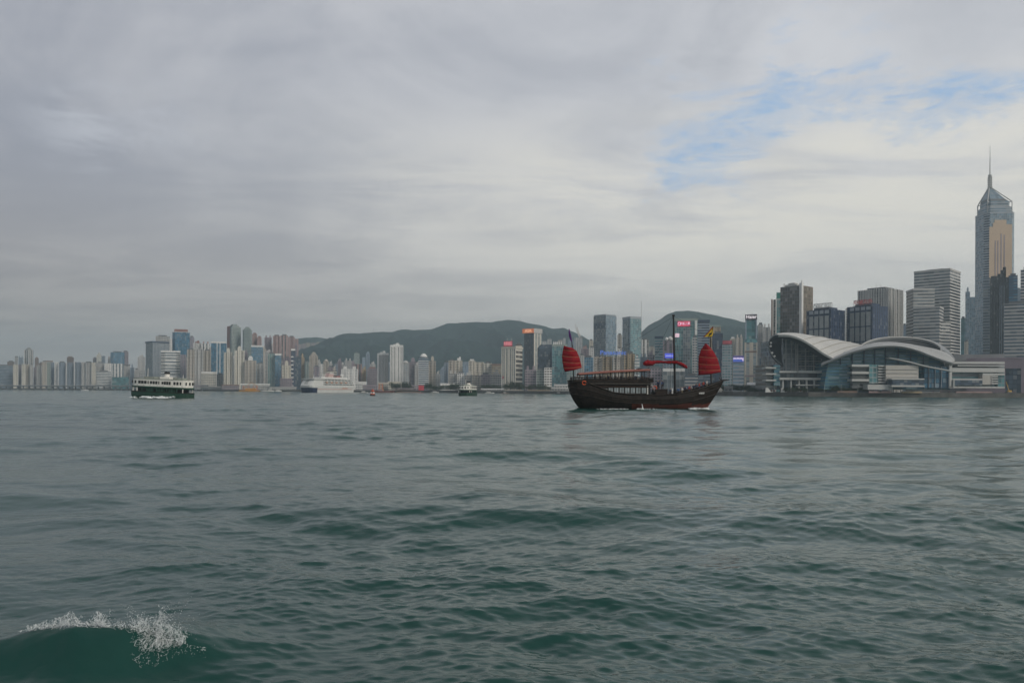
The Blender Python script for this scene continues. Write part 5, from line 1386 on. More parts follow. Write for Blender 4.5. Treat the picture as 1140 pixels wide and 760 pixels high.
# low planter walls and kiosks on the right promenade
for i, (xa, xb, w, lb) in enumerate(((967, 992, 'pink', 'long low pinkish planter wall on promenade left of lounge'), (932, 954, 'brown', 'low brown planter wall under the louvred glass'), (1004, 1026, 'tan', 'low tan planter wall under the glass lounge'), (1064, 1104, 'pink', 'long low pinkish wall along the east wing promenade'))):
    a, c = G(xa, 630), G(xb, 630); b = MB(); b.box(((a.x + c.x) / 2, 630, LAND + .75), (c.x - a.x, 1.5, 1.5))
    o = b.build('planter_wall', plain(w), origin=((a.x + c.x) / 2, 630, LAND)); tag(o, lb, 'planter wall')
# small yellow excavator-like crane at right end
g = G(1123, 632, LAND); cr = thing('mobile_crane', 'yellow mobile crane on the quay at the right end', 'crane', g)
b = MB(); b.box((0, 0, .9), (5, 2.4, .8)); b.build('chassis', plain('dgrey'), cr)
b = MB(); b.box((.5, 0, 1.9), (2.6, 2.2, 1.3)); b.build('cab', mat('crane yellow', (.55, .33, .05), .5), cr)
b = MB(); b.tube([(.2, 0, 2.2), (-2.2, 0, 9.5)], [.35, .2], 6); b.build('boom', mat('crane yellow', (.55, .33, .05), .5), cr)
for x in (-1.7, 0, 1.7): b = MB(); b.tube([(x, -1.3, .5), (x, 1.3, .5)], .5, 10); b.build('wheel', plain('black'), cr)
# masts on the hills
for px, py, Y, zb, lb, kind in ((578.4, 351.5, 4120, 357, 'thin radio mast on the hill crest above red sign', 'mast'), (511.5, 357.2, 4110, 360, 'white domed station on the highest middle crest', 'dome'), (469.4, 364.8, 4110, 367.5, 'small pale station on the left part of the ridge', 'dome'),
        (416, 362, 4120, 370, 'faint thin mast on the left part of the ridge', 'mast'), (446, 361.5, 4120, 367.5, 'second faint mast on the ridge, right of first', 'mast')):
    base = P(px, zb, Y); r = thing('hilltop_station' if kind == 'dome' else 'radio_mast', lb, 'station' if kind == 'dome' else 'mast', (base.x, base.y, base.z - 6)); h = P(px, py, Y).z - base.z + 6
    b = MB()
    if kind == 'mast':
        b.tube([(0, 0, 0), (0, 0, h)], [1.0, .45], 5); b.build('mast_pole', plain('grey'), r); b = MB(); b.box((0, 0, 4.5), (9, 7, 6)); b.build('hut', plain('lgrey'), r)
    else:
        b.box((0, 0, 6), (15, 9, 7)); b.build('building', plain('white'), r); b = MB(); b.lathe((1, 0, 9), [(3, 0), (4, 2.5), (3.4, 5), (1.5, 6.6), (.3, 7)], 12); b.build('radome', plain('white'), r)
# ------------------------------------------------------------------ boats
foam_m = mat('white foam', (.85, .88, .88), .7, var=.15, scale=2.0)
def foam(name, label, path, w, h, n, r, seed=1, grp=None):
    """broken white water strewn along a path of world points"""
    rg = random.Random(seed); b = MB()
    pts = [Vector(p) for p in path]
    for k in range(n):
        t = rg.random() * (len(pts) - 1); i = min(int(t), len(pts) - 2); q = pts[i].lerp(pts[i + 1], t - i)
        q = q + Vector((rg.gauss(0, w * .3), rg.gauss(0, w * .5), abs(rg.gauss(0, h * .5)) + .02))
        s = r * rg.uniform(.4, 1.3); b.blob(q, s, (1.7, 1.0, .42), jit=.6, seed=k)
    o = b.build(name, foam_m, smooth=True, fix=False)
    return tag(o, label, 'foam', grp, 'stuff')

# ---------------------------- people
def person_mesh(pose, shirt, trousers, skin, hair):
    me = bpy.data.meshes.new('person')
    if pose == 'stand':
        J = dict(pel=(0, 0, .95), sp=(0, 0, 1.2), ch=(0, 0, 1.42), nk=(0, 0, 1.50), hd=(0, -.02, 1.60), tp=(0, -.01, 1.70), sl=(-.17, 0, 1.40), el=(-.24, .02, 1.13), hl=(-.22, -.08, .88), sr=(.17, 0, 1.40), er=(.25, 0, 1.14), hr=(.17, -.2, 1.02),
                 pl=(-.09, 0, .88), kl=(-.11, -.02, .48), fl=(-.12, .02, .06), tl=(-.13, -.15, .04), pr=(.09, 0, .88), kr=(.10, -.04, .48), fr=(.12, .01, .06), tr=(.14, -.16, .04))
    else:
        J = dict(pel=(0, 0, .48), sp=(0, 0, .74), ch=(0, 0, .96), nk=(0, 0, 1.04), hd=(0, -.03, 1.14), tp=(0, -.02, 1.24), sl=(-.17, 0, .94), el=(-.22, -.06, .68), hl=(-.12, -.28, .58), sr=(.17, 0, .94), er=(.22, -.06, .68), hr=(.12, -.28, .58),
                 pl=(-.10, -.05, .47), kl=(-.12, -.44, .48), fl=(-.12, -.42, .07), tl=(-.12, -.58, .04), pr=(.10, -.05, .47), kr=(.12, -.44, .48), fr=(.12, -.42, .07), tr=(.12, -.58, .04))
    RD = dict(pel=.15, sp=.14, ch=.16, nk=.06, hd=.10, tp=.085, sl=.075, el=.05, hl=.04, sr=.075, er=.05, hr=.04, pl=.09, kl=.06, fl=.045, tl=.035, pr=.09, kr=.06, fr=.045, tr=.035)
    ks = list(J); ix = {k: i for i, k in enumerate(ks)}
    ed = [('pel', 'sp'), ('sp', 'ch'), ('ch', 'nk'), ('nk', 'hd'), ('hd', 'tp'), ('ch', 'sl'), ('sl', 'el'), ('el', 'hl'), ('ch', 'sr'), ('sr', 'er'), ('er', 'hr'), ('pel', 'pl'), ('pl', 'kl'), ('kl', 'fl'), ('fl', 'tl'), ('pel', 'pr'), ('pr', 'kr'), ('kr', 'fr'), ('fr', 'tr')]
    me.from_pydata([J[k] for k in ks], [(ix[a], ix[b]) for a, b in ed], [])
    o = bpy.data.objects.new('tmp', me); COL.objects.link(o)
    o.modifiers.new('s', 'SKIN'); o.modifiers.new('u', 'SUBSURF').levels = 1
    for k, v in zip(ks, me.skin_vertices[0].data): v.radius = (RD[k], RD[k] * (.8 if k in ('pel', 'sp', 'ch') else 1)); v.use_root = (k == 'pel')
    r = bpy.data.meshes.new_from_object(o.evaluated_get(bpy.context.evaluated_depsgraph_get()))
    bpy.data.objects.remove(o)
    r.materials.clear()
    for m in (shirt, trousers, skin, hair): r.materials.append(m)
    nk = J['nk'][2]; pz = J['pel'][2]
    for f in r.polygons:
        c = f.center
        if c.z > nk + .13 or (c.z > nk + .03 and c.y > .03): f.material_index = 3
        elif c.z > nk - .03: f.material_index = 2
        elif (Vector(c) - Vector(J['hl'])).length < .10 or (Vector(c) - Vector(J['hr'])).length < .10: f.material_index = 2
        elif c.z > pz + .02 or (pose == 'sit' and c.z > pz - .02 and c.y > -.12): f.material_index = 0
        else: f.material_index = 1
        f.use_smooth = True
    r.name = 'person'
    return r
skin = mat('skin tone', (.42, .27, .19), .6); hair = mat('dark hair', (.02, .016, .014), .7)
cl = lambda n_, c: mat('cloth ' + n_, c, .9, var=.12)
kit = [('stand', cl('navy', (.03, .05, .10)), cl('black', (.02, .02, .024))), ('stand', cl('red', (.32, .05, .04)), cl('denim', (.05, .07, .12))), ('stand', cl('white', (.55, .54, .52)), cl('khaki', (.22, .18, .12))),
       ('stand', cl('blue', (.06, .14, .30)), cl('black', (.02, .02, .024))), ('sit', cl('grey', (.10, .10, .11)), cl('black', (.02, .02, .024))), ('sit', cl('navy', (.03, .05, .10)), cl('denim', (.05, .07, .12)))]
people = [person_mesh(p_, s_, t_, skin, hair) for p_, s_, t_ in kit]
def person(k, loc, rz, label, grp=None):
    o = bpy.data.objects.new('person', people[k]); COL.objects.link(o)
    o.location = loc; o.rotation_euler = (0, 0, rz)
    return tag(o, label, 'person', grp)

# ---------------------------- the sailing junk
YJ = 161.0; SJ = YJ / F; J0 = G(715, YJ, 0)
def jl(px, py, y=0.0):
    return Vector(((px - 715) * SJ * 1.012, y, (455.0 - py) * SJ))
junk = thing('sailing_junk', 'dark wooden junk with three red sails and a long cabin', 'boat', J0)
wood = mat('black brown planks', (.019, .013, .0095), .6, spec=.3, var=.75, scale=1.3, bump=.4)
wood2 = mat('brown varnished wood', (.045, .022, .013), .5, var=.4, scale=1.4, bump=.2)
redb = mat('red brown bottom paint', (.105, .030, .020), .7, var=.3, scale=1.0)
blk = mat('black tarred spar', (.012, .012, .014), .5)
ribs = [(633.6, 423.6, 650, 459, 2.1), (642, 424.6, 654, 460, 2.7), (655, 427, 663, 461, 3.1), (668, 431.8, 673, 461, 3.3), (680, 436.4, 684, 461, 3.45), (700, 438.8, 702, 461, 3.5), (730, 439.2, 730, 461, 3.5), (752, 437.8, 750, 461, 3.3), (770, 434, 763, 461, 2.75),
        (787, 428.6, 772, 460, 1.75), (797, 425.2, 778, 459, .85), (804.5, 422.4, 783.6, 457.6, .14)]
NT_ = 16
ex = {633.6: 2.0, 642: 1.8, 655: 1.45}
rows = []
for a, ya, b_, yb, w in ribs:
    side = []
    for j in range(NT_ + 1):
        t = j / NT_; px = a + (b_ - a) * (t ** ex.get(a, 1.15)); py = ya + (yb - ya) * t
        ww = w * (1 - t ** 2.6) ** .6 * (1.0 + .05 * math.sin(t * 3))
        side.append((px, py, ww))
    row = [jl(x, y, -q) for x, y, q in side] + [jl(x, y, q) for x, y, q in reversed(side[:-1])]
    rows.append(row)
b = MB(); b.grid(rows); n0 = len(rows[0])
b.f.append(tuple(range(n0))); b.uv.append(None); b.mi.append(0)
for i, f in enumerate(b.f[:-1]):
    c = sum((Vector(b.v[k]) for k in f), Vector()) / 4
    if c.z < (455 - 449.2) * SJ + max(0, (c.x - 8) * .035) and c.x > -1.5: b.mi[i] = 1
hull = b.build('hull', [wood, redb], junk, smooth=False)
for t_, th in ((0.0, .16), (.22, .10), (.42, .09)):         # rubbing strakes
    for s in (-1, 1):
        pts = []
        for a, ya, b_, yb, w in ribs:
            px = a + (b_ - a) * (t_ ** ex.get(a, 1.15) if t_ else 0); py = ya + (yb - ya) * t_
            pts.append(jl(px, py, s * (w * (1 - t_ ** 2.6) ** .6 * (1 + .05 * math.sin(t_ * 3)) + .03)))
        b = MB(); b.tube(pts, th, 6); b.build('rubbing_strake', wood, junk)
dk = [(a, ya, w) for a, ya, _, _, w in ribs[2:-1]]
b = MB(); b.slab([[jl(a, ya + 2.7, -w * .93), jl(a, ya + 2.7, w * .93)] for a, ya, w in dk], (0, 0, -.08)); b.build('deck', wood2, junk)
# stern gallery
b = MB()
for k in range(3): b.box(tuple(jl(637 + 1.5 * k, 427.5 + 4.4 * k, 0)), (1.2, 4.0 - .3 * k, .35))
b.build('stern_gallery', wood2, junk)
b = MB(); b.box(tuple(jl(650, 446, 0)), (.35, .25, 3.2)); b.box(tuple(jl(646.5, 442, 0)), (1.8, .3, .3)); b.build('rudder', wood, junk)
# cabin with windows
def jbox(name, xa, xb, ya, yb, y0, y1, m, parent=None):
    a, c = jl(xa, yb), jl(xb, ya); b = MB(); b.box(((a.x + c.x) / 2, (y0 + y1) / 2, (a.z + c.z) / 2), (c.x - a.x, y1 - y0, c.z - a.z)); return b.build(name, m, parent or junk)
jbox('cabin_wall', 655, 721.5, 425.4, 441, -2.75, 2.75, wood)
pane = mat('cabin window glass', (.30, .34, .35), .15, spec=.7, var=.5, scale=.8)
for s in (-1, 1):
    for k in range(9):
        x = 664.4 + 5.95 * k
        yb = 437.4; ya = 431.4 if k > 1 else 432.4
        y0 = s * 2.76; w_ = jbox('window', x, x + 4.5, ya, yb, min(y0, y0 + s * .05), max(y0, y0 + s * .05), pane)
        jbox('window_post', x + 2.1, x + 2.45, ya, yb, min(y0 + s * .05, y0 + s * .1), max(y0 + s * .05, y0 + s * .1), wood, w_)
    y0 = s * 2.78
    jbox('cabin_rail', 655, 723, 429.6, 430.6, min(y0, y0 + s * .12), max(y0, y0 + s * .12), wood2)
    jbox('door_jamb', 717.6, 718.9, 428.8, 440, min(y0, y0 + s * .1), max(y0, y0 + s * .1), mat('white painted wood', (.62, .60, .55), .5))
jbox('doorway', 719.2, 721.4, 431, 440.4, -2.80, -2.76, blk)
jbox('upper_deck', 637, 724.5, 424.2, 425.4, -2.95, 2.95, wood)
for s in (-1, 1):
    y0 = s * 2.9
    jbox('bulwark', 639, 724, 422.6, 424.2, y0 - .05, y0 + .05, wood); jbox('hand_rail', 638, 725, 419.6, 420.2, y0 - .07, y0 + .07, wood2); jbox('mid_rail', 638, 725, 421.2, 421.6, y0 - .04, y0 + .04, wood)
    for k in range(26): jbox('baluster', 640 + 3.3 * k, 640.5 + 3.3 * k, 420, 422.8, y0 - .05, y0 + .05, wood)
    jbox('weathered_ledge', 652, 724.6, 426.4, 427.3, min(y0, y0 + s * .3), max(y0, y0 + s * .3), mat('weathered grey wood', (.115, .10, .088), .8, var=.3, scale=1.5))
jbox('stern_bulwark', 636.4, 637.2, 419.6, 424.6, -2.4, 2.4, wood)
jbox('forward_bulwark', 724, 724.6, 421, 424.4, -2.9, 2.9, wood)
# canopy
cv = mat('faded red canopy', (.30, .115, .085), .8, var=.15, scale=.5)
rows = []
for i in range(13):
    f = i / 12; x = 644 + 77 * f; y = 416.6 - 4.9 * f - .5 * math.sin(f * math.pi)
    rows.append([jl(x, y + .9, -3.05), jl(x, y, -2.2), jl(x, y - .7, 0), jl(x, y, 2.2), jl(x, y + .9, 3.05)])
b = MB(); b.slab(rows, (0, 0, .16)); b.build('canopy', cv, junk)
for k in range(10):
    x = 644.8 + 8.35 * k; y = 416.6 - 4.9 * (x - 644) / 77
    for s in (-1, 1): b = MB(); b.tube([jl(x, 421, s * 2.88), jl(x, y + .6, s * 2.88)], .075, 6); b.build('canopy_post', blk, junk)
b = MB(); b.tube([jl(644, 418.2, -2.95), jl(721, 413.4, -2.95)], .06, 5); b.build('canopy_rail', blk, junk)
b = MB(); b.blob(jl(711.5, 410.6, 0), .5, (1.6, 1, .5)); b.tube([jl(711.5, 411, 0), jl(711.5, 409.6, 0)], .1, 6); b.build('radar', blk, junk)
# ladder and stern clutter
for s in (-1, 1): b = MB(); b.tube([jl(722.5, 425, s * .5 - 1.8), jl(728.5, 439.5, s * .5 - 1.8)], .07, 5); b.build('stair_rail', plain('lgrey'), junk)
# masts
def mast(name, pts, r): b = MB(); b.tube(pts, r, 10); return b.build(name, blk, junk)
mast('main_mast', [jl(751.2, 441), jl(750.2, 400), jl(748.9, 350.5)], [.24, .22, .17])
b = MB(); b.box(tuple(jl(748.9, 350.8)), (.5, .4, .35)); b.build('masthead', blk, junk)
mast('stern_mast', [jl(639.6, 424), jl(638.6, 400), jl(637.4, 380)], [.13, .11, .08])
mast('fore_mast', [jl(790.8, 430), jl(790.2, 400), jl(789.6, 374)], [.15, .13, .09])
redc = mat('red sailcloth', (.235, .009, .015), .8, spec=.2, var=.22, scale=1.2, bump=.15)
batt = mat('pale batten', (.40, .20, .10), .7)
def sail(name, rws, y0, belly, tilt=0):
    rows = []; sub = 4
    full = []
    for i in range(len(rws) - 1):
        for k in range(sub):
            f = k / sub; sc = -.5 * math.sin(math.pi * f)
            a = [rws[i][0][q] + (rws[i + 1][0][q] - rws[i][0][q]) * f for q in (0, 1)]; c = [rws[i][1][q] + (rws[i + 1][1][q] - rws[i][1][q]) * f for q in (0, 1)]
            full.append(((a[0] - sc * .15, a[1]), (c[0] + sc * .15, c[1]), i + f))
    full.append((rws[-1][0], rws[-1][1], len(rws) - 1))
    for a, c, f in full:
        row = []
        for j in range(13):
            u = j / 12
            y = y0 - belly * math.sin(math.pi * u) - .16 * math.sin(math.pi * (f % 1)) + tilt * (u - .5)
            row.append(jl(a[0] + (c[0] - a[0]) * u, a[1] + (c[1] - a[1]) * u + .6 * math.sin(u * math.pi), y))
        rows.append(row)
    b = MB(); b.slab(rows, (0, .035, 0)); o = b.build(name, redc, junk, smooth=True)
    for i in range(1, len(rws) - 1):
        b = MB(); b.tube([p + Vector((0, -.05, 0)) for p in rows[i * sub]], .035, 5); b.build('batten', batt, o)
    return o
sail('stern_sail', [((628.4, 384.8), (637.4, 387)), ((627.2, 389.6), (642.4, 390.6)), ((626.3, 396.4), (645.6, 397.6)), ((626.8, 403), (647.2, 404)), ((628, 409.4), (648.2, 408.2)), ((629.4, 413.9), (648.2, 409.4))], -.25, .5)
sail('fore_sail', [((783.6, 381.6), (785.2, 381.8)), ((779, 388.4), (791.6, 388.8)), ((776.4, 396.4), (796.8, 397.6)), ((776, 404.6), (799.2, 405.2)), ((776.2, 411.4), (800.4, 411)), ((776.2, 417), (800.8, 413.6))], -.28, .5)
# the main sail lies furled on its yards
pth = [(715.4, 404.6, .14), (717, 404.2, .42), (721, 403.6, .55), (725, 404.2, .46), (729, 402.6, .34), (735, 402.6, .22), (741, 402.9, .24), (747, 403, .30), (752, 403, .34), (756, 404.6, .36), (760, 406.4, .42), (762.8, 407.8, .34), (764, 408.6, .12)]
rows = []
for i in range(61):
    t = i / 60 * (len(pth) - 1); k = min(int(t), len(pth) - 2); f = t - k
    px = pth[k][0] + (pth[k + 1][0] - pth[k][0]) * f; py = pth[k][1] + (pth[k + 1][1] - pth[k][1]) * f; r = pth[k][2] + (pth[k + 1][2] - pth[k][2]) * f
    c = jl(px, py, -.5); row = []
    for q in range(12):
        th = 2 * math.pi * q / 12; rr = r * (1 + .45 * mnoise.noise(Vector((px * .45, q * .8, 2.2))) + .12 * math.sin(q * 3 + i * .6))
        row.append(c + Vector((0, math.cos(th) * rr, math.sin(th) * rr)))
    rows.append(row)
b = MB(); b.grid(rows, close=True); b.f += [tuple(range(12)), tuple(len(b.v) - 12 + i for i in range(12))]; b.uv += [None] * 2; b.mi += [0, 0]; fs = b.build('furled_sail', redc, junk, smooth=True)
for pts in ([jl(715, 403, -.2), jl(750, 401.2, -.2), jl(758, 401.2, -.2)], [jl(741, 401, -.6), jl(758, 400.8, -.6)]): b = MB(); b.tube(pts, .06, 6); b.build('yard', blk, fs)
# flags
def flag(name, pts, m, y=0.0):
    """pennant built from rows of (px, py) pairs with a ripple"""
    rows = [[jl(a[0], a[1], y + .10 * math.sin(i * 1.4)), jl((a[0] + c[0]) / 2, (a[1] + c[1]) / 2, y + .14 * math.sin(i * 1.4 + 1)), jl(c[0], c[1], y + .10 * math.sin(i * 1.4 + 2))] for i, (a, c) in enumerate(pts)]
    b = MB(); b.slab(rows, (0, .025, 0)); return b.build(name, m, junk, smooth=True)
flag('purple_pennant', [((633.9, 366), (634.6, 366.2)), ((633.6, 370), (635.5, 370)), ((634, 374.4), (636.6, 374)), ((635.2, 378), (637.3, 377.6)), ((636.8, 380.4), (637.4, 380.4))], mat('purple cloth', (.10, .025, .16), .8))
fl = flag('yellow_flag', [((792.2, 363.2), (792.5, 363.4)), ((789.6, 366.4), (792.4, 366.6)), ((787, 369.6), (792.2, 369.8)), ((784.2, 372.4), (791.8, 372.8)), ((782.2, 374.4), (791.0, 374.4))], mat('yellow cloth', (.62, .42, .04), .8), -.2)
b = MB()
for px, py, r, q in ((789.4, 371, .22, 1.3), (790.8, 369.4, .13, 1), (788.2, 372.4, .12, 1.4), (790.6, 366.9, .06, 1)): b.blob(jl(px, py, -.35), r, (q, .12, 1))
b.build('dark_emblem', blk, fl)
b = MB(); b.tube([jl(792.2, 363, -.24), jl(787, 369.4, -.26), jl(782, 374.6, -.24)], .08, 5); b.build('red_fringe', redc, fl)
b = MB(); b.tube([jl(790.4, 374.6, -.1), jl(792.4, 362.6, -.2)], .05, 6); b.build('flag_staff', blk, fl)
# bow: bowsprit, anchor hook, white characters
b = MB(); b.tube([jl(798, 425.5), jl(804, 422.6), jl(810.4, 422.0)], [.2, .18, .08], 7); b.build('bowsprit', wood, junk)
b = MB(); b.tube([jl(803.5, 423, -.1), jl(800.6, 421.4, -.1), jl(799.2, 419.6, -.1)], [.14, .11, .06], 6); b.build('bow_horn', wood, junk)
nd = (ribs[9], ribs[8])
c = jl(776.6, 437.2, -2.42); tv = (jl(781, 436.2, -2.0) - jl(772, 437.6, -2.75)).normalized(); nr = tv.cross(Z3).normalized(); up = nr.cross(tv).normalized()
tx = lettering(junk, '張保仔', c + nr * .22, tv, nr, .40, mat('white lettering paint', (.55, .55, .53), .5), 1.3, .03, bold=.02)
# railing round the foredeck
for s in (-1, 1):
    top = []
    for a, ya, w in ((728, 436.4, 3.4), (742, 435.6, 3.35), (752, 434.6, 3.25), (762, 432.8, 3.0), (770, 430.8, 2.7), (780, 427.6, 2.2), (788, 424.6, 1.65)):
        p = jl(a, ya, s * w); top.append(p); b = MB(); b.tube([p - Vector((0, 0, .75)), p], .045, 5); b.build('stanchion', blk, junk)
    b = MB(); b.tube(top, .045, 5); b.build('guard_rail', wood2, junk)
# deck gear
jbox('raised_hatch', 727, 740, 432.6, 440, -2.6, 1.8, wood)
jbox('deck_locker', 737.5, 742.5, 434.6, 440, -1.8, .6, mat('pale locker paint', (.40, .42, .42), .6)); jbox('white_post', 745.2, 746.4, 431.6, 440, -2.2, -2.0, plain('white')); jbox('skylight', 762, 774, 432.6, 437.6, -.9, .9, wood2)
# rigging
for a, c in ((jl(748.9, 351), jl(789.8, 376)), (jl(748.9, 351), jl(721, 412)), (jl(789.6, 375), jl(803, 423)), (jl(749, 356), jl(742, 437, -3)), (jl(749, 356), jl(758, 436, -3)), (jl(748.9, 352), jl(640, 421)), (jl(749.4, 372), jl(722, 403)), (jl(637.6, 382), jl(646, 419)), (jl(790, 380), jl(778, 430, -2)), (jl(789.7, 376), jl(770, 433, -2.4))): b = MB(); b.tube([a, c], .022, 4); b.build('rigging_line', blk, junk)
def buoy_ring(px, py, y, label):
    q = J0 + jl(px, py, y); b = MB(); rg = [Vector((.36 * math.cos(a), 0, .36 * math.sin(a))) for a in np.linspace(0, 2 * math.pi, 17)]; b.tube(rg, .10, 7, cap=False)
    o = b.build('life_ring', mat('orange life ring', (.62, .10, .03), .6), smooth=True); o.location = q; tag(o, label, 'life ring')
buoy_ring(727, 431.4, -1.95, 'orange life ring by the stairs amidships on the junk'); buoy_ring(649.6, 426.2, -3.02, 'orange life ring on the stern quarter of the junk')
# passengers
deckz = lambda px: (455 - float(np.interp(px, [a for a, _, _ in dk], [y + 2.7 for _, y, _ in dk]))) * SJ
for px, y, k, rz, lb in ((731.2, -1.6, 0, .2, 'person in dark clothes standing just right of the stair ring'), (734.2, -2.1, 3, 1.4, 'person in a blue top standing amidships on the junk'), (736.6, -1.0, 0, 2.6, 'person in navy clothes behind the one in blue'),
                          (743.6, -2.2, 0, .4, 'person in dark clothes left of the main mast'), (756.4, -2.2, 2, .2, 'person in a white top just right of the main mast'), (759.2, -1.4, 0, -.6, 'person in navy clothes right of the person in white'),
                          (764.4, -2.0, 1, .3, 'person in a red top halfway along the foredeck'), (767.6, -1.0, 2, 1.8, 'person in a white top near the skylight on foredeck'), (772.2, -1.6, 0, -.3, 'person in navy clothes below the front sail'),
                          (776.6, -.9, 1, .6, 'person in a red top below the front sail'), (781.0, -.9, 1, 0, 'person in a red top near the fore mast'), (785.4, -.5, 2, .9, 'foremost person, in a white top, beside the fore mast')):
    q = J0 + Vector((jl(px, 0).x, y, deckz(px) if px > 738 else jl(px, 432.6).z)); person(k, q, rz, lb)
for k, (px, y) in enumerate(((754, -.6), (758, .6), (761.6, -.4), (766, .3), (769.6, -1.7), (774.4, .1), (779, .2), (783.4, .2), (741.6, -.6), (733, .8))):
    q = J0 + Vector((jl(px, 0).x, y, deckz(px) if px > 738 else jl(px, 432.6).z)); person((0, 3)[k % 3 == 0], q, k * 1.3, 'person in dark or blue clothes standing in the crowd on the junk foredeck', 'passengers crowded on the junk foredeck')
for k in range(9):
    px = 654 + 7.4 * k + random.uniform(-1, 1); q = J0 + Vector((jl(px, 0).x, -1.9, jl(px, 424.2).z - .02)); person(4 + k % 2, q, random.uniform(-.3, .3), 'seated person in dark clothes under the junk canopy', 'passengers seated under the junk canopy')
b = MB(); b.box(tuple(jl(684, 423.0, -1.72)), (jl(720, 0).x - jl(650, 0).x, .45, .42)); b.build('bench', wood2, junk)
foam('bow_wave', 'white foam along the waterline of the junk', [J0 + jl(x, 455.0, y) for x, y in ((786, -.4), (779, -1.5), (770, -2.6), (764, -3.3))], .5, .34, 230, .13, 1)
foam('side_wash', 'thin white wash amidships under the junk', [J0 + jl(x, 455, -3.9) for x in (726, 712, 706)], .5, .2, 90, .11, 2)
foam('stern_wash', 'thin white wash under the stern of the junk', [J0 + jl(x, 455, -3.7) for x in (696, 684, 664)], .5, .16, 110, .10, 3)
o = thing('water_jet', 'thin white outlet jet falling from the junk side', 'water jet', J0)
b = MB(); b.tube([jl(711.5, 449, -3.56), jl(711.9, 452, -3.9), jl(712.3, 455, -4.0)], [.05, .09, .16], 6); b.build('falling_water', foam_m, o)

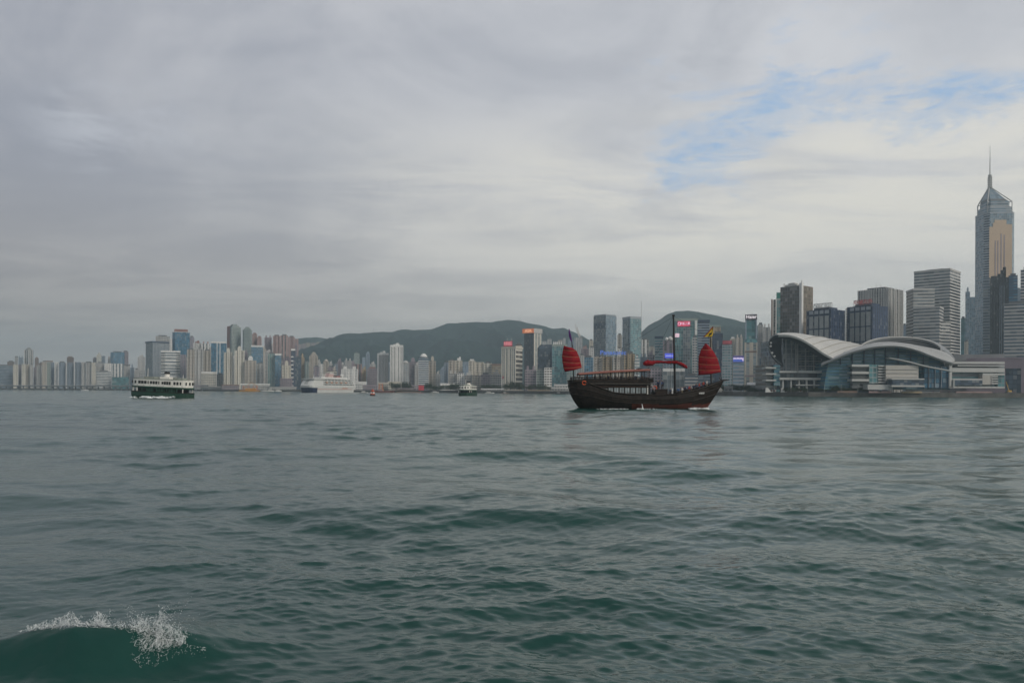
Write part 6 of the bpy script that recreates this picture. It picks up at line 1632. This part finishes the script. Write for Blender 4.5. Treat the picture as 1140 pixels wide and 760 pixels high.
# ---------------------------- double ended ferries
green = mat('dark green hull paint', (.016, .060, .036), .45, var=.3, scale=.4, bump=.05); wht = mat('ferry white paint', (.84, .81, .74), .5, var=.10, scale=.4); dkin = mat('dark interior', (.02, .02, .02), .8); roofm = mat('ferry roof grey green', (.30, .32, .28), .7)
def ferry_build(label):
    r = thing('double_ended_ferry', label, 'ferry', (0, 0, 0))
    Lh, Bm = 14.2, 4.3
    def outline(k, L, Bw, n=30):
        pts = []
        for i in range(n):
            a = 2 * math.pi * i / n; x, y = math.cos(a), math.sin(a)
            pts.append(Vector((L * (abs(x) ** .62) * (1 if x > 0 else -1), Bw * (abs(y) ** .55) * (1 if y > 0 else -1))))
        return pts
    o0 = outline(0, Lh * .90, Bm * .82); o1 = outline(0, Lh, Bm)
    b = MB(); b.prism(o0, -1.2, .9, 0, top=o1); b.prism(o1, .9, 2.7); b.build('hull', green, r)
    b = MB(); b.prism(scale_poly(o1, 1.015), 2.5, 2.72); b.build('rubbing_rail', wood, r)
    b = MB(); b.prism(outline(0, Lh * .80, Bm * .74), 2.7, 4.2); b.build('lower_saloon', dkin, r)
    for s in (-1, 1):
        for k in range(11): b = MB(); b.box((-12 + 2.4 * k, s * (Bm * .90) if abs(k - 5) < 5 else s * Bm * .74, 3.45), (.28, .28, 1.5)); b.build('deck_post', green if 1 < k < 10 else wht, r)
        for x, w in ((-3.6, 3.6), (1.6, 4.0), (7, 3.2)): b = MB(); b.box((x, s * Bm * .86, 3.2), (w, .12, 1.0)); b.build('side_screen', green, r)
    b = MB(); b.prism(outline(0, Lh * .985, Bm * .99), 4.2, 4.85); b.build('deck_band', green, r)
    o2 = outline(0, Lh * .955, Bm * .95)
    b = MB(); b.prism(o2, 4.85, 7.75); b.build('upper_saloon', wht, r)
    for s in (-1, 1):
        for x, w, hh in ((-10.6, 1.1, 1.15), (-8.5, 1.2, 1.15), (-7.0, 1.2, 1.15), (-5.5, 1.2, 1.15), (-4.1, .5, 1.15), (-2.7, 1.0, 1.15), (-1.4, 1.0, 1.15), (-.1, 1.0, 1.15), (1.1, .45, 1.15), (2.9, .9, 1.0), (4.0, .9, 1.3), (5.1, .9, 1.3), (6.2, .9, 1.3), (8.4, 1.0, 1.2), (9.6, 1.1, 1.2), (10.8, .9, 1.1)):
            yy = Bm * .95 * (max(0, 1 - (abs(x) / (Lh * .955)) ** 3.2)) ** .28
            wn = MB(); wn.box((x, s * (yy + .01), 6.45), (w, .10, hh)); f = wn.build('window', dkin, r)
        for y in (.8, 2.3):
            xx = Lh * .955 * (1 - (y / (Bm * .95)) ** 3.64) ** .31
            wn = MB(); wn.box((s * xx, y, 6.45), (.14, .95, 1.15)); wn.build('window', dkin, r)
            wn = MB(); wn.box((s * xx, -y, 6.45), (.14, .95, 1.15)); wn.build('window', dkin, r)
        for x in (-12.3, -9.5, -6.2, -3, .4, 3.4, 7.6, 11.6):
            b = MB(); b.box((x, s * (Bm * .95 * (max(0, 1 - (abs(x) / (Lh * .955)) ** 3.2)) ** .28 + .03), 5.3), (.5, .12, .25)); b.build('fender_block', plain('lgrey'), r)
    b = MB(); b.prism(outline(0, Lh * .94, Bm * .97), 7.75, 8.05); b.build('roof', roofm, r)
    for x in (-12.9, 12.9):
        b = MB(); b.tube([(x * 1.03, 0, 4.8), (x * 1.03, 0, 7.8)], .5, 8); b.build('end_pillar', wht, r)
    for x, L in ((-5.6, 6.4), (8.2, 6.0)): b = MB(); b.prism(chamfer([Vector((x - L / 2, -1.5)), Vector((x + L / 2, -1.5)), Vector((x + L / 2, 1.5)), Vector((x - L / 2, 1.5))], .8), 8.05, 8.75); b.build('clerestory', roofm, r)
    b = MB(); b.box((1.6, 0, 8.5), (4.6, 2.6, .9)); b.build('funnel_house', wht, r)
    b = MB(); b.lathe((1.8, 0, 8.9), [(1.05, 0), (1.0, 1.3)], 16); fu = b.build('funnel', wht, r)
    b = MB(); b.lathe((1.8, 0, 10.2), [(1.15, 0), (1.12, .7), (.9, .95), (.2, 1.0)], 16); b.build('funnel_top', blk, fu)
    for x, h in ((-7.6, 12.2), (9.6, 10.2)): b = MB(); b.tube([(x, 0, 8), (x, 0, h)], [.13, .08], 6); b.build('mast', wht, r)
    for x in (-1.2, 5.4): b = MB(); b.lathe((x, .8, 8.05), [(.5, 0), (.5, .8), (.2, 1.0)], 10); b.build('vent', roofm, r)
    return r
fr = ferry_build('green and white double ended ferry with black topped funnel, larger on the left')
FY = 322
fr.location = G(181, FY, -.1); fr.rotation_euler = (0, math.radians(2.2), math.radians(-14)); fr.scale = (.96, .96, .97)
f2 = copy_tree(fr); f2['label'] = 'small distant green and white ferry seen nearly end on'
f2.location = G(521, 548, -.1); f2.rotation_euler = (0, 0, math.radians(81)); f2.scale = (1, 1.15, .88)
for o in (fr, f2): o['group'] = 'double ended ferries on the harbour'
fl0 = G(181, FY - 6)
foam('ferry_wash', 'white wash along the waterline of the larger green ferry', [G(x, FY - 5.6 + (181 - x) * -.02) for x in (196, 184, 176, 168, 162, 158)], .8, .55, 260, .42, 4)
foam('ferry_bow_foam', 'small patch of white bow foam left of the green ferry', [G(x, FY - 3) for x in (151, 147, 145)], .6, .3, 40, .3, 5)

# ---------------------------- white cruise ship
CY = 1045; cs = thing('cruise_ship', 'white cruise ship with navy bow moored before the skyline', 'ship', G(345.5, CY, 0), math.radians(180 + 57)); cs.scale = (.80, .86, .95)
sw_ = mat('ship white', (.66, .655, .63), .5, var=.06, scale=.05); snv = mat('ship navy', (.012, .025, .07), .5, var=.1); swin = mat('ship window glass', (.16, .18, .18), .2, var=.3, scale=.3); sred = mat('ship red line', (.45, .12, .07), .6)
# local x runs forward (bow at +x), width along y
def hullring(xf, xa, w, z): return [Vector((xa, -w)), Vector((xf * .72, -w)), Vector((xf * .93, -w * .72)), Vector((xf, -w * .25)), Vector((xf, w * .25)), Vector((xf * .93, w * .72)), Vector((xf * .72, w)), Vector((xa, w))]
b = MB(); b.prism(hullring(8, -86, 11.4, 0), -2, 7.2, 0, top=hullring(10.5, -88, 12.6, 0)); hl = b.build('hull', sw_, cs)
b = MB(); b.prism([p * 1.004 for p in hullring(9.2, -3, 11.75, 0)], -1.0, 6.6, 0, top=[p * 1.004 for p in hullring(10.9, -3, 12.75, 0)]); b.build('navy_bow', snv, cs)
b = MB(); b.prism([p * 1.003 for p in hullring(8.1, -87, 11.6, 0)], -.3, .7); b.build('boot_line', mat('ship bottom dark', (.05, .04, .035), .7), cs)
b = MB()
for s in (-1, 1): b.box((-42, s * 12.35, 4.6), (80, .3, .5))
b.build('red_line', sred, hl)
b = MB(); b.prism(hullring(11.6, -90, 12.9, 0), 7.2, 9.6, 0, top=hullring(11.8, -90, 13, 0)); b.build('main_deck', sw_, cs)
b = MB(); b.prism(hullring(12, -16, 13.0, 0), 9.6, 18.2, 0, top=hullring(4.6, -16, 12.6, 0)); br = b.build('bridge_front', sw_, cs)
for k in range(5):
    for j in range(3):
        z = 12 + j * 1.7; x = 12 - (z - 9.6) * .86 + .05; b = MB(); b.box((x, -2.6 + k * 1.5, z), (.3, 1.15, 1.25)); b.build('bridge_window', swin, br)
b = MB(); b.prism(hullring(7.5, -18, 14.2, 0), 18.2, 19.6); b.build('bridge_roof', sw_, cs)
for z0_, xa, xf, w in ((9.6, -88, -14, 12.8), (12.8, -86, -14, 12.5), (15.6, -84, -14, 12.2)):
    b = MB(); b.box(((xa + xf) / 2, 0, z0_ + 1.4), (xf - xa, w * 2 - 3, 2.4)); d_ = b.build('deck_house', swin, cs)
    b = MB(); b.box(((xa + xf) / 2, 0, z0_ + .35), (xf - xa + 1.5, w * 2, .7)); b.box(((xa + xf) / 2, 0, z0_ + 2.55), (xf - xa, w * 2, .55)); b.build('deck_edge', sw_, d_)
    for k in range(9):
        for s in (-1, 1): b = MB(); b.box((xa + 4 + (xf - xa - 8) * k / 8, s * (w - .3), z0_ + 1.5), (1.2, .4, 1.8)); b.build('deck_pillar', sw_, d_)
for k in range(5): b = MB(); b.blob((-24 - 11 * k, 12.3, 13.9), 1.25, (2.6, .8, .8)); b.build('lifeboat', mat('lifeboat orange', (.55, .22, .10), .6), cs, smooth=True)
b = MB(); b.box((-46, 0, 20.4), (60, 16, 2.6)); b.build('top_deck_house', sw_, cs)
b = MB(); b.prism(scale_poly([Vector((-46, -5)), Vector((-34, -5)), Vector((-34, 5)), Vector((-46, 5))], 1), 21.7, 27.6, 0, top=[Vector((-48, -4)), Vector((-39, -4)), Vector((-39, 4)), Vector((-48, 4))]); fu = b.build('funnel', mat('funnel pinkish', (.52, .36, .33), .6), cs)
b = MB(); b.prism([Vector((-48.2, -4.2)), Vector((-38.9, -4.2)), Vector((-38.9, 4.2)), Vector((-48.2, 4.2))], 26.0, 27.9); b.build('funnel_top', sw_, fu)
b = MB(); b.box((-57, 0, 22.6), (8, 12, 2.2)); b.build('red_deck_house', mat('red brown deck house', (.30, .10, .09), .7), cs)
b = MB(); b.lathe((-66, 4, 21.7), [(1.5, 0), (2.6, 1.6), (2.6, 3.2), (1.6, 4.6), (.3, 5.2)], 14); b.build('radome', sw_, cs, smooth=True)
b = MB(); b.tube([(-72, 0, 21), (-76, 0, 28.5)], [.9, .5], 6); b.box((-76, 0, 27.5), (2.4, 5, .5)); b.build('aft_mast', sw_, cs)
b = MB(); b.tube([(-6, 0, 19.5), (-8, 0, 25)], [.5, .25], 6); b.build('fore_mast', sw_, cs)
b = MB(); b.box((-26, 0, 22.2), (8, 6, 1.6)); b.box((-26, 0, 25), (9, 9, .9)); b.build('observation_lounge', sw_, cs)
for k in range(5): b = MB(); b.box((-60 - 2.6 * k, 12.55, 6.1), (1.5, .15, 1.6 if k % 2 else 1.2)); b.build('orange_lettering', mat('orange ship letters', (.60, .22, .10), .6), hl)

# ---------------------------- small craft
def small_boat(px, Y, L, Bm, h, hullm, cabm, label, rz=0, cab=(.1, .45, .9), name='motor_boat', mast_h=0, cat='boat', bow=1):
    r = thing(name, label, cat, G(px, Y, 0), rz)
    rows = []
    for i in range(9):
        f = i / 8; x = (-.5 + f) * L * bow; w = Bm * .5 * (1 - max(0, (f - .55) / .45) ** 2 * .93); sh = h * (1 + .35 * max(0, f - .4))
        rows.append([Vector((x, -w, sh)), Vector((x, -w * .85, sh * .35)), Vector((x, 0, -.35)), Vector((x, w * .85, sh * .35)), Vector((x, w, sh))])
    b = MB(); b.grid(rows, close=True); b.f.append((0, 1, 2, 3, 4)); b.uv.append(None); b.mi.append(0); b.build('hull', hullm, r)
    if cab:
        c, l, hh = cab
        b = MB(); x = c * L * bow * -1; q = [Vector((x - l * L / 2, -Bm * .36)), Vector((x + l * L / 2, -Bm * .36)), Vector((x + l * L / 2, Bm * .36)), Vector((x - l * L / 2, Bm * .36))]
        b.prism(q, h * .8, h + hh, 0, top=scale_poly(q, .86)); cb = b.build('cabin', cabm, r)
        b = MB(); b.prism(scale_poly(q, .955), h + hh * .35, h + hh * .72); b.build('window_band', dkin, cb)
        b = MB(); b.prism(scale_poly(q, .92), h + hh, h + hh + .15); b.build('cabin_roof', cabm, cb)
    if mast_h: b = MB(); b.tube([(0, 0, h), (0, 0, h + mast_h)], [.12, .05], 6); b.build('mast', plain('white'), r)
    return r
ww, wg = plain('white'), plain('lgrey')
small_boat(94, 1500, 12, 4, 1.3, ww, ww, 'white speedboat running near the far left shore', cab=(.05, .4, 1.2), bow=-1)
foam('boat_wake', 'white wake of the speedboat by the far left shore', [G(x, 1496) for x in (91, 94, 98)], 1.2, .5, 60, .8, 6)
small_boat(405, 930, 9.5, 3.2, 1.0, wg, ww, 'small white launch right of the cruise ship stern', rz=.2, cab=(.05, .5, 1.2))
for i, (px, Y, L, lb) in enumerate(((294.5, 1330, 11, 'leftmost white yacht right of the orange barge'), (300.5, 1320, 13, 'middle white yacht right of the orange barge'), (309.5, 1335, 12, 'rightmost white yacht left of the cruise ship'))):
    small_boat(px, Y, L, 4.2, 1.7, ww, ww, lb, rz=.2 * i, cab=(.0, .55, 2.6), name='motor_yacht')
small_boat(624.5, 900, 13, 4, 1.1, dkin, plain('grey'), 'low dark workboat left of the junk stern', cab=(.2, .25, 1.4), name='work_boat')
small_boat(562, 960, 9, 3.0, .9, plain('brown'), ww, 'brown sampan below the red sign tower', cab=(.0, .4, 1.1), name='sampan')
small_boat(484, 1080, 11, 3.4, 1.1, ww, ww, 'small white launch left of the small ferry', cab=(.0, .5, 1.3))
small_boat(545, 1000, 12, 3.6, 1.0, ww, ww, 'white launch right of the small ferry', cab=(.1, .5, 1.2))
def barge(px, Y, L, Bm, h, m, label, grp=None, rig=None):
    r = thing('work_barge', label, 'barge', G(px, Y, 0)); b = MB()
    q = [Vector((-L / 2, -Bm / 2)), Vector((L / 2, -Bm / 2)), Vector((L / 2, Bm / 2)), Vector((-L / 2, Bm / 2))]
    b.prism(scale_poly(q, .95), -.8, h * .5, 0, top=q); b.prism(q, h * .5, h); b.build('hull', m, r)
    return r, h
yel = mat('orange yellow paint', (.48, .24, .05), .7, var=.3, scale=.3); orn = mat('orange paint', (.52, .17, .07), .7, var=.25, scale=.4); rst = mat('rusty dark red paint', (.16, .07, .06), .8, var=.35, scale=.3)
r, h = barge(278, 1400, 34, 12, 2.4, yel, 'orange yellow work barge moored left of the white ship')
b = MB(); b.box((2, 0, 4.2), (18, 7, 3.6)); b.build('deck_house', yel, r)
for x in (-11, -2, 7, 13): b = MB(); b.tube([(x, -3, 2.4), (x, -3, 10)], .4, 6); b.tube([(x, 3, 2.4), (x, 3, 10)], .4, 6); b.tube([(x, -3, 10), (x, 3, 10)], .35, 6); b.build('gantry', orn, r)
b = MB(); b.tube([(-11, 0, 6), (3, 0, 16), (14, 0, 9)], .45, 6); b.build('boom', yel, r)
r, h = barge(428, 1140, 28, 9, 2.6, rst, 'long dark rusty barge behind the red buoy')
b = MB(); b.box((-6, 0, 3.6), (6, 6, 2.2)); b.build('deck_house', plain('mauve'), r)
r, h = barge(424, 1210, 14, 8, 2.0, orn, 'orange dredger with a small lattice tower')
b = MB()
for x in (-3, 3):
    for y in (-2, 2): b.tube([(x, y, 2), (x * .8, y * .7, 13)], .4, 6)
for z in (5, 8.5, 12): b.box((0, 0, z), (6, 3.6, .8))
b.build('lattice_tower', orn, r); b = MB(); b.box((1, 0, 3.2), (6, 5, 2.4)); b.build('deck_house', yel, r)
r, h = barge(455, 1180, 36, 8, 1.6, plain('brown'), 'low flat brown barge left of the red billboard')
r, h = barge(652, 900, 22, 7, 1.5, plain('mauve'), 'low grey barge hidden partly behind the junk stern')
# red channel buoy
g = G(414.8, 500, 0); by = thing('channel_buoy', 'red channel buoy with lattice top floating left of centre', 'buoy', g)
b = MB(); b.lathe((0, 0, -.4), [(1.5, 0), (1.75, .5), (1.7, 1.1), (1.3, 1.4)], 16); b.build('float', mat('buoy dark band', (.05, .035, .03), .7), by)
rb = mat('buoy red paint', (.50, .10, .05), .6, var=.2, scale=.8)
b = MB(); b.lathe((0, 0, 1.0), [(1.55, 0), (1.3, .5), (.9, .55)], 16); b.build('deck_ring', rb, by)
for k in range(4):
    a = k * math.pi / 2 + .6; b = MB(); b.tube([(1.1 * math.cos(a), 1.1 * math.sin(a), 1.4), (.7 * math.cos(a), .7 * math.sin(a), 3.6)], .14, 6); b.build('leg', rb, by)
    b = MB(); b.box((1.05 * math.cos(a), 1.05 * math.sin(a), 1.9), (.5, .5, .9), a); b.build('white_panel', plain('white'), by)
b = MB(); b.lathe((0, 0, 2.6), [(1.0, 0), (1.05, .5), (.9, 1.1)], 12); b.build('top_shield', rb, by)
b = MB(); b.lathe((0, 0, 3.7), [(.3, 0), (.3, .5), (.1, .7)], 10); b.build('lantern', rb, by)

for k in range(15):
    g = G(862 + 18.6 * k, 628.5, LAND); r = thing('street_lamp', 'slim grey lamp post along the promenade railing', 'street lamp', g, 0, 'lamp posts along the promenade')
    b = MB(); b.tube([(0, 0, 0), (0, 0, 6.2)], [.14, .09], 6); b.build('post', plain('grey'), r); b = MB(); b.box((0, -.4, 6.25), (.35, 1.0, .22)); b.build('lamp_head', plain('lgrey'), r)
# ---------------------------- strollers on the promenade
for k in range(46):
    px = 862 + (1132 - 862) * ((k + random.random()) / 46) if k % 5 == 0 else 1050 + 84 * random.random()
    person(random.choice((1, 2, 1, 3, 0)), (G(px, 630).x, 632.5 + random.uniform(-2.5, 4), LAND), random.uniform(0, 6.3), 'person strolling on the distant promenade before the hall', 'strollers on the promenade')

# ------------------------------------------------------------------ splash on the near wave
def splash():
    rg = random.Random(21); b = MB()
    def at(px, py, Y): return P(px, py, Y)
    strands = []
    def strand(p0, v, n, r0, spread, life=1.0):
        """droplets thrown along a falling arc"""
        for i in range(n):
            t = (i + rg.random()) / n * life
            q = p0 + v * t + Vector((0, 0, -1.1 * t * t)) + Vector((rg.gauss(0, spread), rg.gauss(0, spread), rg.gauss(0, spread))) * (.35 + t)
            s = r0 * rg.uniform(.3, 1.15) * (1 - .45 * t / life)
            b.blob(q, s, (rg.uniform(.9, 1.9), 1, rg.uniform(.7, 1.2)), jit=.5, seed=rg.randint(0, 999))
    def web(xa, xb, prof, thr, cell, seed, lean=0.0, dz0=0.0):
        """lacy torn sheet of foam: cells kept along the veins of a noise field"""
        du = cell / (10.24 / F); n_u = int((xb - xa) / du)
        for i in range(n_u):
            px = xa + (xb - xa) * i / n_u; base, h = prof(px); n_v = max(1, int(abs(h) / cell)); sg = 1 if h > 0 else -1
            for k in range(n_v):
                t = k / n_v; z = k * cell * sg
                q = Vector((px * .15 + lean * t, z * 11.0, seed))
                w = mnoise.noise(q * 1.0 + .9 * mnoise.noise_vector(q * .6))
                w2 = mnoise.noise(q * 2.7 + Vector((5, 0, 0)))
                if min(abs(w), abs(w2) * 1.3) > thr * (1 - t) ** .8 + .008: continue
                c = at(px + lean * t * 14 + 3 * mnoise.noise(q * 2), base, 10.24) + Vector((0, .10 * mnoise.noise(q * .8) + (min(0, .12 - .86 * math.sqrt(-z)) if sg < 0 else 0), z + dz0))
                i0 = len(b.v); s = cell * rg.uniform(.35, .75)
                a1 = Vector((rg.uniform(-1, 1), rg.uniform(-1, 1), rg.uniform(-1, 1))).normalized() * s; a2 = a1.cross(Vector((rg.uniform(-1, 1), rg.uniform(-1, 1), rg.uniform(-1, 1)))).normalized() * s; a3 = a1.cross(a2).normalized() * s * .8
                for d_ in (a1, a2, a3, -a1, -a2, -a3): b.v.append(tuple(c + d_))
                for f in ((0, 1, 2), (1, 3, 2), (3, 4, 2), (4, 0, 2), (1, 0, 5), (3, 1, 5), (4, 3, 5), (0, 4, 5)): b.face(tuple(i0 + m_ for m_ in f))
    g_ = lambda px, c, w: math.exp(-((px - c) / w) ** 2)
    cr = lambda px: 694.6 - 2.2 * g_(px, 78, 18) + .0012 * (px - 85) ** 2 if px < 120 else 695.6 + .19 * max(0, px - 128)
    up = lambda px: .06 + .34 * g_(px, 178, 9) + .17 * g_(px, 156, 10) + .10 * g_(px, 195, 10) + .05 * math.sin(px * 1.3)
    for sd in (1.3, 7.7, 13.1): web(122, 206, lambda px: (cr(px) + 3, up(px)), .105, .0052, sd, .25)
    for sd in (2.2, 9.4): web(30, 124, lambda px: (cr(px) + 1, .035 + .17 * g_(px, 112, 9) + .13 * g_(px, 80, 10) + .05 * g_(px, 58, 14)), .18, .0055, sd, -.2)
    for sd in (3.5, 8.8, 15.0): web(120, 208, lambda px: (cr(px) + 3, -(.03 + .12 * g_(px, 170, 24))), .17, .006, sd)
    for sd in (4.4, 12.2): web(24, 128, lambda px: (cr(px) + 2, -(.02 + .03 * g_(px, 80, 30))), .16, .0055, sd)
    web(100, 230, lambda px: (cr(px) + 5, -(.06 + .30 * g_(px, 165, 30))), .035, .006, 21.0)
    for _ in range(46):
        px = rg.gauss(165, 18); p0 = at(px, cr(px) + rg.uniform(-2, 4), 10.24)
        u_ = max(.12, 1 - abs(px - 172) / 44)
        strand(p0, Vector((rg.gauss(.10, .28), rg.gauss(-.05, .2), rg.uniform(.3, 1.25) * u_)), rg.randint(14, 34), .0040, .034, rg.uniform(.25, .58))
    for px, vx, vz in ((178, .20, 1.34), (186, .32, 1.38), (160, -.12, 1.15), (150, -.22, .95), (115, .10, .84), (106, -.10, .70), (80, .10, .60), (190, .45, .8)):
        for _ in range(3): strand(at(px + rg.gauss(0, 4), cr(px) + 2, 10.24), Vector((vx + rg.gauss(0, .09), rg.gauss(0, .1), vz + rg.gauss(0, .12))), 30, .0036, .028, .6)
    for _ in range(500):
        px = rg.gauss(166, 24); q = at(px, cr(px) - 8 + abs(rg.gauss(0, 22)), 10.2)
        b.blob(q, rg.uniform(.0010, .0030), (1.8, 1, .7))
    o = b.build('wave_splash', mat('sea spray', (.92, .94, .94), .4, spec=.5, var=.12, scale=6), smooth=True, fix=False)
    tag(o, 'white splash thrown up on the near wave crest', 'splash', None, 'stuff')
splash()

# ------------------------------------------------------------------ the air between here and the hills
hz = bpy.data.materials.new('pale harbour air'); hz.use_nodes = True; t_ = hz.node_tree; t_.nodes.clear()
n = NT(t_); vp = n.n('ShaderNodeVolumePrincipled'); oo = n.n('ShaderNodeOutputMaterial'); n.link(vp.outputs[0], oo.inputs['Volume'])
vp.inputs['Color'].default_value = (.72, .92, 1.0, 1); vp.inputs['Density'].default_value = 1.75e-4; vp.inputs['Anisotropy'].default_value = .2
b = MB(); b.prism([Vector((-7300, -7300)), Vector((7300, -7300)), Vector((7300, 7300)), Vector((-7300, 7300))], -5, 470)
tag(b.build('haze', hz), 'thin grey harbour haze', None, None, 'stuff')
